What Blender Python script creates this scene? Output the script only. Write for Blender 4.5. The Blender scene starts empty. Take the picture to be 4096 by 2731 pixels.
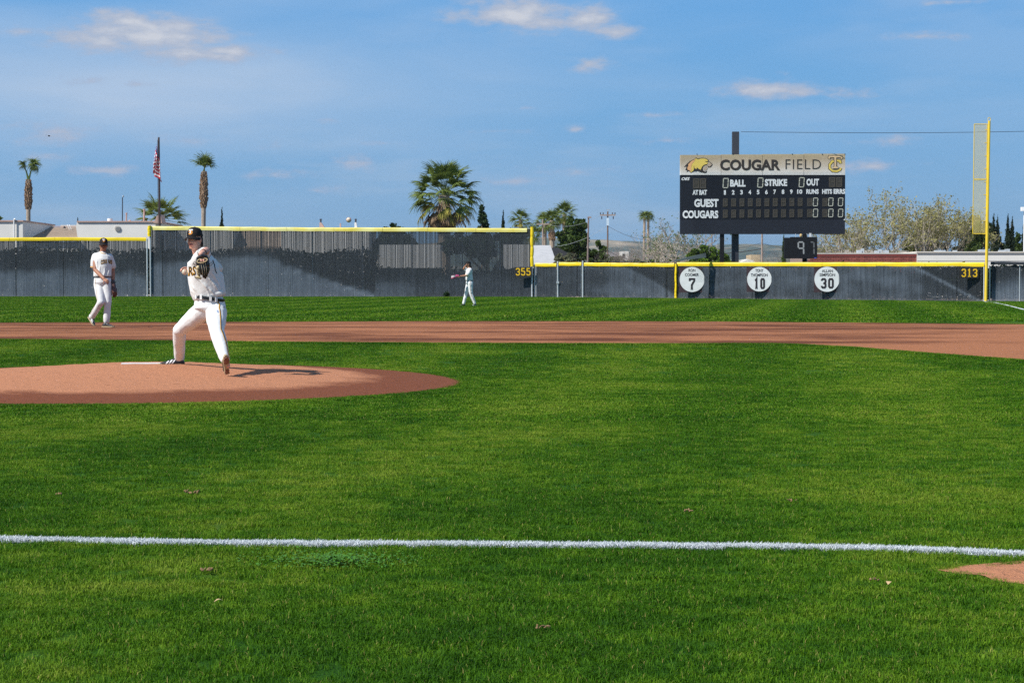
import bpy, bmesh, math, random
import numpy as np
from mathutils import Vector, Matrix, noise, Euler
from mathutils.bvhtree import BVHTree
random.seed(7)
scene = bpy.context.scene
COL = scene.collection

# ------------------------------------------------------------------ camera, sky, sun, exposure
F = 7400.0                      # focal length in pixels of the 4096 wide photograph
CAMZ = 1.16
HAZE = 0.00006
TH = math.atan(225.5 / F)
cam_d = bpy.data.cameras.new('camera')
cam_d.sensor_width = 36.0
cam_d.lens = 36.0 * F / 4096.0
cam_d.clip_start = 0.1
cam_d.clip_end = 40000.0
cam = bpy.data.objects.new('camera', cam_d)
COL.objects.link(cam)
cam.location = (0, 0, CAMZ)
cam.rotation_euler = (math.pi / 2 - TH, 0, 0)
scene.camera = cam

scene.view_settings.view_transform = 'Standard'
scene.view_settings.look = 'None'
scene.view_settings.gamma = 1.0
scene.view_settings.exposure = 0.22
scene.view_settings.use_curve_mapping = False
scene.cycles.max_bounces = 6
scene.cycles.diffuse_bounces = 3
scene.cycles.glossy_bounces = 2
scene.cycles.transmission_bounces = 3
scene.cycles.transparent_max_bounces = 12
scene.cycles.volume_bounces = 0
scene.cycles.use_denoising = False

SUN_EL = math.radians(45)
SUN_TRAVEL = Vector((0.83 * math.cos(SUN_EL), 0.557 * math.cos(SUN_EL), -math.sin(SUN_EL))).normalized()
sun_d = bpy.data.lights.new('sun', 'SUN')
sun_d.energy = 5.0
sun_d.angle = math.radians(0.53)
sun_d.color = (1.0, 0.965, 0.905)
sun = bpy.data.objects.new('sun', sun_d)
COL.objects.link(sun)
sun.rotation_euler = SUN_TRAVEL.to_track_quat('-Z', 'Y').to_euler()

world = bpy.data.worlds.new('World')
scene.world = world
world.use_nodes = True
wt = world.node_tree
wt.nodes.clear()


def N(t, typ, **kw):
    n = t.nodes.new(typ)
    for k, v in kw.items():
        if k.startswith('i_'):
            key = k[2:]
            key = int(key) if key.isdigit() else key.replace('_', ' ')
            n.inputs[key].default_value = v
        else:
            setattr(n, k, v)
    return n


def M(t, op, a, b=None, c=None, clamp=False):
    n = t.nodes.new('ShaderNodeMath')
    n.operation = op
    n.use_clamp = clamp
    for i, x in enumerate((a, b, c)):
        if x is None:
            continue
        if isinstance(x, (int, float)):
            n.inputs[i].default_value = x
        else:
            t.links.new(x, n.inputs[i])
    return n.outputs[0]


def RAMP(t, fac, stops, interp='LINEAR'):
    n = t.nodes.new('ShaderNodeValToRGB')
    n.color_ramp.interpolation = interp
    e = n.color_ramp.elements
    while len(e) > 1:
        e.remove(e[-1])
    e[0].position = stops[0][0]
    e[0].color = (*stops[0][1], 1) if len(stops[0][1]) == 3 else stops[0][1]
    for p, c in stops[1:]:
        x = e.new(p)
        x.color = (*c, 1) if len(c) == 3 else c
    t.links.new(fac, n.inputs[0])
    return n.outputs[0]


def MIX(t, fac, a, b, mode='MIX'):
    n = t.nodes.new('ShaderNodeMix')
    n.data_type = 'RGBA'
    n.blend_type = mode
    n.clamp_factor = True
    for i, x in ((0, fac), (6, a), (7, b)):
        if isinstance(x, (int, float)):
            n.inputs[i].default_value = x
        elif isinstance(x, tuple):
            n.inputs[i].default_value = (*x, 1)
        else:
            t.links.new(x, n.inputs[i])
    return n.outputs[2]


def NOISE(t, vec, scale, detail=3.0, rough=0.5, dist=0.0):
    n = N(t, 'ShaderNodeTexNoise')
    n.inputs['Scale'].default_value = scale
    n.inputs['Detail'].default_value = detail
    n.inputs['Roughness'].default_value = rough
    n.inputs['Distortion'].default_value = dist
    if vec is not None:
        t.links.new(vec, n.inputs['Vector'])
    return n.outputs['Fac']


def SCALEV(t, vec, s):
    n = N(t, 'ShaderNodeMapping')
    n.inputs['Scale'].default_value = s
    t.links.new(vec, n.inputs['Vector'])
    return n.outputs[0]


# sky: nishita sky with a layer of procedural clouds by direction
sky = N(wt, 'ShaderNodeTexSky', sky_type='NISHITA', sun_disc=False)
sky.sun_elevation = SUN_EL
sky.sun_rotation = math.atan2(-SUN_TRAVEL.x, -SUN_TRAVEL.y)
sky.altitude = 0
sky.air_density = 1.0
sky.dust_density = 0.3
sky.ozone_density = 3.0
tc = N(wt, 'ShaderNodeTexCoord')
sep = N(wt, 'ShaderNodeSeparateXYZ')
wt.links.new(tc.outputs['Generated'], sep.inputs[0])
dx, dy, dz = sep.outputs
hyp = M(wt, 'SQRT', M(wt, 'ADD', M(wt, 'MULTIPLY', dx, dx), M(wt, 'MULTIPLY', dy, dy)))
el = M(wt, 'DIVIDE', dz, M(wt, 'MAXIMUM', hyp, 0.001))
az = M(wt, 'ARCTAN2', dx, dy)
comb = N(wt, 'ShaderNodeCombineXYZ')
wt.links.new(az, comb.inputs[0])
wt.links.new(el, comb.inputs[1])
uv = comb.outputs[0]


def cloud_blobs(lst, warp, amp):
    """sum of soft elongated cloud bodies: (px, py, half width px, half height px, weight) measured as directions"""
    tot = None
    for (cx, cy, hw, hh, w) in lst:
        a0 = math.atan((cx - 2048) / F)
        e0 = (1140 - cy) / F
        a = M(wt, 'DIVIDE', M(wt, 'SUBTRACT', az, a0), hw / F)
        e = M(wt, 'DIVIDE', M(wt, 'SUBTRACT', el, e0), hh / F)
        # flat base: the lower half falls off faster
        low = M(wt, 'LESS_THAN', e, 0.0)
        e = M(wt, 'MULTIPLY', e, M(wt, 'ADD', 1.0, M(wt, 'MULTIPLY', low, 0.25)))
        r = M(wt, 'SQRT', M(wt, 'ADD', M(wt, 'MULTIPLY', a, a), M(wt, 'MULTIPLY', e, e)))
        g = M(wt, 'MULTIPLY', M(wt, 'SUBTRACT', 1.0, r), w, clamp=False)
        g = M(wt, 'MAXIMUM', g, -1.0)
        tot = g if tot is None else M(wt, 'MAXIMUM', tot, g)
    return M(wt, 'ADD', tot, M(wt, 'MULTIPLY', M(wt, 'SUBTRACT', warp, 0.5), amp))


nz_big = NOISE(wt, SCALEV(wt, uv, (20, 60, 1)), 1.0, 6, 0.58, 0.2)
nz_fine = NOISE(wt, SCALEV(wt, uv, (70, 170, 1)), 1.0, 5, 0.6, 0.1)
warp = M(wt, 'ADD', M(wt, 'MULTIPLY', nz_big, 0.45), M(wt, 'MULTIPLY', nz_fine, 0.55))
CL = [(620, 165, 330, 80, 1.15), (760, 230, 300, 45, .9), (520, 110, 170, 45, .9), (420, 195, 260, 55, .9), (900, 215, 230, 35, .8), (110, 160, 180, 28, .55), (2060, 65, 300, 70, 1.1),
      (2340, 75, 130, 60, 1.0), (2450, 130, 130, 35, .8), (2370, 265, 100, 30, .7), (3080, 365, 220, 42, .85),
      (3400, 385, 130, 25, .6), (1310, 478, 90, 18, .5), (350, 345, 90, 26, .35), (560, 352, 70, 14, .3),
      (220, 555, 180, 45, .6), (60, 520, 100, 22, .4), (1090, 590, 110, 26, .4), (1420, 645, 90, 34, .6),
      (1080, 700, 200, 28, .4), (740, 570, 160, 24, .4), (2300, 680, 200, 26, .45), (2070, 720, 160, 20, .4),
      (1270, 760, 120, 20, .35), (2620, 460, 110, 12, .4), (2640, 560, 140, 14, .4), (3560, 570, 140, 26, .5),
      (3480, 670, 170, 30, .55), (1980, 520, 120, 12, .4), (2300, 515, 60, 16, .4), (2100, 430, 0.1 + 70, 12, .1),
      (400, 690, 140, 24, .4), (180, 640, 120, 24, .4), (3700, 170, 180, 18, .25), (3800, 40, 160, 16, .25), (1550, 570, 110, 14, .35)]
CL = [(a, b + 6, c * 1.25, d * 1.5, max(0.55, w * 1.15)) for a, b, c, d, w in CL]
dens = cloud_blobs(CL, warp, 2.6)
c_mask = N(wt, 'ShaderNodeMapRange', interpolation_type='SMOOTHSTEP')
wt.links.new(dens, c_mask.inputs[0])
c_mask.inputs[1].default_value = 0.0
c_mask.inputs[2].default_value = 0.70
# flat cloud sheet in perspective; its unseen upper cover is added for fill light
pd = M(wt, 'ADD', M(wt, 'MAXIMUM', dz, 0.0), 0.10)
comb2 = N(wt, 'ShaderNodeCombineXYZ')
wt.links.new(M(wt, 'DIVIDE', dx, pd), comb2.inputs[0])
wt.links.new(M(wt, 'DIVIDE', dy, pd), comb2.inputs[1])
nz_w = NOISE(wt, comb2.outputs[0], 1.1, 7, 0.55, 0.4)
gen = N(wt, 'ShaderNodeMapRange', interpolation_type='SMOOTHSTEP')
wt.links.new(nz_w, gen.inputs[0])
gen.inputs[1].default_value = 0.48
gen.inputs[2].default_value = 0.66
# thin cirrus veil
veil = NOISE(wt, SCALEV(wt, uv, (5.5, 26, 1)), 1.0, 5, 0.5, 0.3)
veil = N(wt, 'ShaderNodeMapRange', interpolation_type='SMOOTHSTEP', i_1=0.38, i_2=0.70)
vn = NOISE(wt, SCALEV(wt, uv, (5.5, 26, 1)), 1.0, 5, 0.5, 0.3)
wt.links.new(vn, veil.inputs[0])
# wide veil on the left of the view
lv = M(wt, 'SUBTRACT', 1.0, M(wt, 'SQRT', M(wt, 'ADD', M(wt, 'POWER', M(wt, 'DIVIDE', M(wt, 'ADD', az, 0.20), 0.26), 2.0),
                                           M(wt, 'POWER', M(wt, 'DIVIDE', M(wt, 'SUBTRACT', el, 0.105), 0.045), 2.0))), clamp=True)
veil_f = M(wt, 'ADD', M(wt, 'MULTIPLY', veil.outputs[0], 0.22), M(wt, 'MULTIPLY', lv, 0.70), clamp=True)
SKY_STR = 0.080
# saturation of the whole sky: one even correction
hs = N(wt, 'ShaderNodeHueSaturation', i_Saturation=1.2, i_Value=1.0)
wt.links.new(sky.outputs[0], hs.inputs['Color'])
tint0 = MIX(wt, 1.0, hs.outputs[0], (0.74, 0.93, 1.16), 'MULTIPLY')
clear_air = RAMP(wt, M(wt, 'MULTIPLY', el, 0.5, clamp=True), [(0.0, (0.250, 0.450, 0.720)), (0.025, (0.215, 0.445, 0.750)), (0.05, (0.175, 0.440, 0.790)), (0.085, (0.150, 0.425, 0.835)), (0.22, (0.080, 0.25, 0.55)), (0.75, (0.05, 0.15, 0.36))])  # upper stops, out of view, are darkened to lessen the fill light
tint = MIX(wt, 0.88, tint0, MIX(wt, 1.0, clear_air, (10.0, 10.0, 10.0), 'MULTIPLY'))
veil_c = (5.2, 6.5, 8.4)
c1 = MIX(wt, veil_f, tint, veil_c)
# clouds: lit tops and greyer bases from the density itself
ctop = RAMP(wt, M(wt, 'MULTIPLY', dens, 0.8, clamp=True), [(0.0, (0.40, 0.56, 0.80)), (0.30, (0.43, 0.54, 0.72)), (0.6, (0.50, 0.57, 0.70)), (1.0, (0.70, 0.73, 0.79))])
csc = MIX(wt, 1.0, ctop, (9.6, 9.6, 9.8), 'MULTIPLY')
high = N(wt, 'ShaderNodeMapRange', interpolation_type='SMOOTHSTEP', i_1=0.17, i_2=0.6, i_3=0.12, i_4=0.5)  # cloud cover grows above the view, set for its fill light
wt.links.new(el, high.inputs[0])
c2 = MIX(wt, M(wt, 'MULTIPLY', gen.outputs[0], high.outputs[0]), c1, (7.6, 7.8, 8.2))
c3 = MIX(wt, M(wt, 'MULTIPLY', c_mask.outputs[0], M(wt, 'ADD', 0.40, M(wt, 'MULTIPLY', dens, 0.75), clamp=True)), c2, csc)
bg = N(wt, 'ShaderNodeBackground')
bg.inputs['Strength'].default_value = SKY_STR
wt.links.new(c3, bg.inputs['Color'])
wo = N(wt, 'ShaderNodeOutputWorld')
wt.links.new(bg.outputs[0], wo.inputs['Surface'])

# ------------------------------------------------------------------ geometry of the view
CT, ST = math.cos(TH), math.sin(TH)


def wp(px, py, Y):
    u = (px - 2048) / F
    v = (1365.5 - py) / F
    t = Y / (CT + v * ST)
    return Vector((u * t, Y, CAMZ + (-ST + v * CT) * t))


def proj(x, y, z):
    """world -> photograph pixels (arrays allowed)"""
    zz = z - CAMZ
    dep = y * CT - zz * ST
    up = y * ST + zz * CT
    return 2048 + F * x / dep, 1365.5 - F * up / dep


def sst(a, b, x):
    t = np.clip((x - a) / (b - a), 0, 1)
    return t * t * (3 - 2 * t)


def gz(x, y):
    """height of the playing field and the land behind it"""
    h = 1.16 - 0.29 * sst(21.0, 37.0, y) - 0.13 * sst(82.0, 119.0, y)
    h = h + 0.12 * np.clip(x / 25.0, 0, 1) * sst(85.0, 103.0, y)
    return CAMZ - h


def gp(px, py):
    u = (px - 2048) / F
    v = (1365.5 - py) / F
    lo, hi = 2.0, 400.0
    for _ in range(50):
        Y = 0.5 * (lo + hi)
        w = wp(px, py, Y)
        if w.z > float(gz(w.x, w.y)):
            lo = Y
        else:
            hi = Y
    w = wp(px, py, 0.5 * (lo + hi))
    return Vector((w.x, w.y, float(gz(w.x, w.y))))


# ------------------------------------------------------------------ materials
MATS = {}


def mat(name, base, rough=0.6, metal=0.0, var=0.0, vscale=3.0, bump=0.0, bscale=30.0, spec=0.5, coat=0.0, second=None, trans=0.0):
    if name in MATS:
        return MATS[name]
    m = bpy.data.materials.new(name)
    m.use_nodes = True
    t = m.node_tree
    p = t.nodes['Principled BSDF']
    p.inputs['Roughness'].default_value = rough
    p.inputs['Metallic'].default_value = metal
    p.inputs['Specular IOR Level'].default_value = spec
    p.inputs['Coat Weight'].default_value = coat
    g = N(t, 'ShaderNodeNewGeometry')
    pos = g.outputs['Position']
    if var > 0 or second:
        nz = NOISE(t, pos, vscale, 5, 0.6)
        b2 = second if second else tuple(max(0, c * (1 - var)) for c in base)
        b1 = base if second else tuple(min(1, c * (1 + var * 0.6)) for c in base)
        c = RAMP(t, nz, [(0.33, b2), (0.68, b1)])
        t.links.new(c, p.inputs['Base Color'])
    else:
        nz = NOISE(t, pos, 6.0, 4, 0.6)
        c = RAMP(t, nz, [(0.3, tuple(x * 0.93 for x in base)), (0.7, tuple(min(1, x * 1.04) for x in base))])
        t.links.new(c, p.inputs['Base Color'])
    if bump > 0:
        bn = N(t, 'ShaderNodeBump', i_Strength=bump, i_Distance=0.02)
        t.links.new(NOISE(t, pos, bscale, 4, 0.6), bn.inputs['Height'])
        t.links.new(bn.outputs[0], p.inputs['Normal'])
    if trans > 0:
        tr = N(t, 'ShaderNodeBsdfTranslucent')
        t.links.new(c, tr.inputs['Color'])
        mx = N(t, 'ShaderNodeMixShader')
        mx.inputs[0].default_value = trans
        t.links.new(p.outputs[0], mx.inputs[1])
        t.links.new(tr.outputs[0], mx.inputs[2])
        t.links.new(mx.outputs[0], t.nodes['Material Output'].inputs['Surface'])
    MATS[name] = m
    return m


# ------------------------------------------------------------------ mesh helpers
class MB:
    def __init__(s):
        s.v = []
        s.f = []
        s.mi = []
        s.cur = 0

    def add(s, vs, fs):
        b = len(s.v)
        s.v.extend([tuple(x) for x in vs])
        s.f.extend([tuple(i + b for i in f) for f in fs])
        s.mi.extend([s.cur] * len(fs))

    def box(s, c, sz, rot=None):
        hx, hy, hz = sz[0] / 2, sz[1] / 2, sz[2] / 2
        vs = [Vector((x, y, z)) for x in (-hx, hx) for y in (-hy, hy) for z in (-hz, hz)]
        if rot is not None:
            vs = [rot @ v for v in vs]
        vs = [v + Vector(c) for v in vs]
        s.add(vs, [(0, 1, 3, 2), (4, 6, 7, 5), (0, 4, 5, 1), (2, 3, 7, 6), (0, 2, 6, 4), (1, 5, 7, 3)])

    def bb(s, x0, x1, y0, y1, z0, z1):
        s.box(((x0 + x1) / 2, (y0 + y1) / 2, (z0 + z1) / 2), (abs(x1 - x0), abs(y1 - y0), abs(z1 - z0)))

    def tube(s, pts, radii, n=8, cap=True, ref=None):
        """tapered tube; radii scalar or (rx, ry) per point"""
        pts = [Vector(p) for p in pts]
        if not isinstance(radii, (list, tuple)) or (isinstance(radii, tuple) and len(radii) == 2 and len(pts) != 2):
            radii = [radii] * len(pts)
        rings = []
        up = Vector(ref) if ref is not None else None
        prev = None
        for i, p in enumerate(pts):
            if i == 0:
                t = pts[1] - pts[0]
            elif i == len(pts) - 1:
                t = pts[-1] - pts[-2]
            else:
                t = (pts[i + 1] - pts[i]).normalized() + (pts[i] - pts[i - 1]).normalized()
            t = t.normalized()
            r0 = up if up is not None else (prev if prev is not None else (Vector((0, 0, 1)) if abs(t.z) < 0.9 else Vector((1, 0, 0))))
            a = r0 - t * r0.dot(t)
            if a.length < 1e-5:
                a = t.orthogonal()
            a.normalize()
            prev = a
            b = t.cross(a)
            r = radii[i]
            rx, ry = r if isinstance(r, (tuple, list)) else (r, r)
            rings.append([p + a * (rx * math.cos(2 * math.pi * k / n)) + b * (ry * math.sin(2 * math.pi * k / n)) for k in range(n)])
        vs = [v for r in rings for v in r]
        fs = []
        for i in range(len(rings) - 1):
            for k in range(n):
                k2 = (k + 1) % n
                fs.append((i * n + k, i * n + k2, (i + 1) * n + k2, (i + 1) * n + k))
        if cap:
            fs.append(tuple(range(n - 1, -1, -1)))
            fs.append(tuple((len(rings) - 1) * n + k for k in range(n)))
        s.add(vs, fs)

    def caps(s, pts, radii, n=12, ref=None):
        """tube with rounded ends (for remeshed bodies)"""
        pts = [Vector(p) for p in pts]
        rr = [r if isinstance(r, (tuple, list)) else (r, r) for r in (radii if isinstance(radii, list) else [radii] * len(pts))]
        d0 = (pts[0] - pts[1]).normalized()
        d1 = (pts[-1] - pts[-2]).normalized()
        P, R = [], []
        m0 = min(rr[0])
        for a in (85, 60, 30):
            a = math.radians(a)
            P.append(pts[0] + d0 * m0 * math.sin(a))
            R.append((rr[0][0] * math.cos(a), rr[0][1] * math.cos(a)))
        P += pts
        R += rr
        m1 = min(rr[-1])
        for a in (30, 60, 85):
            a = math.radians(a)
            P.append(pts[-1] + d1 * m1 * math.sin(a))
            R.append((rr[-1][0] * math.cos(a), rr[-1][1] * math.cos(a)))
        s.tube(P, R, n, True, ref)

    def ell(s, c, r, rot=None, nu=16, nv=10):
        c = Vector(c)
        vs, fs = [], []
        for j in range(1, nv):
            ph = math.pi * j / nv
            for i in range(nu):
                th = 2 * math.pi * i / nu
                v = Vector((r[0] * math.sin(ph) * math.cos(th), r[1] * math.sin(ph) * math.sin(th), r[2] * math.cos(ph)))
                vs.append(v)
        top, bot = len(vs), len(vs) + 1
        vs += [Vector((0, 0, r[2])), Vector((0, 0, -r[2]))]
        if rot is not None:
            vs = [rot @ v for v in vs]
        vs = [v + c for v in vs]
        for j in range(nv - 2):
            for i in range(nu):
                i2 = (i + 1) % nu
                fs.append((j * nu + i, (j + 1) * nu + i, (j + 1) * nu + i2, j * nu + i2))
        for i in range(nu):
            i2 = (i + 1) % nu
            fs.append((top, i, i2))
            fs.append((bot, (nv - 2) * nu + i2, (nv - 2) * nu + i))
        s.add(vs, fs)

    def prism(s, poly, y0, y1, conv=None):
        """polygon (x, z) list extruded from y0 to y1"""
        n = len(poly)
        vs = [Vector((p[0], y0, p[1])) for p in poly] + [Vector((p[0], y1, p[1])) for p in poly]
        fs = [tuple(range(n)), tuple(range(2 * n - 1, n - 1, -1))] + [(i, i + n, (i + 1) % n + n, (i + 1) % n) for i in range(n)]
        s.add(vs, fs)


def world_off(parent):
    o = Vector((0, 0, 0))
    while parent is not None:
        o += parent.location
        parent = parent.parent
    return o


def part(name, mb, m, parent=None, smooth=False, tris=False):
    me = bpy.data.meshes.new(name)
    off = world_off(parent)
    if isinstance(mb, MB):
        arr = [(v[0] - off.x, v[1] - off.y, v[2] - off.z) for v in mb.v]
        me.from_pydata(arr, [], mb.f)
        if isinstance(m, (list, tuple)):
            me.polygons.foreach_set('material_index', mb.mi)
    me.update()
    for x in (m if isinstance(m, (list, tuple)) else [m]):
        me.materials.append(x)
    if smooth:
        me.polygons.foreach_set('use_smooth', [True] * len(me.polygons))
    o = bpy.data.objects.new(name, me)
    COL.objects.link(o)
    o.parent = parent
    return o


def thing(name, label, cat, loc, group=None):
    o = bpy.data.objects.new(name, None)
    COL.objects.link(o)
    o.location = loc
    o.empty_display_size = 0.2
    o['label'] = label
    o['category'] = cat
    if group:
        o['group'] = group
    return o


def tag(o, label, cat, group=None):
    o['label'] = label
    o['category'] = cat
    if group:
        o['group'] = group
    return o


def struct(name, mb, m, smooth=False):
    o = part(name, mb, m, None, smooth)
    o['kind'] = 'structure'
    return o


def stuff(o):
    o['kind'] = 'stuff'
    return o


def copy_part(src, parent, mw, name=None):
    """copy one part (mesh shared) under another parent with its own matrix"""
    c = src.copy()
    COL.objects.link(c)
    c.parent = parent
    c.matrix_local = mw
    return c


def stroke(path, w, closed=False):
    """mitred thick line -> list of quads in 2-D"""
    n = len(path)
    L, R = [], []
    for i in range(n):
        p = Vector(path[i])
        a = Vector(path[i - 1]) if (i > 0 or closed) else None
        b = Vector(path[(i + 1) % n]) if (i < n - 1 or closed) else None
        d1 = (p - a).normalized() if a is not None else None
        d2 = (b - p).normalized() if b is not None else None
        if d1 is None:
            d1 = d2
        if d2 is None:
            d2 = d1
        n1 = Vector((-d1.y, d1.x))
        n2 = Vector((-d2.y, d2.x))
        m = (n1 + n2).normalized()
        k = w / 2 / max(0.35, m.dot(n1))
        L.append(p + m * k)
        R.append(p - m * k)
    quads = []
    for i in range(n if closed else n - 1):
        j = (i + 1) % n
        quads.append((L[i], L[j], R[j], R[i]))
    return quads


DIGIT = {
    '0': [([(.22, 0), (.78, 0), (1, .14), (1, .86), (.78, 1), (.22, 1), (0, .86), (0, .14)], True)],
    '1': [([(.5, 0), (.5, 1.0), (.12, .84)], False), ([(.1, 0), (.42, 0)], False), ([(.58, 0), (.9, 0)], False)],
    '3': [([(0, .2), (0, .12), (.22, 0), (.78, 0), (1, .12), (1, .40), (.80, .5), (.4, .5)], False),
          ([(.80, .58), (1, .66), (1, .88), (.78, 1), (.22, 1), (0, .88), (0, .8)], False)],
    '5': [([(0, .2), (0, .12), (.22, 0), (.78, 0), (1, .12), (1, .48), (.78, .60), (.06, .60), (.06, 1), (.96, 1)], False)],
    '7': [([(.0, .80), (.0, 1), (1, 1), (1, .84), (.45, .42), (.45, 0)], False), ([(.22, 0), (.36, 0)], False), ([(.54, 0), (.7, 0)], False)],
}


def block_digits(mb, s, x0, z0, x1, z1, y, w=None, th=0.006):
    n = len(s)
    cw = (x1 - x0) / (n + (n - 1) * 0.28)
    H = z1 - z0
    w = w or cw * 0.26
    for i, ch in enumerate(s):
        ox = x0 + i * cw * 1.28
        for path, closed in DIGIT[ch]:
            pp = [(ox + w / 2 + a * (cw - w), z0 + w / 2 + b * (H - w)) for a, b in path]
            for q in stroke(pp, w, closed):
                mb.prism([(v.x, v.y) for v in q], y, y - th)


SEG = {'0': 'abcdef', '1': 'bc', '7': 'abc', '9': 'abcfg', '8': 'abcdefg'}


def seg_digit(mb, ch, x0, z0, x1, z1, y, w, slant=0.05, th=0.01, lit=True, gap=0.0):
    zm = (z0 + z1) / 2
    S = {'a': ((x0, z1), (x1, z1)), 'b': ((x1, z1), (x1, zm)), 'c': ((x1, zm), (x1, z0)), 'd': ((x0, z0), (x1, z0)),
         'e': ((x0, zm), (x0, z0)), 'f': ((x0, z1), (x0, zm)), 'g': ((x0, zm), (x1, zm))}
    for k in SEG[ch]:
        a, b = Vector(S[k][0]), Vector(S[k][1])
        d = (b - a).normalized()
        a2, b2 = a + d * w * 0.55, b - d * w * 0.55
        nrm = Vector((-d.y, d.x)) * (w / 2)
        poly = [a2 + nrm, b2 + nrm, b2 + d * w * 0.4, b2 - nrm, a2 - nrm, a2 - d * w * 0.4]
        poly = [(p.x + slant * (p.y - z0), p.y) for p in poly]
        mb.prism(poly, y, y - th)


def text_mesh(s, bold=0.0, shear=0.0, spacing=1.0, extrude=0.0, res=3):
    cu = bpy.data.curves.new('lettering', 'FONT')
    cu.body = s
    cu.size = 1.0
    cu.offset = bold
    cu.shear = shear
    cu.space_character = spacing
    cu.resolution_u = res
    cu.extrude = extrude
    ob = bpy.data.objects.new('lettering', cu)
    COL.objects.link(ob)
    dg = bpy.context.evaluated_depsgraph_get()
    me = bpy.data.meshes.new_from_object(ob.evaluated_get(dg))
    bpy.data.objects.remove(ob)
    co = np.zeros(len(me.vertices) * 3)
    me.vertices.foreach_get('co', co)
    co = co.reshape(-1, 3)
    faces = [tuple(p.vertices) for p in me.polygons]
    bpy.data.meshes.remove(me)
    return co, faces


def fit_text(s, x0, z0, x1, z1, y, m, parent, bold=0.0, shear=0.0, spacing=1.0, name='lettering', th=0.006):
    co, faces = text_mesh(s, bold, shear, spacing, 0.5)
    mn, mx = co.min(0), co.max(0)
    mb = MB()
    vs = []
    for c in co:
        a = (c[0] - mn[0]) / (mx[0] - mn[0])
        b = (c[1] - mn[1]) / (mx[1] - mn[1])
        dpt = (c[2] - mn[2]) / (mx[2] - mn[2])
        vs.append(Vector((x0 + a * (x1 - x0), y - dpt * th, z0 + b * (z1 - z0))))
    mb.add(vs, faces)
    return part(name, mb, m, parent)

# ------------------------------------------------------------------ numpy mesh
def npmesh(name, V, Q, m, parent=None, attr=None, smooth=False):
    """V (n,3) world coordinates, Q (k,4) or (k,3) faces"""
    off = world_off(parent)
    me = bpy.data.meshes.new(name)
    V = np.asarray(V, dtype=np.float32) - np.array(off, dtype=np.float32)
    Q = np.asarray(Q, dtype=np.int32)
    me.vertices.add(len(V))
    me.vertices.foreach_set('co', V.ravel())
    k = Q.shape[1]
    me.loops.add(Q.size)
    me.loops.foreach_set('vertex_index', Q.ravel())
    me.polygons.add(len(Q))
    me.polygons.foreach_set('loop_start', np.arange(0, Q.size, k, dtype=np.int32))
    me.polygons.foreach_set('loop_total', np.full(len(Q), k, dtype=np.int32))
    if smooth:
        me.polygons.foreach_set('use_smooth', np.ones(len(Q), dtype=bool))
    me.update(calc_edges=True)
    me.validate()
    if attr:
        for an, arr in attr.items():
            a = me.attributes.new(an, 'FLOAT', 'POINT')
            a.data.foreach_set('value', np.asarray(arr, dtype=np.float32))
    for x in (m if isinstance(m, (list, tuple)) else [m]):
        me.materials.append(x)
    o = bpy.data.objects.new(name, me)
    COL.objects.link(o)
    o.parent = parent
    return o


def grid_faces(nu, nv):
    i = np.arange(nu - 1)[:, None] * nv + np.arange(nv - 1)[None, :]
    i = i.ravel()
    return np.stack([i, i + nv, i + nv + 1, i + 1], 1)


rng = np.random.default_rng(5)

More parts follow.
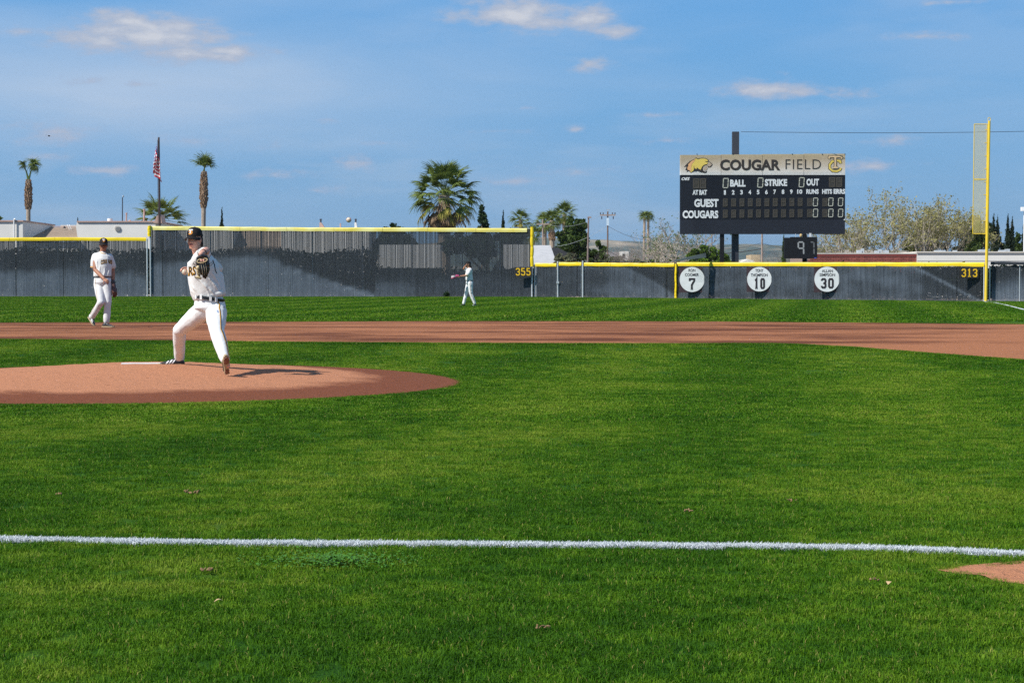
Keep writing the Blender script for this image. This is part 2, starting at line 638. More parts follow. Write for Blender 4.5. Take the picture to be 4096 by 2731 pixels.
# ------------------------------------------------------------------ ground materials
def grass_material(name, blades=False):
    m = bpy.data.materials.new(name)
    m.use_nodes = True
    t = m.node_tree
    p = t.nodes['Principled BSDF']
    g = N(t, 'ShaderNodeNewGeometry')
    pos = g.outputs['Position']
    big = NOISE(t, pos, 0.55, 5, 0.62, 0.3)
    mid = NOISE(t, pos, 3.2, 5, 0.65)
    fine = NOISE(t, pos, 60.0, 3, 0.6)
    sp = N(t, 'ShaderNodeSeparateXYZ')
    t.links.new(pos, sp.inputs[0])
    # mowing stripes run away from the plate beside the first base line
    ca, sa = math.cos(math.radians(10)), math.sin(math.radians(10))
    xr = M(t, 'SUBTRACT', M(t, 'MULTIPLY', sp.outputs[0], ca), M(t, 'MULTIPLY', sp.outputs[1], sa))
    yr = M(t, 'ADD', M(t, 'MULTIPLY', sp.outputs[0], sa), M(t, 'MULTIPLY', sp.outputs[1], ca))
    wob = M(t, 'MULTIPLY', mid, 0.5)
    s1 = M(t, 'SINE', M(t, 'MULTIPLY', M(t, 'ADD', xr, wob), 2 * math.pi / 3.4))
    s2 = M(t, 'SINE', M(t, 'MULTIPLY', M(t, 'ADD', yr, wob), 2 * math.pi / 3.4))
    st = M(t, 'ADD', M(t, 'MULTIPLY', s1, 0.066), M(t, 'MULTIPLY', s2, 0.026))  # light and dark of the leaning blades, put into the colour
    v = M(t, 'ADD', M(t, 'MULTIPLY', big, 0.42), M(t, 'MULTIPLY', mid, 0.58))
    v = M(t, 'ADD', v, st)
    # drier, yellower turf inside the foul line than outside it
    dry = N(t, 'ShaderNodeMapRange', interpolation_type='SMOOTHSTEP', i_1=7.6, i_2=10.5, i_3=-0.035, i_4=-0.005)
    t.links.new(sp.outputs[1], dry.inputs[0])
    lush = N(t, 'ShaderNodeMapRange', interpolation_type='SMOOTHSTEP', i_1=30, i_2=44, i_3=0.0, i_4=-0.03)
    t.links.new(sp.outputs[1], lush.inputs[0])
    v = M(t, 'ADD', M(t, 'ADD', v, dry.outputs[0]), lush.outputs[0])
    if blades:
        oi = N(t, 'ShaderNodeObjectInfo')
        v = M(t, 'ADD', v, M(t, 'MULTIPLY', M(t, 'SUBTRACT', oi.outputs['Random'], 0.5), 0.16))
    else:
        v = M(t, 'ADD', v, M(t, 'MULTIPLY', M(t, 'SUBTRACT', fine, 0.5), 0.35))
    c = RAMP(t, v, [(0.33, GR[0]), (0.455, GR[1]), (0.555, GR[2]), (0.68, GR[3])])
    if blades:
        at = N(t, 'ShaderNodeAttribute', attribute_name='shade')
        dead = M(t, 'GREATER_THAN', at.outputs['Fac'], 0.978)
        c = MIX(t, M(t, 'MULTIPLY', dead, 0.8), c, (0.28, 0.26, 0.08))
        c = MIX(t, 1.0, c, RAMP(t, at.outputs['Fac'], [(0.0, (0.7, 0.72, 0.7)), (1.0, (1.35, 1.25, 1.25))]), 'MULTIPLY')
        p.inputs['Roughness'].default_value = 0.6
        p.inputs['Specular IOR Level'].default_value = 0.12
        t.links.new(c, p.inputs['Base Color'])
        tr = N(t, 'ShaderNodeBsdfTranslucent')
        t.links.new(c, tr.inputs['Color'])
        mx = N(t, 'ShaderNodeMixShader')
        mx.inputs[0].default_value = 0.25
        t.links.new(p.outputs[0], mx.inputs[1])
        t.links.new(tr.outputs[0], mx.inputs[2])
        t.links.new(mx.outputs[0], t.nodes['Material Output'].inputs['Surface'])
    else:
        p.inputs['Roughness'].default_value = 0.9
        p.inputs['Specular IOR Level'].default_value = 0.1
        t.links.new(c, p.inputs['Base Color'])
        bn = N(t, 'ShaderNodeBump', i_Strength=0.9, i_Distance=0.03)
        t.links.new(M(t, 'ADD', fine, mid), bn.inputs['Height'])
        t.links.new(bn.outputs[0], p.inputs['Normal'])
    return m


GR = [(0.034, 0.112, 0.003), (0.062, 0.170, 0.005), (0.116, 0.232, 0.010), (0.205, 0.300, 0.026)]
m_blade = grass_material('grass_blades', True)
GR = [(0.016, 0.066, 0.002), (0.028, 0.092, 0.003), (0.050, 0.120, 0.006), (0.080, 0.140, 0.012)]
m_turf = grass_material('turf', False)


def dirt_material(name, light, dark, damp=None, streak=False):
    m = bpy.data.materials.new(name)
    m.use_nodes = True
    t = m.node_tree
    p = t.nodes['Principled BSDF']
    p.inputs['Roughness'].default_value = 0.95
    p.inputs['Specular IOR Level'].default_value = 0.15
    g = N(t, 'ShaderNodeNewGeometry')
    pos = g.outputs['Position']
    if streak:
        # wet and raked bands running across the skin
        a = NOISE(t, SCALEV(t, pos, (0.22, 0.80, 1)), 1.0, 6, 0.62, 0.25)
        b = NOISE(t, SCALEV(t, pos, (1.5, 6, 1)), 1.0, 4, 0.6)
        v = M(t, 'ADD', M(t, 'MULTIPLY', a, 0.72), M(t, 'MULTIPLY', b, 0.28))
        # drier clay by the first base cut-out
        sp2 = N(t, 'ShaderNodeSeparateXYZ')
        t.links.new(pos, sp2.inputs[0])
        dr = N(t, 'ShaderNodeMapRange', interpolation_type='SMOOTHSTEP', i_1=20.0, i_2=26.0, i_3=0.0, i_4=0.12)
        t.links.new(M(t, 'ADD', M(t, 'MULTIPLY', sp2.outputs[0], 1.6), M(t, 'MULTIPLY', M(t, 'SUBTRACT', 44.0, sp2.outputs[1]), 1.0)), dr.inputs[0])
        v = M(t, 'ADD', v, dr.outputs[0])
        c = RAMP(t, v, [(0.43, dark), (0.56, light)])
    else:
        at = N(t, 'ShaderNodeAttribute', attribute_name='damp')
        a = NOISE(t, pos, 1.6, 6, 0.65, 0.2)
        v = M(t, 'ADD', at.outputs['Fac'], M(t, 'MULTIPLY', M(t, 'SUBTRACT', a, 0.5), 0.6))
        v = N(t, 'ShaderNodeMapRange', interpolation_type='SMOOTHSTEP', i_1=0.35, i_2=0.65).outputs[0] if False else v
        c = RAMP(t, v, [(0.36, light), (0.62, dark)])
    fine = NOISE(t, pos, 55.0, 4, 0.7)
    spk = N(t, 'ShaderNodeTexVoronoi', feature='F1')
    spk.inputs['Scale'].default_value = 30.0
    t.links.new(pos, spk.inputs['Vector'])
    pit = RAMP(t, spk.outputs['Distance'], [(0.05, (0.78, 0.76, 0.74)), (0.22, (1, 1, 1))])
    c = MIX(t, 1.0, c, RAMP(t, fine, [(0.25, (0.86, 0.86, 0.86)), (0.75, (1.1, 1.1, 1.1))]), 'MULTIPLY')
    c = MIX(t, 0.7, c, pit, 'MULTIPLY')
    # scattered scuffs and cleat holes
    sc_ = N(t, 'ShaderNodeTexVoronoi', feature='F1')
    sc_.inputs['Scale'].default_value = 5.5
    t.links.new(SCALEV(t, pos, (1.0, 0.6, 1)), sc_.inputs['Vector'])
    hole = RAMP(t, M(t, 'ADD', sc_.outputs['Distance'], M(t, 'MULTIPLY', M(t, 'SUBTRACT', NOISE(t, pos, 14.0, 3, 0.6), 0.5), 0.30)), [(0.05, (0.55, 0.50, 0.47)), (0.15, (1, 1, 1))])
    c = MIX(t, 0.75, c, hole, 'MULTIPLY')
    t.links.new(c, p.inputs['Base Color'])
    bn = N(t, 'ShaderNodeBump', i_Strength=0.9, i_Distance=0.03)
    lump = NOISE(t, pos, 9.0, 6, 0.7)
    t.links.new(M(t, 'ADD', M(t, 'MULTIPLY', fine, 0.5), lump), bn.inputs['Height'])
    t.links.new(bn.outputs[0], p.inputs['Normal'])
    return m


m_mound = dirt_material('mound_clay', (0.49, 0.215, 0.112), (0.200, 0.066, 0.031))
m_skin = dirt_material('infield_clay', (0.37, 0.150, 0.070), (0.130, 0.044, 0.020), streak=True)
m_earth = mat('pale_earth', (0.30, 0.24, 0.17), 0.95, var=0.35, vscale=0.05, bump=0.3, bscale=4)
m_warn = mat('track_dust', (0.42, 0.36, 0.26), 0.95, var=0.3, vscale=2.0, bump=0.4, bscale=20)

# ------------------------------------------------------------------ ground sheets
# land beyond the field, out to the hills
ys = np.concatenate([np.linspace(-45, 118, 60), np.geomspace(119, 7200, 40)])
xs = np.concatenate([-np.geomspace(7000, 60, 30), np.linspace(-55, 55, 45), np.geomspace(60, 7000, 30)])
X, Y = np.meshgrid(xs, ys, indexing='ij')
Z = gz(X, Y) - 0.05
npmesh('ground', np.stack([X.ravel(), Y.ravel(), Z.ravel()], 1), grid_faces(*X.shape), m_earth, smooth=True)['kind'] = 'structure'

FENCE = {}
COR_L = wp(593, 1100, 117.0)
COR_L.z = 0
COR_M = wp(2131, 1100, 115.0)
COR_M.z = 0
POLE = wp(3941, 1100, 103.0)
POLE.z = 0
FL0 = Vector((-75, 117.5, 0))
FR1 = Vector((62, 98.5, 0))


def fence_y(x):
    pts = [(-200, 118), (FL0.x, FL0.y), (COR_L.x, COR_L.y), (COR_M.x, COR_M.y), (POLE.x, POLE.y), (FR1.x, FR1.y), (300, 60)]
    return np.interp(x, [p[0] for p in pts], [p[1] for p in pts])


# turf sheet up to the fence, rows closer together near the camera
nr = 150
tt = np.concatenate([np.linspace(0, 0.36, 90), np.linspace(0.365, 1, 70)])
xs = np.linspace(-75, 62, 230)
X = np.repeat(xs[:, None], len(tt), 1)
Yb = fence_y(xs)[:, None] + 0.2
Y = -8 + (Yb + 8) * tt[None, :]
Z = gz(X, Y)
npmesh('outfield_grass', np.stack([X.ravel(), Y.ravel(), Z.ravel()], 1), grid_faces(*X.shape), m_turf, smooth=True)['kind'] = 'structure'


def dense(pts, step):
    out = []
    for a, b in zip(pts[:-1], pts[1:]):
        n = max(1, int((b - a).length / step))
        for i in range(n):
            out.append(a.lerp(b, i / n))
    out.append(pts[-1])
    return out


# skin of the infield
far_px = [(-900, 1295), (0, 1292), (700, 1290), (1200, 1288), (1700, 1286), (2300, 1286), (2900, 1288), (3400, 1292), (4096, 1298), (4900, 1312)]
near_px = [(-900, 1347), (0, 1354), (600, 1360), (1200, 1366), (2000, 1371), (2700, 1372), (3060, 1371), (3180, 1374), (3400, 1386), (3700, 1410), (4096, 1438), (4900, 1500)]
far_w = [gp(*p) for p in far_px]
near_w = [gp(p[0], p[1] + 6) for p in near_px]


def resample(pts, n):
    d = [0]
    for a, b in zip(pts[:-1], pts[1:]):
        d.append(d[-1] + (b - a).length)
    s = np.linspace(0, d[-1], n)
    return np.stack([np.interp(s, d, [p.x for p in pts]), np.interp(s, d, [p.y for p in pts])], 1)


A = resample(far_w, 260)
B = resample(near_w, 260)
wig = np.array([noise.noise((i * 0.23, 0, 0)) for i in range(260)])
A[:, 1] += wig * 0.12
B[:, 1] += np.roll(wig, 37) * 0.07
k = np.linspace(0, 1, 30)
P = A[:, None, :] * (1 - k)[None, :, None] + B[:, None, :] * k[None, :, None]
Z = gz(P[..., 0], P[..., 1]) + 0.012
npmesh('infield_dirt', np.concatenate([P, Z[..., None]], -1).reshape(-1, 3), grid_faces(260, 30), m_skin, smooth=True)['kind'] = 'structure'
SKIN_POLY = np.concatenate([A, B[::-1]])

# pitcher's mound
MC = gp(520, 1537)
MX, MY, MR = MC.x, MC.y, 3.93
TX, TY = wp(590, 1462, 22.15).x, 22.2


def mound_h(x, y):
    r = np.hypot(x - MX, y - MY)
    a = np.clip(np.hypot(x - TX, (y - TY)) - 0.50, 0, 9)
    b = np.clip(MR - r, 0, 9)
    k = np.clip(a / (a + b + 1e-6), 0, 1)
    return np.where(r < MR, 0.200 * (1 - k) ** 1.05, 0)


def mz(x, y):
    return float(gz(x, y) + mound_h(x, y) + 0.012)


na, nrr = 200, 60
rs = np.linspace(0.0, 1, nrr)
ang = np.linspace(0, 2 * math.pi, na, endpoint=True)
RR = MR * (1 + 0.008 * np.sin(ang * 7 + 1) + 0.005 * np.sin(ang * 17))
X = MX + np.cos(ang)[:, None] * RR[:, None] * rs[None, :]
Y = MY + np.sin(ang)[:, None] * RR[:, None] * rs[None, :]
lump = np.array([[noise.noise((x * 3, y * 3, 0)) * 0.010 + noise.noise((x * 9, y * 9, 3)) * 0.005 for x, y in zip(r1, r2)] for r1, r2 in zip(X, Y)])
Z = gz(X, Y) + mound_h(X, Y) + 0.014 + lump * (1 - rs[None, :] ** 6)
dampv = np.clip((rs[None, :] - 0.50) * 2.4, -0.5, 1.0) + 0.38 * np.clip(-(X - MX) / MR - 0.0, 0, 1) * rs[None, :] - 0.9 * np.clip(rs[None, :] - 0.93, 0, 1) * (X > MX)
npmesh('pitchers_mound', np.stack([X.ravel(), Y.ravel(), Z.ravel()], 1), grid_faces(na, nrr), m_mound, attr={'damp': dampv.ravel()}, smooth=True)['kind'] = 'structure'

# corner of the dirt round home plate, lower right
hp = [(3742, 2288), (3790, 2276), (3860, 2270), (3940, 2266), (3990, 2262), (4096, 2250), (4400, 2232), (4900, 2230), (5600, 2300), (5600, 2700), (4900, 2520), (4400, 2395), (4096, 2347), (3980, 2328), (3900, 2310), (3830, 2306), (3780, 2296)]
HP = [gp(*p) for p in hp]
cc = sum((Vector((p.x, p.y)) for p in HP), Vector((0, 0))) / len(HP)
HPd = []
for i in range(len(HP)):
    a, b = HP[i], HP[(i + 1) % len(HP)]
    n = max(1, int((b - a).length / 0.05))
    for q in range(n):
        p = a.lerp(b, q / n)
        HPd.append((p.x + noise.noise((p.x * 9, p.y * 9, 0)) * 0.02, p.y + noise.noise((p.x * 9, p.y * 9, 5)) * 0.02))
HPd = np.array(HPd)
ks = np.linspace(0, 1, 26)
c2 = np.array([cc.x, cc.y])
P = c2 + (HPd[:, None, :] - c2) * ks[None, :, None]
P = np.concatenate([P, P[:1]], 0)
Z = gz(P[..., 0], P[..., 1]) + 0.012 + 0.004 * np.sin(P[..., 0] * 31) * np.sin(P[..., 1] * 27)
npmesh('home_plate_dirt', np.concatenate([P, Z[..., None]], -1).reshape(-1, 3), grid_faces(len(P), 26), m_mound, attr={'damp': np.full(len(P) * 26, 0.1)}, smooth=True)['kind'] = 'structure'


def in_poly(px, py, poly):
    ins = np.zeros(len(px), bool)
    n = len(poly)
    j = n - 1
    for i in range(n):
        xi, yi = poly[i]
        xj, yj = poly[j]
        if yi != yj:
            c = ((yi > py) != (yj > py)) & (px < (xj - xi) * (py - yi) / (yj - yi) + xi)
            ins ^= c
        j = i
    return ins


# white foul lines
line_px = [(-900, 2150), (0, 2165), (500, 2174), (1000, 2181), (2048, 2186), (3000, 2193), (3500, 2201), (3800, 2211), (4096, 2224), (4600, 2249)]
LW = [gp(*p) for p in line_px]
Lr = resample(LW, 400)
tan = np.gradient(Lr, axis=0)
tan /= np.linalg.norm(tan, axis=1)[:, None]
nrm = np.stack([-tan[:, 1], tan[:, 0]], 1)
LWID = 0.105 * (1 + 0.22 * np.array([noise.noise((i * 0.05, 9, 0)) + 0.5 * noise.noise((i * 0.31, 2, 0)) for i in range(400)]))
m_chalk = mat('line_paint', (0.72, 0.76, 0.78), 0.9, var=0.25, vscale=40, bump=0.6, bscale=120)
P = np.stack([Lr + nrm * LWID[:, None] / 2, Lr - nrm * LWID[:, None] / 2], 1)
Z = gz(P[..., 0], P[..., 1]) + 0.005
npmesh('foul_line', np.concatenate([P, Z[..., None]], -1).reshape(-1, 3), grid_faces(400, 2), m_chalk)['kind'] = 'structure'
rl = [Vector((POLE.x - 0.2, POLE.y - 0.5, 0)), gp(4020, 1221), gp(4096, 1241), gp(4500, 1330)]
rl = resample(rl, 60)
tn = np.gradient(rl, axis=0)
tn /= np.linalg.norm(tn, axis=1)[:, None]
nn = np.stack([-tn[:, 1], tn[:, 0]], 1)
P = np.stack([rl + nn * 0.06, rl - nn * 0.06], 1)
Z = gz(P[..., 0], P[..., 1]) + 0.03
npmesh('right_field_foul_line', np.concatenate([P, Z[..., None]], -1).reshape(-1, 3), grid_faces(60, 2), m_chalk)['kind'] = 'structure'

# narrow dusty strip under the outfield fence
xs = np.linspace(-75, 62, 160)
fy = fence_y(xs)
P = np.stack([np.stack([xs, fy - 0.30 - 0.12 * np.sin(xs * 0.9)], 1), np.stack([xs, fy + 2.5], 1)], 1)
Z = gz(P[..., 0], P[..., 1]) + 0.02
npmesh('fence_strip', np.concatenate([P, Z[..., None]], -1).reshape(-1, 3), grid_faces(160, 2), m_warn)['kind'] = 'structure'

# ------------------------------------------------------------------ grass blades
def make_tuft(radius, nbl, h, w, seed):
    r = random.Random(seed)
    V, Q, A = [], [], []
    for _ in range(nbl):
        a = r.uniform(0, 2 * math.pi)
        d = radius * math.sqrt(r.random())
        bx, by = math.cos(a) * d, math.sin(a) * d
        yaw = r.uniform(0, math.pi * 2)
        lean = r.uniform(0.2, 1.25)
        la = r.uniform(0, 2 * math.pi)
        hh = h * r.uniform(0.55, 1.15)
        lx, ly = math.cos(la) * lean * hh, math.sin(la) * lean * hh
        wx, wy = math.cos(yaw) * w / 2, math.sin(yaw) * w / 2
        z1, z2 = hh * 0.6, hh * (1 - 0.35 * lean)
        b = len(V)
        V += [(bx - wx, by - wy, -0.005), (bx + wx, by + wy, -0.005),
              (bx + lx * .35 + wx * .9, by + ly * .35 + wy * .9, z1), (bx + lx * .35 - wx * .9, by + ly * .35 - wy * .9, z1),
              (bx + lx + wx * .15, by + ly + wy * .15, z2), (bx + lx - wx * .15, by + ly - wy * .15, z2)]
        Q += [(b, b + 1, b + 2, b + 3), (b + 3, b + 2, b + 4, b + 5)]
        A += [r.random()] * 6
    return np.array(V), np.array(Q), A


def tuft_collection(name, radius, nbl, h, w, m, n=5, s0=0):
    c = bpy.data.collections.new(name)
    for i in range(n):
        V, Q, A = make_tuft(radius, nbl, h, w, s0 + i)
        o = npmesh('blade_tuft', V, Q, m, attr={'shade': A})
        COL.objects.unlink(o)
        c.objects.link(o)
    return c


def scatter(name, pts, rot, scl, coll, label_kind='stuff'):
    me = bpy.data.meshes.new(name)
    me.vertices.add(len(pts))
    me.vertices.foreach_set('co', np.asarray(pts, np.float32).ravel())
    a = me.attributes.new('rot', 'FLOAT_VECTOR', 'POINT')
    a.data.foreach_set('vector', np.asarray(rot, np.float32).ravel())
    a = me.attributes.new('scl', 'FLOAT', 'POINT')
    a.data.foreach_set('value', np.asarray(scl, np.float32))
    a = me.attributes.new('pick', 'INT', 'POINT')
    a.data.foreach_set('value', rng.integers(0, 1000, len(pts)).astype(np.int32))
    o = bpy.data.objects.new(name, me)
    COL.objects.link(o)
    ng = bpy.data.node_groups.new(name + '_nodes', 'GeometryNodeTree')
    ng.interface.new_socket('Geometry', in_out='INPUT', socket_type='NodeSocketGeometry')
    ng.interface.new_socket('Geometry', in_out='OUTPUT', socket_type='NodeSocketGeometry')
    gi = ng.nodes.new('NodeGroupInput')
    go = ng.nodes.new('NodeGroupOutput')
    m2p = ng.nodes.new('GeometryNodeMeshToPoints')
    ci = ng.nodes.new('GeometryNodeCollectionInfo')
    ci.inputs['Collection'].default_value = coll
    ci.inputs['Separate Children'].default_value = True
    ci.inputs['Reset Children'].default_value = True
    iop = ng.nodes.new('GeometryNodeInstanceOnPoints')
    iop.inputs['Pick Instance'].default_value = True

    def named(n, typ):
        x = ng.nodes.new('GeometryNodeInputNamedAttribute')
        x.data_type = typ
        x.inputs['Name'].default_value = n
        return x.outputs['Attribute']
    ng.links.new(gi.outputs[0], m2p.inputs['Mesh'])
    ng.links.new(m2p.outputs[0], iop.inputs['Points'])
    ng.links.new(ci.outputs[0], iop.inputs['Instance'])
    ng.links.new(named('pick', 'INT'), iop.inputs['Instance Index'])
    ng.links.new(named('rot', 'FLOAT_VECTOR'), iop.inputs['Rotation'])
    ng.links.new(named('scl', 'FLOAT'), iop.inputs['Scale'])
    ng.links.new(iop.outputs[0], go.inputs[0])
    md = o.modifiers.new('scatter', 'NODES')
    md.node_group = ng
    o['kind'] = 'stuff'
    return o


def line_dist(x, y):
    """signed distance and local half width of the foul line"""
    yy = np.interp(x, Lr[:, 0], Lr[:, 1])
    ww = np.interp(x, Lr[:, 0], LWID) / 2
    return y - yy, ww


def sample_field(y0, y1, dens, margin=2.0):
    area_w = 2 * (0.279 * y1 + margin)
    n = int(area_w * (y1 - y0) * dens)
    x = rng.uniform(-area_w / 2, area_w / 2, n)
    y = rng.uniform(y0, y1, n)
    k = np.abs(x) < 0.279 * y + margin
    return x[k], y[k]


def on_grass(x, y, pad=0.0):
    ok = np.hypot(x - MX, y - MY) > MR * 1.0 + pad
    ok &= ~in_poly(x, y, HPd)
    ok &= ~in_poly(x, y, SKIN_POLY)
    return ok


near_c = tuft_collection('near_tufts', 0.058, 76, 0.023, 0.0022, m_blade, 6, 10)
far_c = tuft_collection('far_tufts', 0.105, 76, 0.023, 0.0042, m_blade, 5, 50)


def field_layer(bands, coll, name, sc):
    PX, PY = [], []
    for (y0, y1, d) in bands:
        x, y = sample_field(y0, y1, d)
        k = on_grass(x, y)
        ld, hw = line_dist(x, y)
        k &= np.abs(ld) > hw * 0.9
        PX.append(x[k])
        PY.append(y[k])
    x, y = np.concatenate(PX), np.concatenate(PY)
    z = gz(x, y)
    n = len(x)
    rot = np.stack([np.zeros(n), np.zeros(n), rng.uniform(0, 6.28, n)], 1)
    scl = rng.uniform(0.8, 1.2, n) * sc
    return scatter(name, np.stack([x, y, z], 1), rot, scl, coll)


field_layer([(4.0, 7.0, 420), (7.0, 10.5, 340), (10.5, 15.5, 210)], near_c, 'grass', 1.0)
field_layer([(15.5, 23.0, 130), (23.0, 35.5, 75)], far_c, 'mown_grass', 1.0)

# outfield: sparser, coarser tufts, only where the camera sees between skin and fence
x, y = sample_field(43.5, 119.0, 9.0, 3.0)
k = on_grass(x, y) & (y < fence_y(x) - 0.35)
x, y = x[k], y[k]
out_c = tuft_collection('outfield_tufts', 0.26, 60, 0.042, 0.018, m_blade, 5, 90)
scatter('short_grass', np.stack([x, y, gz(x, y)], 1), np.stack([x * 0, x * 0, rng.uniform(0, 6.28, len(x))], 1), rng.uniform(0.8, 1.2, len(x)), out_c)

# denser lips of turf round the dirt edges
ex, ey = [], []
th = rng.uniform(0, 2 * math.pi, 5200)
rr = MR * (1.0 + rng.uniform(-0.004, 0.03, 5200))
ex.append(MX + np.cos(th) * rr)
ey.append(MY + np.sin(th) * rr)
for pts, sgn in ((A, 1), (B, -1)):
    i = rng.integers(0, len(pts) - 1, 5200)
    f = rng.random(5200)
    p = pts[i] * (1 - f)[:, None] + pts[i + 1] * f[:, None]
    ex.append(p[:, 0])
    ey.append(p[:, 1] + sgn * rng.uniform(-0.03, 0.14, 5200))
ex, ey = np.concatenate(ex), np.concatenate(ey)
k = np.abs(ex) < 0.279 * ey + 3
ex, ey = ex[k], ey[k]
scatter('edge_grass', np.stack([ex, ey, gz(ex, ey)], 1), np.stack([ex * 0, ex * 0, rng.uniform(0, 6.28, len(ex))], 1),
        rng.uniform(0.9, 1.5, len(ex)), far_c)
i = rng.integers(0, len(HPd), 900)
p = HPd[i] + rng.normal(0, 0.012, (900, 2))
scatter('plate_edge_grass', np.stack([p[:, 0], p[:, 1], gz(p[:, 0], p[:, 1])], 1), np.stack([p[:, 0] * 0, p[:, 0] * 0, rng.uniform(0, 6.28, 900)], 1),
        rng.uniform(0.6, 1.0, 900), near_c)

# painted blades of the foul line
m_pblade = mat('painted_blades', (0.66, 0.70, 0.72), 0.7, var=0.3, vscale=90)
paint_c = tuft_collection('painted_tufts', 0.030, 36, 0.026, 0.0026, m_pblade, 4, 70)
n = 9000
x = rng.uniform(-6.5, 6.5, n)
y0 = np.interp(x, Lr[:, 0], Lr[:, 1])
hw = np.interp(x, Lr[:, 0], LWID) / 2
y = y0 + rng.uniform(-1, 1, n) * np.maximum(hw - 0.02, 0.01)
k = rng.random(n) < np.clip(1.25 + 0.9 * np.array([noise.noise((a * 1.7, 4, 1)) for a in x]), 0.35, 1)
x, y = x[k], y[k]
scatter('painted_grass', np.stack([x, y, gz(x, y)], 1), np.stack([x * 0, x * 0, rng.uniform(0, 6.28, len(x))], 1), rng.uniform(0.8, 1.15, len(x)), paint_c)

# clover patch, dry leaves and clods on the turf
m_clover = mat('clover_leaf', (0.065, 0.20, 0.006), 0.6, var=0.3, vscale=60)
V, Q = [], []
c0 = gp(1330, 2262)
for i in range(800):
    a, r = random.uniform(0, 6.28), abs(random.gauss(0, 0.20))
    cx, cy = c0.x + math.cos(a) * r * 0.9, c0.y + math.sin(a) * r * 0.62
    z = float(gz(cx, cy)) + random.uniform(0.02, 0.042)
    s = random.uniform(0.005, 0.010)
    an = random.uniform(0, 6.28)
    tl = random.uniform(-0.4, 0.4)
    b = len(V)
    for q in range(4):
        V.append((cx + math.cos(an + q * 1.57) * s, cy + math.sin(an + q * 1.57) * s, z + (tl * s if q % 2 else -tl * s)))
    Q.append((b, b + 1, b + 2, b + 3))
stuff(npmesh('clover', V, Q, m_clover))
m_clod = mat('dry_clod', (0.24, 0.15, 0.07), 0.95, var=0.4, vscale=60)
for (px, py, s, lab) in [(772, 1984, 0.042, 'dry brown divot of turf lying on the grass behind the white line, left of centre'),
                         (230, 1991, 0.022, 'tiny brown clod on the grass behind the white line near the left edge'),
                         (2752, 2058, 0.026, 'small reddish clod on the grass just behind the white line, right of centre'),
                         (3170, 2016, 0.024, 'small reddish clod on the grass further back than its neighbour on the right'),
                         (830, 2300, 0.03, 'reddish clod in the grass in front of the white line, left'),
                         (2172, 2532, 0.022, 'reddish brown clod in the foreground grass near the bottom, middle'),
                         (3500, 2339, 0.02, 'brown clod in the grass left of the home plate dirt')]:
    c = gp(px, py)
    mb = MB()
    rr_ = random.Random(px)
    for q in range(16 if s > 0.05 else 7):
        a = Vector((c.x + rr_.uniform(-1, 1) * s, c.y + rr_.uniform(-.6, .6) * s, c.z + 0.020 + rr_.uniform(0, .3) * s))
        mb.ell(a, (s * rr_.uniform(.15, .4), s * rr_.uniform(.15, .35), s * rr_.uniform(.08, .16)), Euler((rr_.random(), rr_.random(), rr_.random() * 6)).to_matrix(), 7, 5)
    tag(part('turf_clod', mb, m_clod), lab, 'clod', 'clods of earth on the grass')
m_leaf = mat('dry_leaf', (0.48, 0.33, 0.17), 0.8, var=0.2, vscale=80)
for (px, py, an, lab) in [(875, 2446, 0.3, 'dry tan leaf lying in the foreground grass, left'),
                          (3555, 2372, 1.2, 'curled tan leaf in the foreground grass at the right, below the dirt corner')]:
    c = gp(px, py)
    mb = MB()
    L_ = 0.035
    pr = []
    for i in range(9):
        tq = i / 8
        wd = math.sin(tq * math.pi) * 0.010 + 0.0005
        for sg in (-1, 1):
            v = Vector(((tq - .5) * L_, sg * wd, 0.036 + 0.006 * math.sin(tq * 3) + abs(wd) * 0.4))
            v = Matrix.Rotation(an, 3, 'Z') @ v
            pr.append(v + c)
    mb.add(pr, [(2 * i, 2 * i + 1, 2 * i + 3, 2 * i + 2) for i in range(8)])
    tag(part('fallen_leaf', mb, m_leaf), lab, 'leaf', 'dry leaves on the grass')

# pitching rubber
m_rubber = mat('white_rubber', (0.80, 0.80, 0.78), 0.6, var=0.15, vscale=30)
pr0, pr1 = wp(488, 1465, 22.05), wp(690, 1459, 22.25)
mb = MB()
cx, cy = (pr0.x + pr1.x) / 2, (pr0.y + pr1.y) / 2
mb.box((cx, cy, mz(cx, cy) - 0.006), (0.61, 0.152, 0.035), Matrix.Rotation(math.radians(10), 3, 'Z'))
tag(part('pitching_rubber', mb, m_rubber), 'white pitching rubber set in the top of the clay mound behind the pitcher', 'pitching rubber')

# ------------------------------------------------------------------ outfield fence
m_yellow = mat('yellow_fence_cap', (0.82, 0.60, 0.006), 0.45, var=0.12, vscale=1.2, spec=0.5)
m_cream = mat('sun_faded_fence_cap', (0.84, 0.80, 0.36), 0.5, var=0.18, vscale=0.8, second=(0.74, 0.60, 0.08))
m_galv = mat('galvanised_steel', (0.52, 0.56, 0.58), 0.45, metal=0.35, var=0.15, vscale=8)
m_wire = mat('chain_link_wire', (0.10, 0.115, 0.13), 0.7)
m_blackcap = mat('black_fence_cap', (0.025, 0.028, 0.034), 0.5)


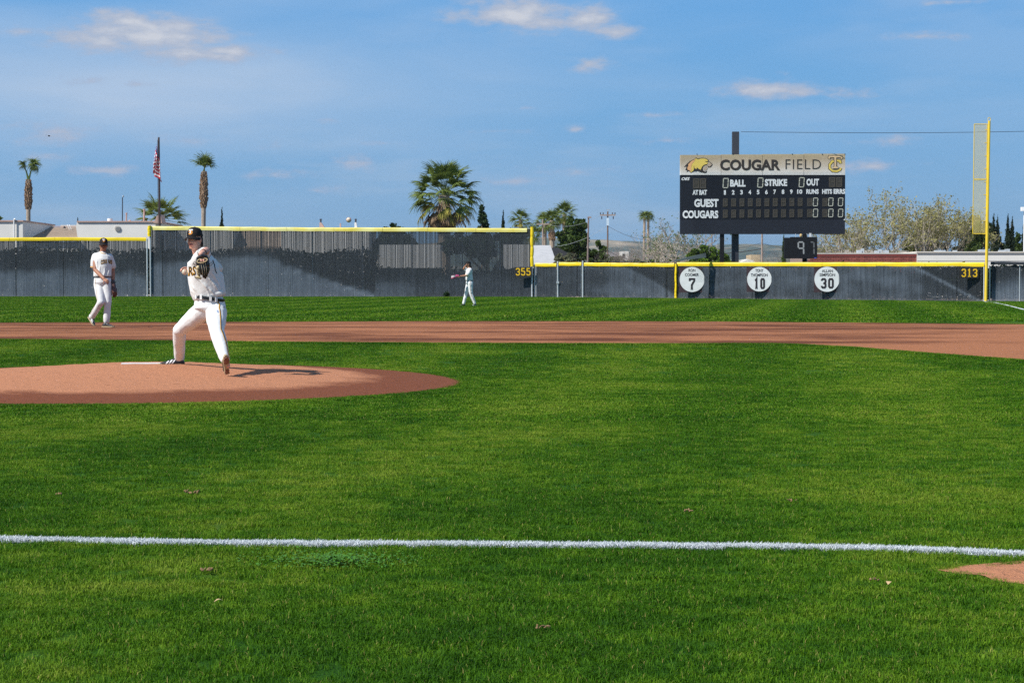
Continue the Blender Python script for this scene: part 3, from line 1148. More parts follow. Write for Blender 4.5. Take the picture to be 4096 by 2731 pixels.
def slat_material():
    m = bpy.data.materials.new('fence_slats')
    m.use_nodes = True
    t = m.node_tree
    p = t.nodes['Principled BSDF']
    p.inputs['Roughness'].default_value = 0.5
    p.inputs['Specular IOR Level'].default_value = 0.4
    at = N(t, 'ShaderNodeAttribute', attribute_name='stain')
    g = N(t, 'ShaderNodeNewGeometry')
    nz = NOISE(t, SCALEV(t, g.outputs['Position'], (1, 1, 0.5)), 9.0, 5, 0.65)
    v = M(t, 'ADD', at.outputs['Fac'], M(t, 'MULTIPLY', M(t, 'SUBTRACT', nz, 0.5), 0.35))
    # bare plastic, then dried sprinkler spray in growing thickness
    c = RAMP(t, v, [(0.0, (0.012, 0.016, 0.020)), (0.30, (0.038, 0.048, 0.060)), (0.62, (0.125, 0.155, 0.195)), (1.0, (0.29, 0.34, 0.40))])
    t.links.new(c, p.inputs['Base Color'])
    return m


m_slat = slat_material()


def stain_at(px, py, sec):
    """dried sprinkler spray on the slats: 0 bare, 1 thickly whitened"""
    n1 = noise.noise((px / 160, py / 60, 1)) * 0.5 + noise.noise((px / 55, py / 30, 5)) * 0.3
    n2 = noise.noise((px / 14, py / 120, 9)) * 0.5

    def s(a, b, x):
        t = min(1, max(0, (x - a) / (b - a)))
        return t * t * (3 - 2 * t)
    v = 0.10
    if sec == 'left':
        v = 0.12 + 0.5 * s(1045, 1110, py + n1 * 45 + (px - 300) * (0.02 if px < 300 else -0.06))
    elif sec == 'tall':
        if px < 1500:
            # spray domes
            top = 1075 - 55 * math.exp(-((px - 860) / 230) ** 2) - 30 * math.exp(-((px - 1130) / 170) ** 2)
            if px > 1120:
                top = max(top, 1050 + (px - 1120) ** 1.0 * 0.34)
            v = 0.10 + 0.50 * s(-14, 26, py - top + n1 * 26)
            v += 0.20 * math.exp(-((py - top - 8) / 9) ** 2) * (1 if px > 1150 else 0.2)
        else:
            v = 0.12 + 0.22 * s(1080, 1150, py + n1 * 30) + 0.10 * s(1500, 1480, px)
            v += 0.12 * math.exp(-((px - 1560) / 90) ** 2) * s(1110, 1150, py)
    elif sec == 'mid':
        v = 0.30 + 0.20 * n1
        arc = 1045 + max(0, px - 2440) ** 1.35 * 0.072
        if px > 2400:
            v += 0.18 * s(-5, 12, py - arc) * s(2400, 2470, px)
            v -= 0.22 * s(4, -10, py - arc)
    elif sec == 'right':
        v = 0.42 + 0.22 * n1
        arc = 1052 + max(0, px - 3640) * 0.52 - max(0, px - 3800) * 0.0
        if px > 3560:
            v += 0.18 * math.exp(-((py - arc - 8) / 10) ** 2)
            v -= 0.52 * s(3, -9, py - arc) * s(3620, 3700, px)
            if px > 3680 and py > arc + 12:
                v -= 0.20 * s(3680, 3700, px)
    else:
        v = 0.08 + 0.62 * s(1085 + n1 * 40, 1175, py + (px - 4000) * 0.25)
    v += n2 * 0.18 + n1 * 0.10
    # soil splashed up at the foot
    return max(0.0, min(1.0, v))


def fence_run(parent, p0, p1, ztop, sec, pitch=0.070, width=0.0555, zb=0.03):
    d = (p1 - p0)
    L = d.length
    d.normalize()
    nrm = Vector((-d.y, d.x, 0))
    n = int(L / pitch)
    nseg = 16
    V = np.zeros((n, nseg + 1, 4, 3), np.float32)
    S = np.zeros((n, nseg + 1, 4), np.float32)
    rs_ = random.Random(int(p0.x * 10))
    for i in range(n):
        c = p0 + d * ((i + 0.5) * pitch + rs_.uniform(-0.004, 0.004))
        z0 = float(gz(c.x, c.y)) + zb
        z1 = ztop(i / n) + z0 - zb - 0.08
        lean = rs_.uniform(-0.006, 0.006)
        hw = width / 2 * rs_.uniform(0.93, 1.05)
        miss = rs_.random() < 0.012
        if miss:
            hw *= 0.35
        for k in range(nseg + 1):
            f = k / nseg
            z = z0 + (z1 - z0) * f
            cc_ = c + d * lean * f
            px, py = proj(cc_.x, cc_.y, z)
            sv = stain_at(float(px), float(py), sec)
            for q, (a, b) in enumerate(((-1, -1), (1, -1), (1, 1), (-1, 1))):
                w = cc_ + d * (a * hw) + nrm * (b * 0.006)
                V[i, k, q] = (w.x, w.y, z)
                S[i, k, q] = sv
    base = np.arange(n)[:, None, None] * (nseg + 1) * 4 + np.arange(nseg)[None, :, None] * 4
    q = np.arange(4)[None, None, :]
    q2 = (q + 1) % 4
    Fc = np.stack([base + q, base + q2, base + 4 + q2, base + 4 + q], -1).reshape(-1, 4)
    o = npmesh('privacy_slats', V.reshape(-1, 3), Fc, m_slat, parent, attr={'stain': S.ravel()})
    stuff(o)
    # woven wire in front of and behind the slats
    mb = MB()
    step = 0.085
    H = ztop(0.5)
    k = -H
    while k < L:
        for sg in (1, -1):
            a0 = max(0, k)
            a1 = min(L, k + H)
            if a1 - a0 > 0.05:
                za, zb_ = (a0 - k), (a1 - k)
                if sg < 0:
                    za, zb_ = H - za, H - zb_
                A_ = p0 + d * a0 - nrm * 0.012
                B_ = p0 + d * a1 - nrm * 0.012
                ga = float(gz(A_.x, A_.y))
                gb = float(gz(B_.x, B_.y))
                mb.tube([(A_.x, A_.y, ga + 0.02 + za * .985), (B_.x, B_.y, gb + 0.02 + zb_ * .985)], [0.0015, 0.0015], 3, False)
        k += step
    stuff(part('chain_link_mesh', mb, m_wire, parent))


def cap_run(parent, pts, m, h=0.20, gap_px=()):
    """flexible plastic cap folded over the top rail, in lengths: each length is one part"""
    for i in range(len(pts) - 1):
        a, b = pts[i], pts[i + 1]
        dd = (b - a).normalized()
        nr_ = Vector((-dd.y, dd.x, 0))
        a = a + dd * 0.012
        n = 10
        mb = MB()
        rings = []
        for q in range(n + 1):
            f = q / n
            c = a.lerp(b, f)
            wv = 0.012 * math.sin(f * 9 + i * 2.3) + 0.014 * noise.noise((c.x * 0.9, i, 0))
            ht = h * (1 + 0.10 * noise.noise((c.x * 0.6, 3, i)))
            ring = []
            for (u, v) in ((-0.055, -ht), (-0.060, -ht * .5), (-0.055, -0.05), (-0.030, 0.0), (0.0, 0.012), (0.030, 0.0), (0.055, -0.05), (0.055, -ht), (0.045, -ht), (0.045, -0.05), (0.0, 0.0), (-0.045, -0.05), (-0.045, -ht)):
                ring.append(c + nr_ * (u + (wv if v < -0.02 else 0)) + Vector((0, 0, v + wv * 0.5)))
            rings.append(ring)
        m_ = len(rings[0])
        vs = [v for r in rings for v in r]
        fs = [(q * m_ + k, q * m_ + (k + 1) % m_, (q + 1) * m_ + (k + 1) % m_, (q + 1) * m_ + k) for q in range(n) for k in range(m_)]
        mb.add(vs, fs)
        part('cap_length', mb, m, parent, smooth=False)


def top_pts(pxs, pys, p0, p1):
    """points along the ground line p0-p1 whose tops land on the photographed heights"""
    out = []
    for px, py in zip(pxs, pys):
        # intersect viewing column with the fence line
        u = (px - 2048) / F
        d = p1 - p0
        # x = u * y (camera at origin, small pitch ignored in x), refine with wp
        t = (u * p0.y - p0.x) / (d.x - u * d.y)
        Yq = p0.y + d.y * t
        out.append(wp(px, py, Yq))
    return out


def post(parent, px, y_top, p0, p1, r=0.04, m=None, name='post', cap=True):
    w = top_pts([px], [y_top], p0, p1)[0]
    z0 = float(gz(w.x, w.y)) - 0.02
    mb = MB()
    yy = w.y + (0.05 if r < 0.038 else -0.07)
    mb.tube([(w.x, yy, z0), (w.x, yy, w.z)], [r, r], 12)
    if cap:
        mb.ell((w.x, yy, w.z), (r * 1.15, r * 1.15, r * 0.8), None, 10, 6)
    return part(name, mb, m or m_galv, parent)


def padding(parent, px, y0, y1, p0, p1, m, w=0.30, seams=()):
    a = top_pts([px], [y0], p0, p1)[0]
    b = top_pts([px], [y1], p0, p1)[0]
    mb = MB()
    zs = [a.z + (b.z - a.z) * q / 20 for q in range(21)]
    pts, rad = [], []
    for q, z in enumerate(zs):
        k = 1 + 0.03 * math.sin(q * 1.3 + px)
        if any(abs(q / 20 - s) < 0.026 for s in seams):
            k *= 0.86
        pts.append((a.x + 0.01 * math.sin(q * 0.7), a.y - 0.10, z))
        rad.append((w / 2 * k, 0.09 * k))
    mb.tube(pts, rad, 12, True, ref=(1, 0, 0))
    return part('post_padding', mb, m, parent)


def fence_thing(name, label, p0, p1):
    return thing(name, label, 'fence', ((p0.x + p1.x) / 2, (p0.y + p1.y) / 2, float(gz((p0.x + p1.x) / 2, (p0.y + p1.y) / 2))))


# left fence
f1 = fence_thing('chain_link_fence', 'slatted grey chain link fence with bright yellow cap left of the taller fence', FL0, COR_L)
pa, pb = FL0, Vector((top_pts([588], [1100], FL0, COR_L)[0].x, 117.0, 0))
top1 = top_pts([-300, 120, 510, 860], [953, 953, 953, 953], FL0, COR_L)
tp = top_pts([-900, -330, 38, 220, 585], [955, 953, 951, 950, 951], FL0, COR_L)
hL = tp[-1].z - float(gz(tp[-1].x, tp[-1].y))
fence_run(f1, FL0, pb, lambda f: hL, 'left')
cap_run(f1, tp, m_yellow, 0.20)
for px in (-560, -260, 35, 230, 420):
    post(f1, px, 965, FL0, COR_L, 0.03)
post(f1, 589, 957, FL0, COR_L, 0.05)
# tall fence (batter's eye)
f2 = fence_thing('tall_chain_link_fence', 'tall slatted fence with pale faded yellow cap behind the pitcher and outfielder', COR_L, COR_M)
tp = top_pts([600, 776, 960, 1147, 1336, 1530, 1711, 1903, 2108], [906, 906, 908, 910, 911, 911, 912, 913, 914], COR_L, COR_M)
hT = 4.38
fence_run(f2, COR_L + Vector((0.15, 0, 0)), COR_M, lambda f: hT - 0.10, 'tall')
cap_run(f2, tp, m_cream, 0.23)
for px in (640, 840, 1045, 1250, 1450, 1650, 1850, 2000):
    post(f2, px, 925, COR_L, COR_M, 0.035)
post(f2, 602, 930, COR_L, COR_M, 0.05)
padding(f2, 598, 903, 946, COR_L, COR_M, m_yellow, 0.22)
padding(f2, 2128, 908, 1066, COR_L, COR_M, m_yellow, 0.21, (0.27, 0.52, 0.75))
post(f2, 2128, 1060, COR_L, COR_M, 0.05)
post(f2, 2138, 1060, COR_L, COR_M, 0.03)
# rails
for f_, pq0, pq1, hz in ((f1, FL0, COR_L, hL - .1), (f2, COR_L, COR_M, 4.25)):
    mb = MB()
    mb.tube([(pq0.x, pq0.y + 0.03, float(gz(pq0.x, pq0.y)) + hz), (pq1.x - 0.1, pq1.y + 0.03, float(gz(pq1.x, pq1.y)) + hz)], [0.025, 0.025], 6)
    part('top_rail', mb, m_galv, f_)
# gate section between tall fence and yellow post
g0 = top_pts([2146], [1100], COR_M, POLE)[0]
g1 = top_pts([2228], [1100], COR_M, POLE)[0]
g2 = top_pts([2236], [1100], COR_M, POLE)[0]
g3 = top_pts([2327], [1100], COR_M, POLE)[0]
g4 = top_pts([2333], [1100], COR_M, POLE)[0]
g5 = top_pts([2700], [1100], COR_M, POLE)[0]
g6 = top_pts([2708], [1100], COR_M, POLE)[0]
for v in (g0, g1, g2, g3, g4, g5, g6):
    v.z = 0
gt = thing('double_gate', 'pair of slatted fence gates with yellow caps right of the tall fence', 'gate', (g1.x, g1.y, float(gz(g1.x, g1.y))))
for a, b, x0, x1, yt in ((g0, g1, 2141, 2226, (1053, 1054)), (g2, g3, 2233, 2326, (1050, 1050))):
    lf = bpy.data.objects.new('gate_leaf', None)
    COL.objects.link(lf)
    lf.parent = gt
    h_ = top_pts([x0], [1060], COR_M, POLE)[0].z - float(gz(a.x, a.y))
    fence_run(lf, a, b, lambda f, h_=h_: h_, 'mid', zb=0.06)
    cap_run(lf, top_pts([x0, x1], yt, COR_M, POLE), m_yellow, 0.20)
    post(lf, x0 + 3, 1054, COR_M, POLE, 0.028, name='gate_post')
    post(lf, x1 - 2, 1054, COR_M, POLE, 0.028, name='gate_post')
mb = MB()
lk = top_pts([2231], [1130], COR_M, POLE)[0]
mb.box((lk.x, lk.y - 0.12, lk.z), (0.16, 0.06, 0.14))
part('latch', mb, m_galv, gt)
f3 = fence_thing('low_chain_link_fence', 'low slatted fence between the gates and the yellow padded post', g4, g5)
h3 = top_pts([2400], [1060], COR_M, POLE)[0].z - float(gz(g4.x, g4.y))
fence_run(f3, g4, g5, lambda f: h3, 'mid')
cap_run(f3, top_pts([2334, 2443, 2570, 2697], [1051, 1052, 1053, 1053], COR_M, POLE), m_yellow, 0.20)
post(f3, 2231, 1048, COR_M, POLE, 0.05)
post(f3, 2331, 1046, COR_M, POLE, 0.055)
for px in (2430, 2520, 2610):
    post(f3, px, 1062, COR_M, POLE, 0.03)
padding(f3, 2703, 1055, 1208, COR_M, POLE, m_yellow, 0.145, (0.3, 0.5, 0.75))
f4 = fence_thing('right_chain_link_fence', 'slatted fence with yellow cap carrying three round number banners under the scoreboard', g6, POLE)
h4 = top_pts([3300], [1058], COR_M, POLE)[0].z - float(gz(15, 107))
fence_run(f4, g6, POLE - Vector((0.15, 0, 0)), lambda f: h4, 'right')
cap_run(f4, top_pts([2708, 3073, 3289, 3505, 3700, 3938], [1050, 1050, 1050, 1050, 1050, 1050], COR_M, POLE), m_yellow, 0.215)
for px in (2830, 2960, 3090, 3220, 3350, 3480, 3610, 3740, 3860):
    post(f4, px, 1062, COR_M, POLE, 0.03)
f5 = fence_thing('black_capped_fence', 'slatted fence with black cap to the right of the yellow foul pole', POLE, FR1)
h5 = top_pts([4000], [1058], POLE, FR1)[0].z - float(gz(27, 103))
fence_run(f5, POLE + Vector((0.35, 0, 0)), FR1, lambda f: h5, 'far')
cap_run(f5, top_pts([3962, 4200, 4500, 5000], [1048, 1048, 1048, 1048], POLE, FR1), m_blackcap, 0.15)
post(f5, 3935, 1070, POLE, FR1, 0.04)
post(f5, 3958, 1070, POLE, FR1, 0.04)
for px in (4080, 4250):
    post(f5, px, 1062, POLE, FR1, 0.03)

# distance signs
m_signblack = mat('sign_black', (0.022, 0.020, 0.018), 0.55)
m_signgold = mat('sign_gold', (0.85, 0.52, 0.01), 0.5)
for (x0, x1, y0, y1, dg, (a, b), tx, lab) in [(2058, 2128, 1069, 1106, '355', (COR_L, COR_M), (2063, 2122, 1072, 1102), 'black distance sign with gold numerals 355 at the right end of the tall fence'),
                                             (3837, 3914, 1070, 1112, '313', (COR_M, POLE), (3846, 3909, 1075, 1108), 'black distance sign with gold numerals 313 beside the foul pole')]:
    c = top_pts([(x0 + x1) / 2], [(y0 + y1) / 2], a, b)[0]
    Yq = c.y - 0.42
    q0, q1 = wp(x0, y1, Yq), wp(x1, y0, Yq)
    th_ = thing('distance_sign', lab, 'sign', (c.x, c.y, q0.z))
    mb = MB()
    mb.bb(q0.x, q1.x, Yq, Yq + 0.03, q0.z, q1.z)
    part('board', mb, m_signblack, th_)
    mb = MB()
    t0, t1 = wp(tx[0], tx[3], Yq), wp(tx[1], tx[2], Yq)
    block_digits(mb, dg, t0.x, t0.z, t1.x, t1.z, Yq - 0.004, th=0.012)
    part('numerals', mb, m_signgold, th_)

# retired number banners
m_banner = mat('banner_cloth_maroon', (0.055, 0.030, 0.036), 0.8, var=0.25, vscale=4)
m_disc = mat('banner_white', (0.80, 0.81, 0.80), 0.75, var=0.08, vscale=4)
m_ink = mat('banner_ink', (0.028, 0.022, 0.028), 0.7)


def serif_bits(co):
    return co


for (x0, x1, y0, y1, l1, l2, num, lab, s1, s2, nb) in [
        (2717, 2820, 1067, 1170, 'RON', 'COOMER', '7', 'banner with a white disc and large number 7, nearest the yellow padded post', (2754, 2781, 1075, 1087), (2740, 2795, 1093, 1105), (2755, 2781, 1112, 1160)),
        (2987, 3088, 1067, 1168, 'TONY', 'THOMPSON', '10', 'banner with a white disc and number 10, middle of the three', (3021, 3053, 1076, 1088), (3003, 3070, 1094, 1106), (3016, 3060, 1112, 1156)),
        (3256, 3360, 1066, 1169, 'ALLAN', 'SIMPSON', '30', 'banner with a white disc and number 30 and wrinkled dark corners', (3287, 3331, 1078, 1089), (3278, 3340, 1093, 1105), (3283, 3335, 1112, 1154))]:
    c = top_pts([(x0 + x1) / 2], [(y0 + y1) / 2], COR_M, POLE)[0]
    Yq = c.y - 0.22 - 0.12
    q0, q1 = wp(x0, y1, Yq), wp(x1, y0, Yq)
    bn_ = thing('number_banner', lab, 'banner', (c.x, c.y, q0.z), 'round number banners on the right fence')
    # slightly wavy cloth
    nn_ = 24
    gx, gzv = np.meshgrid(np.linspace(0, 1, nn_), np.linspace(0, 1, nn_), indexing='ij')
    off = 0.010 * np.sin(gx * 9 + gzv * 4 + x0) * (0.4 + gzv) + 0.03 * np.exp(-((gx - 1) ** 2 + (gzv - 1) ** 2) * 18) * np.sin((gx - gzv) * 22) + 0.02 * np.exp(-((gx) ** 2 + (gzv - 1) ** 2) * 18) * np.sin((gx + gzv) * 22)
    VX = q0.x + gx * (q1.x - q0.x)
    VZ = q0.z + gzv * (q1.z - q0.z) - 0.03 * np.sin(gx * math.pi) * gzv + 0.02 * np.sin(gx * math.pi) * (1 - gzv)
    npmesh('cloth', np.stack([VX.ravel(), (Yq + 0.06 + off).ravel(), VZ.ravel()], 1), grid_faces(nn_, nn_), m_banner, bn_, smooth=True)
    mb = MB()
    cx, cz, rr_ = (q0.x + q1.x) / 2, (q0.z + q1.z) / 2 + 0.01, (q1.x - q0.x) * 0.485
    mb.prism([(cx + rr_ * math.cos(a_ * math.pi / 32), cz + rr_ * math.sin(a_ * math.pi / 32)) for a_ in range(64)], Yq + 0.012, Yq - 0.002)
    part('disc', mb, m_disc, bn_)
    for tx_, s in ((l1, s1), (l2, s2)):
        t0, t1 = wp(s[0], s[3], Yq), wp(s[1], s[2], Yq)
        fit_text(tx_, t0.x, t0.z, t1.x, t1.z, Yq - 0.005, m_ink, bn_, bold=0.012, name='player_name')
    t0, t1 = wp(nb[0], nb[3], Yq), wp(nb[1], nb[2], Yq)
    mb = MB()
    block_digits(mb, num, t0.x, t0.z, t1.x, t1.z, Yq - 0.005, w=0.115)
    part('number', mb, m_ink, bn_)

# foul pole
m_pole = mat('foul_pole_yellow', (0.80, 0.56, 0.035), 0.45, var=0.08, vscale=2)


def screen_material():
    m = bpy.data.materials.new('foul_pole_screen')
    m.use_nodes = True
    t = m.node_tree
    p = t.nodes['Principled BSDF']
    p.inputs['Base Color'].default_value = (0.62, 0.50, 0.14, 1)
    p.inputs['Roughness'].default_value = 0.6
    tr = N(t, 'ShaderNodeBsdfTransparent')
    mx = N(t, 'ShaderNodeMixShader')
    mx.inputs[0].default_value = 0.40
    t.links.new(tr.outputs[0], mx.inputs[1])
    t.links.new(p.outputs[0], mx.inputs[2])
    t.links.new(mx.outputs[0], t.nodes['Material Output'].inputs['Surface'])
    return m


PY = POLE.y - 0.35
pb_ = wp(3943, 1209, PY)
pt = wp(3957, 482, PY)
fp = thing('foul_pole', 'tall yellow foul pole with two stacked wire screen panels on its left side', 'foul pole', (pb_.x, pb_.y, float(gz(pb_.x, PY))))
mb = MB()
mb.tube([(pb_.x, PY, float(gz(pb_.x, PY)) - 0.05), (pt.x, PY, pt.z - 0.03)], [0.085, 0.075], 14)
part('pole', mb, m_pole, fp, smooth=False)
mb = MB()
c = Vector((pt.x, PY, pt.z + 0.06))
mb.tube([c + Vector((0.075 * math.cos(a * .5236), 0, 0.10 * math.sin(a * .5236))) for a in range(13)], [0.016] * 13, 6, False)
part('top_ring', mb, m_pole, fp)
for (yt, yb, xl, xr, xlb, xrb) in ((497, 716, 3897, 3949, 3894, 3946), (720, 935, 3894, 3946, 3891, 3943)):
    a, b = wp(xl, yt, PY), wp(xr, yt, PY)
    c, d_ = wp(xlb, yb, PY), wp(xrb, yb, PY)
    mb = MB()
    for p_, q_ in ((a, b), (c, d_), (a, c), (b, d_)):
        mb.tube([p_, q_], [0.022, 0.022], 6)
    fr = part('screen_frame', mb, m_pole, fp)
    # woven screen
    mb = MB()
    W_, H_ = b.x - a.x, a.z - c.z
    s_ = 0.05
    for q in range(1, int(W_ / s_)):
        f = q * s_ / W_
        mb.tube([a.lerp(b, f), c.lerp(d_, f)], [0.0065, 0.0065], 4, False)
    for q in range(1, int(H_ / s_)):
        f = q * s_ / H_
        mb.tube([a.lerp(c, f), b.lerp(d_, f)], [0.0065, 0.0065], 4, False)
    stuff(part('wire_screen', mb, mat('screen_wire', (0.66, 0.55, 0.22), 0.6), fr))
for q in range(9):
    w = wp(3950 - q * 1.2, 520 + q * 52, PY)
    mb = MB()
    mb.box((w.x - 0.05, PY, w.z), (0.16, 0.04, 0.035))
    part('bracket', mb, m_pole, fp)

# ------------------------------------------------------------------ scoreboard
SY = 110.0
m_board = mat('scoreboard_face', (0.014, 0.018, 0.027), 0.8, var=0.1, vscale=0.6, spec=0.15)
m_board2 = mat('scoreboard_lower_face', (0.026, 0.031, 0.044), 0.8, var=0.1, vscale=0.6, spec=0.15)
m_white = mat('scoreboard_lettering', (0.88, 0.90, 0.91), 0.6)
m_bulb = mat('lit_segments', (0.62, 0.62, 0.52), 0.5)
m_dim = mat('unlit_segments', (0.060, 0.052, 0.042), 0.6, var=0.3, vscale=14)
m_black = mat('black_steel', (0.012, 0.013, 0.016), 0.7, spec=0.2)
m_char = mat('charcoal_steel', (0.040, 0.043, 0.055), 0.55)


def Z5(x, y):
    """scoreboard close-up coordinates -> photograph pixels"""
    return 2690 + x * 0.31037, 590 + y * 0.31037


def SB(x, y, Yq=SY):
    return wp(*Z5(x, y), Yq)


c0 = SB(102, 1115)
c1 = SB(2228, 90)
sb = thing('scoreboard', 'large black electronic scoreboard with tan header standing on posts behind the right fence', 'scoreboard', ((c0.x + c1.x) / 2, SY + 0.3, float(gz(15, SY))))
mb = MB()
lo = SB(102, 925)
hd = SB(102, 357)
mb.bb(c0.x, c1.x, SY, SY + 0.5, lo.z, hd.z)
cab = part('cabinet', mb, m_board, sb)
mb = MB()
mb.bb(c0.x, c1.x, SY + 0.01, SY + 0.5, c0.z, lo.z - 0.01)
part('lower_panel', mb, m_board2, sb)


def header_material():
    m = bpy.data.materials.new('header_print')
    m.use_nodes = True
    t = m.node_tree
    p = t.nodes['Principled BSDF']
    p.inputs['Roughness'].default_value = 0.6
    g = N(t, 'ShaderNodeNewGeometry')
    sp = N(t, 'ShaderNodeSeparateXYZ')
    t.links.new(g.outputs['Position'], sp.inputs[0])
    v = N(t, 'ShaderNodeMapRange', i_1=hd.z, i_2=c1.z)
    t.links.new(sp.outputs[2], v.inputs[0])
    nz = NOISE(t, g.outputs['Position'], 0.9, 4, 0.6)
    fine = NOISE(t, g.outputs['Position'], 22, 3, 0.7)
    vv = M(t, 'ADD', v.outputs[0], M(t, 'MULTIPLY', M(t, 'SUBTRACT', nz, 0.5), 0.7))
    c = RAMP(t, vv, [(0.05, (0.80, 0.78, 0.75)), (0.40, (0.68, 0.60, 0.52)), (0.80, (0.50, 0.40, 0.28)), (1.0, (0.52, 0.43, 0.28))])
    c = MIX(t, M(t, 'MULTIPLY', vv, 0.5, clamp=True), c, RAMP(t, fine, [(0.3, (0.24, 0.17, 0.10)), (0.7, (0.58, 0.48, 0.30))]))
    t.links.new(c, p.inputs['Base Color'])
    return m


m_head = header_material()
seams = [102, 626, 1158, 1693, 2228]
for i in range(4):
    a, b = SB(seams[i], 357), SB(seams[i + 1], 97 - i * 5)
    mb = MB()
    mb.bb(a.x + (0.008 if i else 0), b.x - 0.008, SY - 0.02, SY + 0.4, hd.z + 0.01, b.z)
    part('header_panel', mb, m_head, sb)
m_hink = mat('header_ink', (0.035, 0.026, 0.022), 0.6)
hY = SY - 0.022


def sbt(s, x0, y0, x1, y1, m=None, bold=0.03, shear=0.0, Yq=None, name='lettering', spacing=1.0):
    Yq = SY if Yq is None else Yq
    a, b = SB(x0, y1, Yq), SB(x1, y0, Yq)
    return fit_text(s, a.x, a.z, b.x, b.z, Yq - 0.004, m or m_white, sb, bold, shear, spacing, name, th=0.012)


sbt('COUGAR', 612, 155, 1388, 296, m_hink, 0.035, Yq=hY)
sbt('FIELD', 1456, 155, 1912, 278, m_hink, -0.012, Yq=hY, spacing=1.12)
sbt('OES', 116, 386, 224, 424, None, 0.03, 0.35)
for s, a in (('BALL', (742, 415, 942, 506)), ('STRIKE', (1190, 408, 1478, 499)), ('OUT', (1726, 403, 1888, 494)), ('AT BAT', (258, 548, 444, 612)),
             ('RUNS', (1724, 538, 1884, 600)), ('HITS', (1928, 538, 2056, 600)), ('ERRS', (2076, 535, 2226, 600)),
             ('GUEST', (280, 664, 594, 770)), ('COUGARS', (130, 812, 590, 914))):
    sbt(s, *a, None, 0.045)
for i, s in enumerate(('1', '2', '3', '4', '5', '6', '7', '8', '9', '10')):
    xc = 677 + i * 107 - (2 if s != '10' else 0)
    hw_ = 17 if s not in ('1', '10') else (12 if s == '1' else 33)
    sbt(s, xc - hw_, 552 - i * 1.2, xc + hw_, 610 - i * 1.2, None, 0.04, name='inning_number')
# digit windows
m_win = mat('digit_window', (0.030, 0.030, 0.030), 0.4, var=0.3, vscale=12)


def digit_cell(x0, y0, x1, y1, ch, lit, win=True):
    a, b = SB(x0, y1), SB(x1, y0)
    if win:
        mb = MB()
        mb.bb(a.x, b.x, SY - 0.012, SY - 0.001, a.z, b.z)
        w_ = part('digit_window', mb, m_dim if not lit else m_win, sb)
    else:
        w_ = sb
    if lit:
        mb = MB()
        dx_ = (b.x - a.x) * 0.10
        seg_digit(mb, ch, a.x + dx_, a.z + dx_, b.x - dx_ * 1.2, b.z - dx_, SY - 0.016, (b.x - a.x) * 0.13, 0.06)
        part('lit_digit', mb, m_bulb, w_)
    else:
        mb = MB()
        w0 = (b.x - a.x)
        seg_digit(mb, '8', a.x + w0 * .14, a.z + w0 * .12, b.x - w0 * .14, b.z - w0 * .12, SY - 0.016, w0 * 0.11, 0.02)
        part('unlit_digit', mb, mat('unlit_segment_bars', (0.095, 0.080, 0.060), 0.6), w_)


for x0, y0, x1, y1 in ((642, 392, 722, 528), (1088, 386, 1170, 522), (1622, 382, 1700, 518)):
    digit_cell(x0, y0, x1, y1, '0', True)
for x0 in (262, 350):
    digit_cell(x0, 398, x0 + 86, 535, '8', False)
for x0 in (2014, 2104):
    digit_cell(x0, 382, x0 + 86, 516, '8', False)
for r_ in range(2):
    for i in range(10):
        x0 = 648 + i * 107.2
        digit_cell(x0, 658 - i * 0.8 + r_ * 144, x0 + 66, 766 - i * 0.8 + r_ * 144, '8', False)
    for x0, l_ in ((1734, False), (1804, True), (1930, False), (2001, True), (2127, True)):
        digit_cell(x0, (652 if not l_ else 645) + r_ * 142, x0 + (68 if not l_ else 72), 760 + r_ * 142, '0', l_)


# cougar emblem: outline silhouette, gold head, orange mane
def CGR(x, y):
    # emblem close-up (2700..3060 x 600..760 at 6.533x)
    return wp(2700 + x / 6.533, 600 + y / 6.533, hY)


outline = [(230, 448), (300, 375), (380, 300), (470, 255), (515, 235), (548, 198), (600, 222), (700, 208), (800, 218), (868, 250), (880, 290), (930, 325), (985, 380), (960, 420), (935, 450), (885, 462), (850, 455), (870, 430), (830, 402), (780, 405), (735, 440), (722, 490), (740, 540), (790, 570), (835, 545), (835, 580), (800, 608), (740, 600), (660, 570), (570, 550), (500, 565), (410, 602), (365, 550), (300, 580), (318, 545), (270, 520), (290, 475), (300, 430)]
inner = [(345, 375), (420, 300), (500, 258), (545, 222), (600, 246), (700, 225), (790, 232), (852, 262), (858, 300), (858, 345), (820, 375), (760, 390), (712, 430), (690, 480), (665, 520), (600, 480), (575, 460), (560, 500), (500, 480), (480, 540), (415, 590), (380, 535), (330, 520), (320, 470), (350, 425)]
orange = [(345, 375), (420, 300), (500, 258), (540, 235), (500, 300), (440, 370), (420, 460), (430, 540), (400, 560), (380, 535), (330, 520), (320, 470), (350, 425)]
muzzle = [(870, 300), (925, 340), (965, 385), (940, 405), (900, 440), (870, 425), (835, 390), (862, 350)]


def emb(poly, dy, m, nm):
    mb = MB()
    pts = [CGR(*p) for p in poly]
    mb.prism([(p.x, p.z) for p in pts], hY - dy, hY - dy - 0.004)
    return part(nm, mb, m, sb)


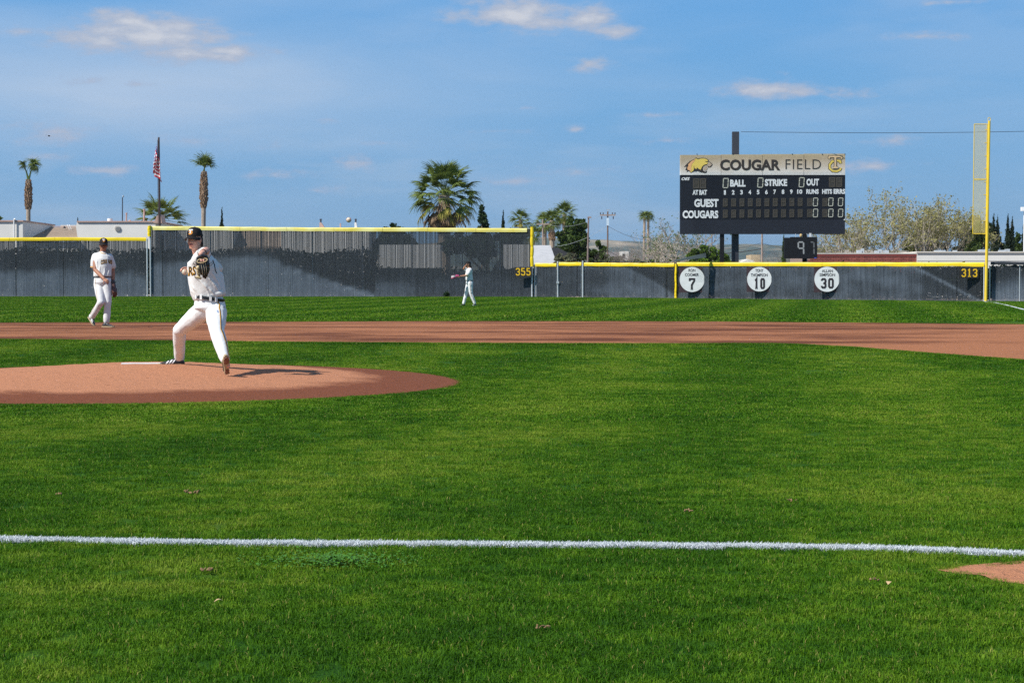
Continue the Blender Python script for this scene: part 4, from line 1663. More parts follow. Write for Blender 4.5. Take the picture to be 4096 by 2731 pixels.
em = emb(outline, 0.004, m_hink, 'cougar_emblem')
emb(inner, 0.010, mat('emblem_gold', (0.80, 0.60, 0.12), 0.6), 'gold_field')
emb(orange, 0.016, mat('emblem_orange', (0.82, 0.44, 0.20), 0.6), 'orange_mane')
emb(muzzle, 0.010, mat('emblem_tan', (0.48, 0.38, 0.28), 0.6), 'muzzle')
emb([(745, 450), (790, 425), (835, 425), (825, 450), (845, 475), (830, 520), (790, 545), (755, 530), (735, 490)], 0.010, mat('emblem_tan', (0.48, 0.38, 0.28), 0.6), 'open_mouth')
emb([(490, 400), (500, 470), (530, 520), (575, 540), (520, 560), (492, 500)], 0.022, m_hink, 'jaw_stripe')
emb([(575, 460), (610, 500), (665, 540), (700, 585), (620, 560), (590, 520)], 0.022, m_hink, 'jaw_stripe')
emb([(770, 285), (820, 300), (870, 295), (868, 312), (820, 316)], 0.022, m_hink, 'eye_line')


def tc_logo(parent, x0, z0, x1, z1, y, mT, mC, mo, k=0.012):
    """interlocked T over C"""
    W_, H_ = x1 - x0, z1 - z0

    def pt(a, b):
        return (x0 + a * W_, z0 + b * H_)
    cpath = [(0.90, 0.52), (0.86, 0.66), (0.62, 0.70), (0.30, 0.64), (0.12, 0.44), (0.13, 0.22), (0.34, 0.07), (0.64, 0.05), (0.86, 0.14), (0.92, 0.26)]
    tpath = [[(0.06, 0.80), (0.10, 0.93), (0.94, 0.93), (0.98, 0.80)], [(0.52, 0.93), (0.52, 0.30)], [(0.34, 0.27), (0.72, 0.27)]]
    for (w, dd, mm_c, mm_t, nm) in ((0.21, 0.0, mo, mo, 'logo_outline'), (0.135, 0.006, mC, mT, 'logo_letter')):
        if mm_c is None:
            continue
        mb = MB()
        for q in stroke([pt(*p) for p in cpath], w * W_):
            mb.prism([(v.x, v.y) for v in q], y - dd, y - dd - 0.003)
        part(nm, mb, mm_c, parent)
        mb = MB()
        for i_, pth in enumerate(tpath):
            for q in stroke([pt(*p) for p in pth], w * W_ * (1.0 if i_ == 1 else 0.85)):
                mb.prism([(v.x, v.y) for v in q], y - dd - 0.014 - 0.001 * i_, y - dd - 0.017 - 0.001 * i_)
        part(nm, mb, mm_t, parent)


a, b = SB(2002, 318, hY), SB(2185, 104, hY)
tc_logo(sb, a.x, a.z, b.x, b.z, hY - 0.004, mat('emblem_peach', (0.72, 0.52, 0.30), 0.6), mat('emblem_gold', (0.80, 0.60, 0.12), 0.6), m_hink)
# knobs along the top, post, net clamps
for x in (316, 778, 1543, 1930, 2222):
    w = SB(x, 88, SY)
    mb = MB()
    mb.ell((w.x, SY - 0.02, w.z), (0.035, 0.035, 0.03), None, 8, 6)
    part('net_clamp', mb, m_black, sb)
for xl, xr in ((612, 664), (1678, 1722)):
    a, b = SB(xl, 1100, SY + 0.25), SB(xr, 1100, SY + 0.25)
    mb = MB()
    mb.bb(a.x, b.x, SY + 0.12, SY + 0.36, float(gz(a.x, SY)) - 0.1, c0.z + 0.02)
    part('support_post', mb, m_black, sb)
w = SB(2216, 931)
mb = MB()
mb.box((w.x, SY - 0.01, w.z), (0.07, 0.03, 0.07))
part('indicator_lamp', mb, m_white, sb)

# pitch speed display below
dsp = thing('speed_display', 'small black display reading 97 mounted on a post under the scoreboard', 'display', (SB(1700, 1300).x, SY, float(gz(15, SY))))
DY = SY - 0.7
a, b = SB(1443, 1430, DY), SB(1866, 1162, DY)
mb = MB()
mb.bb(a.x, b.x, DY, DY + 0.35, a.z, b.z)
part('display_box', mb, m_black, dsp)
mb = MB()
a2, b2 = SB(1524, 1170, DY), SB(1866, 1153, DY)
mb.bb(a2.x, b2.x, DY + 0.05, DY + 0.3, a2.z, b2.z)
part('top_housing', mb, m_black, dsp)
for ch, x0, x1, m_, y0, y1 in (('9', 1614, 1700, mat('grey_segments', (0.32, 0.33, 0.33), 0.6), 1213, 1385), ('7', 1768, 1834, mat('dim_grey_segments', (0.12, 0.125, 0.13), 0.6), 1213, 1385)):
    q0, q1 = SB(x0, y1, DY), SB(x1, y0, DY)
    mb = MB()
    seg_digit(mb, ch, q0.x + 0.04, q0.z + 0.03, q1.x - 0.04, q1.z - 0.03, DY - 0.004, 0.085, -0.02)
    part('digit', mb, m_, dsp)
mb = MB()
w = SB(1841, 1423, DY)
mb.box((w.x, DY - 0.006, w.z), (0.13, 0.01, 0.05))
part('maker_plate', mb, mat('blue_plate', (0.05, 0.10, 0.5), 0.5), dsp)
mb = MB()
w0_, w1_ = SB(1674, 1115, DY + 0.6), SB(1722, 1115, DY + 0.6)
mb.bb(w0_.x, w1_.x, DY + 0.36, DY + 0.55, float(gz(15, SY)) - 0.1, SB(1700, 1120, DY).z)
part('mounting_post', mb, m_black, dsp)
mb = MB()
mb.tube([SB(1585, 1110, DY + 0.4), SB(1585, 1160, DY + 0.2)], [0.015, 0.015], 6)
mb.tube([SB(1732, 1110, DY + 0.4), SB(1732, 1500, DY + 0.4)], [0.03, 0.03], 6)
part('conduit', mb, m_galv, dsp)
mb = MB()
w = SB(1655, 1135, DY + 0.3)
mb.ell(w, (0.09, 0.09, 0.11), None, 10, 8)
part('warning_lamp', mb, mat('amber_lamp', (0.75, 0.52, 0.22), 0.3), dsp)
mb = MB()
w = SB(1775, 1130, DY + 0.5)
mb.box(w, (0.12, 0.1, 0.24))
part('camera_box', mb, m_white, dsp)

# safety net on its own mast in front of the board
NY = SY - 0.55
a, b = wp(2936, 700, NY + 0.3), wp(2964, 522, NY + 0.3)
ns = thing('safety_net', 'tall dark mast with a fine black safety net hung in front of the scoreboard', 'safety net', ((a.x + b.x) / 2, NY, float(gz(12, NY))))
mb = MB()
mb.bb(a.x, b.x, SY + 0.6, SY + 0.9, float(gz(12, NY)) - 0.1, b.z)
part('mast', mb, m_char, ns)
mb = MB()
nl, nr_ = SB(104, 100, NY), SB(2226, 80, NY)
nb_ = wp(2720, 1048, NY).z
W_, H_ = nr_.x - nl.x, nl.z - nb_
step = 0.11
k = -H_
while k < W_:
    for sg in (1, -1):
        a0, a1 = max(0, k), min(W_, k + H_)
        if a1 - a0 > 0.02:
            za, zb_ = a0 - k, a1 - k
            if sg < 0:
                za, zb_ = H_ - za, H_ - zb_
            sag = 0.15
            n_ = 3
            mb.tube([(nl.x + a0, NY, nb_ + za), (nl.x + (a0 + a1) / 2, NY - 0.0, nb_ + (za + zb_) / 2), (nl.x + a1, NY, nb_ + zb_)], [0.0022] * 3, 3, False)
    k += step
stuff(part('netting', mb, m_black, ns))
mb = MB()
pts = []
for q in range(30):
    f = q / 29
    px = 2964 + f * (4700 - 2964)
    py = 528 + 0.0 * f - (px - 2964) * 0.0112 + 12 * math.sin(f * math.pi)
    pts.append(wp(px, py, SY + 0.75 - f * 8))
mb.tube(pts, [0.014] * 30, 5, False)
part('top_cable', mb, m_black, ns)

# pale batten leaning at the left foot of the board (metal sheet edge behind the cap)
mb = MB()
a, b = wp(2695, 1046, 108.2), wp(2825, 1030, 109.4)
mb.add([a, b, b + Vector((0, 0.3, 0.28)), a + Vector((0, 0.3, 0.06))], [(0, 1, 2, 3)])
mb.add([a + Vector((0, .05, 0)), b + Vector((0, .05, 0)), b + Vector((0, 0.35, 0.28)), a + Vector((0, 0.35, 0.06))], [(3, 2, 1, 0)])
tag(part('shade_cloth', mb, mat('dark_green_cloth', (0.045, 0.065, 0.065), 0.8)), 'dark sloping shade cloth just above the yellow fence cap at the left of the scoreboard', 'shade cloth')

# ------------------------------------------------------------------ hills and haze
def fbm(x, y, oct_=6, s=1.0):
    v, a = 0, 1
    for i in range(oct_):
        v += a * noise.noise((x * s, y * s, i * 7.3))
        a *= 0.52
        s *= 2.05
    return v


gx = np.linspace(-4200, 3400, 260)
gy = np.linspace(3600, 6900, 110)
X, Y = np.meshgrid(gx, gy, indexing='ij')
Z = np.zeros_like(X)
for i in range(X.shape[0]):
    for j in range(X.shape[1]):
        x_, y_ = X[i, j], Y[i, j]
        px = 2048 + F * x_ / y_
        # crest height seen across the picture
        crest = np.interp(px, [-3000, 0, 1500, 2140, 2420, 2600, 3000, 3300, 3700, 4100, 6000], [60, 95, 120, 152, 158, 148, 138, 128, 112, 100, 60]) * 0.98
        f = (y_ - 3600) / 2300
        prof = sst(0, 1, min(f, 1)) if f < 1 else 1 - 0.35 * min(1, (f - 1) / 0.45)
        n = fbm(x_ / 900, y_ / 900)
        rdg = 1 - abs(noise.noise((x_ / 420, y_ / 420, 3))) * 2
        Z[i, j] = crest * float(prof) * (1 + 0.10 * n) + 16 * n * float(prof) + 9 * rdg * float(prof) - 2
Z = np.minimum(Z, 205)


def hills_material():
    m = bpy.data.materials.new('hill_scrub')
    m.use_nodes = True
    t = m.node_tree
    p = t.nodes['Principled BSDF']
    p.inputs['Roughness'].default_value = 0.95
    p.inputs['Specular IOR Level'].default_value = 0.05
    g = N(t, 'ShaderNodeNewGeometry')
    a = NOISE(t, SCALEV(t, g.outputs['Position'], (1, 0.5, 2.5)), 0.006, 8, 0.66, 0.4)
    b = NOISE(t, SCALEV(t, g.outputs['Position'], (0.35, 0.2, 2.0)), 0.004, 6, 0.6, 0.4)
    c = RAMP(t, M(t, 'ADD', M(t, 'MULTIPLY', a, 0.6), M(t, 'MULTIPLY', b, 0.4)),
             [(0.40, (0.035, 0.055, 0.045)), (0.49, (0.10, 0.12, 0.085)), (0.55, (0.26, 0.22, 0.15)), (0.62, (0.46, 0.37, 0.25))])
    t.links.new(c, p.inputs['Base Color'])
    return m


npmesh('hills', np.stack([X.ravel(), Y.ravel(), Z.ravel()], 1), grid_faces(*X.shape), hills_material(), smooth=True)['kind'] = 'structure'

hz = bpy.data.materials.new('haze_air')
hz.use_nodes = True
ht = hz.node_tree
ht.nodes.clear()
pv = N(ht, 'ShaderNodeVolumePrincipled')
pv.inputs['Color'].default_value = (0.66, 0.83, 1.0, 1)
pv.inputs['Density'].default_value = HAZE
pv.inputs['Anisotropy'].default_value = 0.3
ho = N(ht, 'ShaderNodeOutputMaterial')
ht.links.new(pv.outputs[0], ho.inputs['Volume'])
mb = MB()
mb.bb(-7100, 7100, -60, 7300, -2.0, 225)
h_ = part('haze', mb, hz)
h_['kind'] = 'stuff'

# ------------------------------------------------------------------ foliage helpers
def leaves(centers, radii, count, size, seed=0, shell=0.55, flat=1.0, aspect=0.55):
    """random small leaf faces filling a union of ellipsoid clumps"""
    r = np.random.default_rng(seed)
    C = np.asarray(centers, float)
    R = np.asarray(radii, float)
    if R.ndim == 1:
        R = np.repeat(R[:, None], 3, 1)
    w = (R.prod(1)) ** (2 / 3)
    idx = r.choice(len(C), count, p=w / w.sum())
    d = r.normal(size=(count, 3))
    d /= np.linalg.norm(d, axis=1)[:, None]
    rad = shell + (1 - shell) * r.random(count) ** 0.7
    rad *= 1 + 0.12 * r.normal(size=count)
    P = C[idx] + d * R[idx] * rad[:, None]
    a = r.normal(size=(count, 3))
    a[:, 2] *= flat
    a /= np.linalg.norm(a, axis=1)[:, None]
    b = np.cross(a, r.normal(size=(count, 3)))
    b /= np.linalg.norm(b, axis=1)[:, None]
    s = size * r.uniform(0.6, 1.4, count)
    a *= s[:, None]
    b *= (s * aspect)[:, None]
    V = np.stack([P - a, P - b, P + a, P + b], 1).reshape(-1, 3)
    Q = np.arange(count * 4).reshape(-1, 4)
    return V, Q


def leaf_mat(name, base, var=0.4, vs=0.8, trans=0.2):
    return mat(name, base, 0.65, var=var, vscale=vs, trans=trans, spec=0.25)


m_bark = mat('bark_grey_brown', (0.20, 0.155, 0.115), 0.9, var=0.35, vscale=6, bump=0.5, bscale=30)
m_palebark = mat('bark_pale', (0.42, 0.37, 0.30), 0.9, var=0.35, vscale=5, bump=0.4)
m_palmtrunk = mat('palm_trunk', (0.36, 0.29, 0.22), 0.9, var=0.3, vscale=8, bump=0.5)
m_palmboot = mat('palm_old_boots', (0.17, 0.095, 0.055), 0.9, var=0.5, vscale=9, bump=0.7, second=(0.34, 0.24, 0.15))
m_frond = leaf_mat('palm_frond', (0.150, 0.200, 0.040), 0.4, 1.2)
m_frond_y = leaf_mat('palm_frond_yellowing', (0.30, 0.27, 0.05), 0.35, 1.5)
m_frond_d = leaf_mat('palm_frond_dead', (0.36, 0.24, 0.14), 0.4, 2.5)
m_dark = leaf_mat('dark_evergreen', (0.030, 0.060, 0.018), 0.5, 1.0)
m_cyp = leaf_mat('cypress_needles', (0.026, 0.045, 0.020), 0.4, 1.0)
m_green = leaf_mat('broadleaf_green', (0.060, 0.100, 0.018), 0.5, 0.9)
m_bright = leaf_mat('citrus_leaf', (0.115, 0.20, 0.015), 0.5, 1.4)
m_spring = leaf_mat('spring_leaf', (0.36, 0.34, 0.13), 0.3, 0.8, 0.3)
m_springg = leaf_mat('spring_leaf_green', (0.13, 0.19, 0.05), 0.3, 0.8, 0.3)
m_twig = mat('bare_twigs', (0.27, 0.23, 0.20), 0.9, var=0.3, vscale=2)


def fan_frond_mesh(seed, petiole, fan, nleaf=22, droop=0.5, spread=2.4, wdt=0.035):
    """one palm frond: petiole along +X then a pleated fan of leaf blades with drooping tips"""
    r = random.Random(seed)
    mb = MB()
    mb.tube([(0, 0, 0), (petiole * .5, 0, 0.04 * petiole), (petiole, 0, 0)], [0.022, 0.016, 0.012], 4, False)
    for i in range(nleaf):
        f = (i / (nleaf - 1) - 0.5)
        an = f * spread
        L = fan * (1 - 0.35 * abs(f) * 2) * r.uniform(0.85, 1.08)
        dr = droop * r.uniform(0.6, 1.4)
        pts = []
        for k in range(5):
            s = k / 4
            x = petiole + math.cos(an) * L * s
            y = math.sin(an) * L * s * 0.95
            z = 0.02 * r.uniform(-1, 1) * s + 0.06 * math.cos(an * 1.5) - dr * L * max(0, s - 0.45) ** 1.7 * 1.6
            w = wdt * (0.35, 1.0, 0.95, 0.5, 0.06)[k]
            sy, sx = math.cos(an) * w, -math.sin(an) * w
            pts.append((Vector((x + sx, y + sy, z + 0.010 * (-1) ** i)), Vector((x - sx, y - sy, z - 0.010 * (-1) ** i))))
        mb.add([p for pr in pts for p in pr], [(2 * k, 2 * k + 1, 2 * k + 3, 2 * k + 2) for k in range(4)])
    return mb


_frond_cache = {}


def frond_src(kind, seed, petiole, fan, m, droop, nleaf, spread=2.4, wdt=0.035):
    key = (kind, seed)
    if key not in _frond_cache:
        mb = fan_frond_mesh(seed, petiole, fan, nleaf, droop, spread, wdt)
        me = bpy.data.meshes.new('frond')
        me.from_pydata([tuple(v) for v in mb.v], [], mb.f)
        me.materials.append(m)
        me.update()
        _frond_cache[key] = me
    return _frond_cache[key]


def add_frond(parent, me, top, azim, elev, roll, scale):
    o = bpy.data.objects.new('frond', me)
    COL.objects.link(o)
    o.parent = parent
    off = top - world_off(parent)
    o.matrix_local = Matrix.Translation(off) @ Matrix.Rotation(azim, 4, 'Z') @ Matrix.Rotation(-elev, 4, 'Y') @ Matrix.Rotation(roll, 4, 'X') @ Matrix.Diagonal((scale, scale, scale, 1))
    return o


def trunk_tube(mb, pts, r0, r1, n=10, rough=0.0, seed=0):
    r = random.Random(seed)
    P = []
    for i in range(len(pts) - 1):
        for k in range(6):
            P.append(Vector(pts[i]).lerp(Vector(pts[i + 1]), k / 6))
    P.append(Vector(pts[-1]))
    R = [(r0 + (r1 - r0) * i / (len(P) - 1)) * (1 + rough * r.uniform(-1, 1)) for i in range(len(P))]
    mb.tube(P, R, n)


def palm(name, label, base_px, Yq, crown_py, trunk_r, nf, fsize, petiole, group=None, boots=None, elev=(-0.9, 1.3), droop=0.6, top_px=None, dead=0, yellow=0, tufts=None, lean=0.0, boot_r=None, seed=1, nleaf=18, skirt=0.0):
    r = random.Random(seed)
    b = wp(base_px, 1100, Yq)
    gz_ = float(gz(b.x, min(b.y, 118)))
    top = wp(top_px if top_px is not None else base_px, crown_py, Yq)
    t = thing(name, label, 'palm tree', (b.x, Yq, gz_), group)
    mb = MB()
    midp = Vector((b.x, Yq, gz_)).lerp(top, 0.5) + Vector((lean, 0, 0))
    trunk_tube(mb, [(b.x, Yq, gz_ - 0.1), midp, top], trunk_r * 1.15, trunk_r, 10, 0.05, seed)
    part('trunk', mb, m_palmtrunk, t)
    if boots:
        # skirt of old leaf bases: a rough sleeve of short stubs
        y0, y1, br = boots
        z0, z1 = wp(base_px, y0, Yq).z, wp(base_px, y1, Yq).z
        mb = MB()
        n = int(abs(z1 - z0) / 0.10) + 1
        for k in range(n):
            f = k / (n - 1)
            z = z1 + (z0 - z1) * f
            fr_ = (z - gz_) / (top.z - gz_)
            cx = (Vector((b.x, Yq, gz_)).lerp(midp, fr_ * 2) if fr_ < .5 else midp.lerp(top, fr_ * 2 - 1)).x
            prof = br * (0.55 + 0.45 * math.sin(min(1, f * 2.2) * math.pi / 2)) * (1 - 0.30 * max(0, f - 0.75) / 0.25)
            for q in range(9):
                a = q * 0.698 + k * 0.4 + r.uniform(-.2, .2)
                rr = prof * r.uniform(0.85, 1.15)
                p = Vector((cx + math.cos(a) * rr * 0.85, Yq + math.sin(a) * rr * 0.85, z))
                d = Vector((math.cos(a) * r.uniform(.3, .9), math.sin(a) * .6, r.uniform(-0.2, 1.2))).normalized()
                L = 0.17 * r.uniform(.7, 1.3)
                mb.tube([p - d * L, p, p + d * L * 0.6], [(0.075, 0.03), (0.07, 0.025), (0.03, 0.012)], 4)
            mb.tube([(cx, Yq, z - 0.07), (cx, Yq, z + 0.07)], [prof * .86, prof * .86], 9, True)
        stuff(part('old_leaf_bases', mb, m_palmboot, t))
    tops = tufts or [(0, 0, nf, 1.0)]
    if tufts:
        mb = MB()
        for (ox, oz, n_, s_) in tufts:
            mb.tube([top, top + Vector((ox * .4, 0, oz * .6)), top + Vector((ox, 0, oz))], [0.10, 0.05, 0.04], 6)
        part('leaf_stalks', mb, m_springg, t)
    ci = 0
    for (ox, oz, n_, s_) in tops:
        tp_ = top + Vector((ox, 0, oz))
        for i in range(n_):
            f = (i + 0.5) / n_
            e = (elev[0] + (elev[1] - elev[0]) * (f - dead) / (1 - dead) if f >= dead else -1.42 + 0.55 * f / dead) + r.uniform(-.12, .12)
            a = i * 2.399 + r.uniform(-.25, .25)
            kind, m_ = 'g', m_frond
            if f < dead:
                kind, m_ = 'd', m_frond_d
            elif f < dead + yellow:
                kind, m_ = 'y', m_frond_y
            me = frond_src((kind, name, fsize, nleaf), i % 4, petiole * (0.8 if kind == 'd' else 1), fsize, m_, droop * (0.4 if kind == 'd' else 1), nleaf, 2.6 if kind == 'g' else 1.5, 0.035 * fsize / 0.9)
            add_frond(t, me, tp_ + (Vector((math.cos(a), math.sin(a), 0)) * skirt if kind == 'd' else Vector()) + Vector((r.uniform(-.05, .05), r.uniform(-.05, .05), r.uniform(-.1, .1) - (0.15 * petiole if kind == 'd' else 0))), a, e, r.uniform(-.5, .5), s_ * r.uniform(0.85, 1.15))
    return t


def cypress(label, px, Yq, py_top, wpx, group=None, m=None, seed=0, py_base=None, cone=0.75):
    c = wp(px, py_top, Yq)
    g = float(gz(c.x, 118))
    s = F / Yq
    H = c.z - g
    w = wpx / s / 2
    t = thing('cypress_tree', label, 'tree', (c.x, Yq, g), group)
    mb = MB()
    trunk_tube(mb, [(c.x, Yq, g - .1), (c.x, Yq, g + H * 0.9)], w * 0.28, w * 0.05, 7, 0.05, seed)
    part('trunk', mb, m_bark, t)
    cs, rs_ = [], []
    r = random.Random(seed)
    n = max(10, int(H / (w * 0.8)))
    for i in range(n):
        f = (i + 0.5) / n
        rr = w * (math.sin(min(1, f * 2.5 + 0.35) * math.pi / 2)) * (1 - f ** 3 * 0.5) * min(1, (1 - f) / (1 - cone) + 0.12) * r.uniform(0.85, 1.15)
        cs.append((c.x + r.uniform(-.15, .15) * w, Yq + r.uniform(-.15, .15) * w, g + H * (0.04 + 0.94 * f)))
        rs_.append((rr, rr, H / n * 1.1))
    V, Q = leaves(cs, rs_, int(2600 + 200 * n), max(0.06, w * 0.16), seed, 0.35)
    npmesh('foliage', V, Q, m or m_cyp, t)
    return t


def broad_tree(label, cat, name, px, Yq, clumps, count, leaf, m, trunk_px=None, group=None, seed=0, trunk_r=0.16, bark=None, shell=0.4, limbs=True, aspect=0.55):
    """clumps: list of (px, py, rx_px, rz_px)"""
    s = F / Yq
    r = random.Random(seed)
    tx = trunk_px if trunk_px is not None else px
    b = wp(tx, 1100, Yq)
    g = float(gz(b.x, 118))
    t = thing(name, label, cat, (b.x, Yq, g), group)
    cs, rs_ = [], []
    for (cx, cy, rx, rz) in clumps:
        c = wp(cx, cy, Yq + r.uniform(-0.4, 0.4) * rx / s)
        cs.append(tuple(c))
        rs_.append((rx / s, rx / s * 0.9, rz / s))
    # break the clumps into smaller ones for an uneven outline
    c2, r2 = [], []
    for c, rad in zip(cs, rs_):
        n = 14
        for _ in range(n):
            d = Vector((r.gauss(0, 1), r.gauss(0, 1), r.gauss(0, 1))).normalized() * r.uniform(0.35, 0.92)
            k = r.uniform(0.22, 0.42)
            c2.append((c[0] + d.x * rad[0], c[1] + d.y * rad[1], c[2] + d.z * rad[2]))
            r2.append((rad[0] * k, rad[1] * k, rad[2] * k))
    V, Q = leaves(c2, r2, count, leaf, seed, shell, aspect=aspect)
    npmesh('crown', V, Q, m, t)
    if limbs:
        mb = MB()
        ctr = sum((Vector(c) for c in cs), Vector()) / len(cs)
        fork = Vector((b.x, Yq, g + max(0.4, (ctr.z - g) * 0.35)))
        trunk_tube(mb, [(b.x, Yq, g - .1), fork], trunk_r * 1.3, trunk_r, 8, 0.08, seed)
        for c in cs:
            mid = fork.lerp(Vector(c), 0.5) + Vector((r.uniform(-.2, .2), 0, r.uniform(-.1, .3)))
            mb.tube([fork - Vector((0, 0, .1)), mid, Vector(c)], [trunk_r * .7, trunk_r * .4, trunk_r * .12], 6)
        part('trunk', mb, bark or m_bark, t)
    return t


def branching_tree(label, name, px, Yq, top_py, spread_px, m_wood, m_leafy, nleaf, leaf, seed=0, group=None, depth=5, trunk_r=0.14, stems=3, cat='tree', wander=0.35, up=0.25, bias=0.0):
    """recursive limbs with sparse leaves along the twigs"""
    s = F / Yq
    r = random.Random(seed)
    b = wp(px, 1100, Yq)
    g = float(gz(b.x, 118))
    H = wp(px, top_py, Yq).z - g
    t = thing(name, label, cat, (b.x, Yq, g), group)
    wood = MB()
    twigs = []
    SP = spread_px / s / 2

    def grow(p, d, L, rad, lv):
        pts = [p]
        q = p.copy()
        dd = d.copy()
        for k in range(3):
            dd = (dd + Vector((r.gauss(0, wander * .5), r.gauss(0, wander * .5), r.gauss(up * .2, wander * .3)))).normalized()
            q = q + dd * (L / 3)
            if q.z < g + 0.3:
                q.z = g + 0.3
            pts.append(q.copy())
        wood.tube(pts, [rad, rad * .85, rad * .7, rad * .55], 5 if lv > 1 else 6, False)
        if lv <= 2:
            twigs.extend(pts[1:])
        if lv == 0:
            return
        n = r.choice((2, 3, 3)) if lv > 1 else 3
        for _ in range(n):
            nd = (dd + Vector((r.gauss(0, 0.55), r.gauss(0, 0.55), r.gauss(up, 0.35)))).normalized()
            grow(pts[r.choice((2, 3, 3))], nd, L * r.uniform(0.62, 0.85), rad * 0.55, lv - 1)
    tot = sum(0.73 ** k for k in range(depth + 1))
    for i in range(stems):
        a = (i + 0.5) / stems * 2 - 1
        d = Vector((a * SP / H * 1.3 + bias + r.uniform(-.1, .1), r.uniform(-.3, .3), 1)).normalized()
        grow(Vector((b.x + a * trunk_r * 1.2, Yq, g - 0.1)), d, H / tot * r.uniform(0.95, 1.12), trunk_r, depth)
    part('branches', wood, m_wood, t)
    if nleaf:
        idx = [r.randrange(len(twigs)) for _ in range(nleaf)]
        cs = np.array([twigs[i] for i in idx]) + np.random.default_rng(seed).normal(0, leaf * 1.1, (nleaf, 3))
        V, Q = leaves(cs, np.full(nleaf, leaf * 0.3), nleaf, leaf, seed, 0.2)
        npmesh('foliage', V, Q, m_leafy, t)
    return t


# ------------------------------------------------------------------ palms
palm('tall_palm', 'tall bare palm with two small leaf tufts at the far left', 100, 150, 722, 0.17, 0, 0.62, 0.12, boots=(835, 722, 0.29), top_px=114, tufts=[(-0.46, 1.30, 12, 0.72), (0.50, 1.25, 18, 1.0)], elev=(-1.2, 1.4), droop=0.8, seed=3, lean=0.12, nleaf=14)
palm('tall_palm', 'tall palm with a shaggy brown upper trunk and one small tuft, right of the flagpole', 803, 150, 685, 0.17, 14, 0.78, 0.45, boots=(830, 690, 0.31), top_px=816, elev=(0.25, 1.5), droop=0.55, tufts=[(0.06, 0.35, 22, 1.0)], seed=5, nleaf=14, lean=0.08)
palm('short_palm', 'bushy fan palm rising behind the flagpole and pink parapet', 645, 140, 878, 0.22, 34, 0.95, 1.15, elev=(-0.1, 1.15), droop=0.3, seed=9, nleaf=16)
palm('large_fan_palm', 'large full fan palm with brown dead skirt behind the tall fence', 1777, 140, 782, 0.42, 145, 1.08, 1.70, elev=(-0.85, 1.45), droop=0.55, dead=0.30, yellow=0.10, seed=12, nleaf=20, skirt=0.25)
palm('distant_palm', 'small round palm just left of the end of the tall fence', 2082, 215, 880, 0.22, 30, 0.95, 0.75, group='distant fan palms', elev=(-0.9, 1.3), seed=21, nleaf=12, yellow=0.15)
palm('distant_palm', 'palm partly behind the crossed pole, leftmost of the clump beside the big green tree', 2178, 215, 895, 0.25, 30, 0.95, 0.7, group='distant fan palms', elev=(-1.0, 1.3), seed=22, nleaf=12)
palm('distant_palm', 'palm with a shaggy trunk, middle of the clump beside the big green tree', 2208, 210, 882, 0.28, 34, 1.0, 0.7, group='distant fan palms', boots=(962, 925, 0.42), elev=(-1.0, 1.3), seed=23, nleaf=12)
palm('distant_palm', 'tallest palm of the clump directly behind the big green tree', 2258, 218, 858, 0.25, 36, 1.05, 0.8, group='distant fan palms', elev=(-1.1, 1.4), seed=24, nleaf=12, yellow=0.1)
palm('distant_palm', 'low palm peeking out right of the end of the tall fence', 2130, 205, 935, 0.25, 22, 0.9, 0.6, group='distant fan palms', elev=(-1.0, 1.2), seed=27, nleaf=12)
palm('twin_palm', 'left one of two slim palms growing side by side above the bare trees', 2574, 330, 868, 0.22, 22, 1.15, 0.5, group='twin slim palms', elev=(-0.6, 1.3), droop=0.9, seed=25, nleaf=10, top_px=2578, boots=None)
palm('twin_palm', 'right one of two slim palms growing side by side above the bare trees', 2592, 332, 866, 0.22, 22, 1.15, 0.5, group='twin slim palms', elev=(-0.6, 1.3), droop=0.9, seed=26, nleaf=10, top_px=2593)

# ------------------------------------------------------------------ cypresses and conifers
cypress('slim dark cypress behind the tall fence, right of the shaggy palm', 887, 160, 826, 20, seed=31)
cypress('tiny dark cypress tip between the white buildings', 181, 170, 888, 11, seed=32)
cypress('tiny dark cypress tip at the left corner of the second white building', 311, 172, 866, 9, seed=33)
cypress('slim dark cypress between the big palm and the small round palm', 2012, 160, 836, 20, seed=34)
cypress('slim olive cypress under the scoreboard right of the brown utility pole', 3136, 165, 935, 18, m=m_green, seed=35)
cypress('small cypress among bare bushes left of the scoreboard', 2628, 190, 952, 16, m=m_green, seed=36)
for px, py, w, lab in ((3975, 852, 26, 'left of two cypresses just right of the foul pole'), (3990, 858, 24, 'cypress close beside the first one right of the foul pole'), (4032, 850, 26, 'tall cypress second from the right edge'), (4048, 862, 28, 'cypress leaning against the tall one near the right edge'), (4098, 872, 26, 'cypress cut by the right edge of the picture')):
    cypress(lab, px, 170, py, w, 'cypresses right of the foul pole', seed=px)
s_ = F / 150
t = thing('conifer_tree', 'dark pointed conifer with uneven tiers right of the big palm', 'tree', tuple(wp(1928, 1100, 150)))
t.location.z = 0.43
mb = MB()
trunk_tube(mb, [(t.location.x, 150, 0.3), (t.location.x, 150, wp(1925, 825, 150).z)], 0.16, 0.03, 7)
part('trunk', mb, m_bark, t)
cs, rs_ = [], []
r = random.Random(4)
for i in range(60):
    f = r.random()
    z = wp(1925, 824 + (1010 - 824) * f, 150).z
    w = (4 + 40 * f ** 1.1) / s_
    a = r.uniform(0, 6.28)
    cs.append((t.location.x + math.cos(a) * w * .75 + 0.15 * f, 150 + math.sin(a) * w * .75, z))
    rs_.append((0.12 + w * 0.35, 0.12 + w * 0.35, 0.22))
V, Q = leaves(cs, rs_, 6500, 0.085, 5, 0.2)
npmesh('crown', V, Q, m_dark, t)

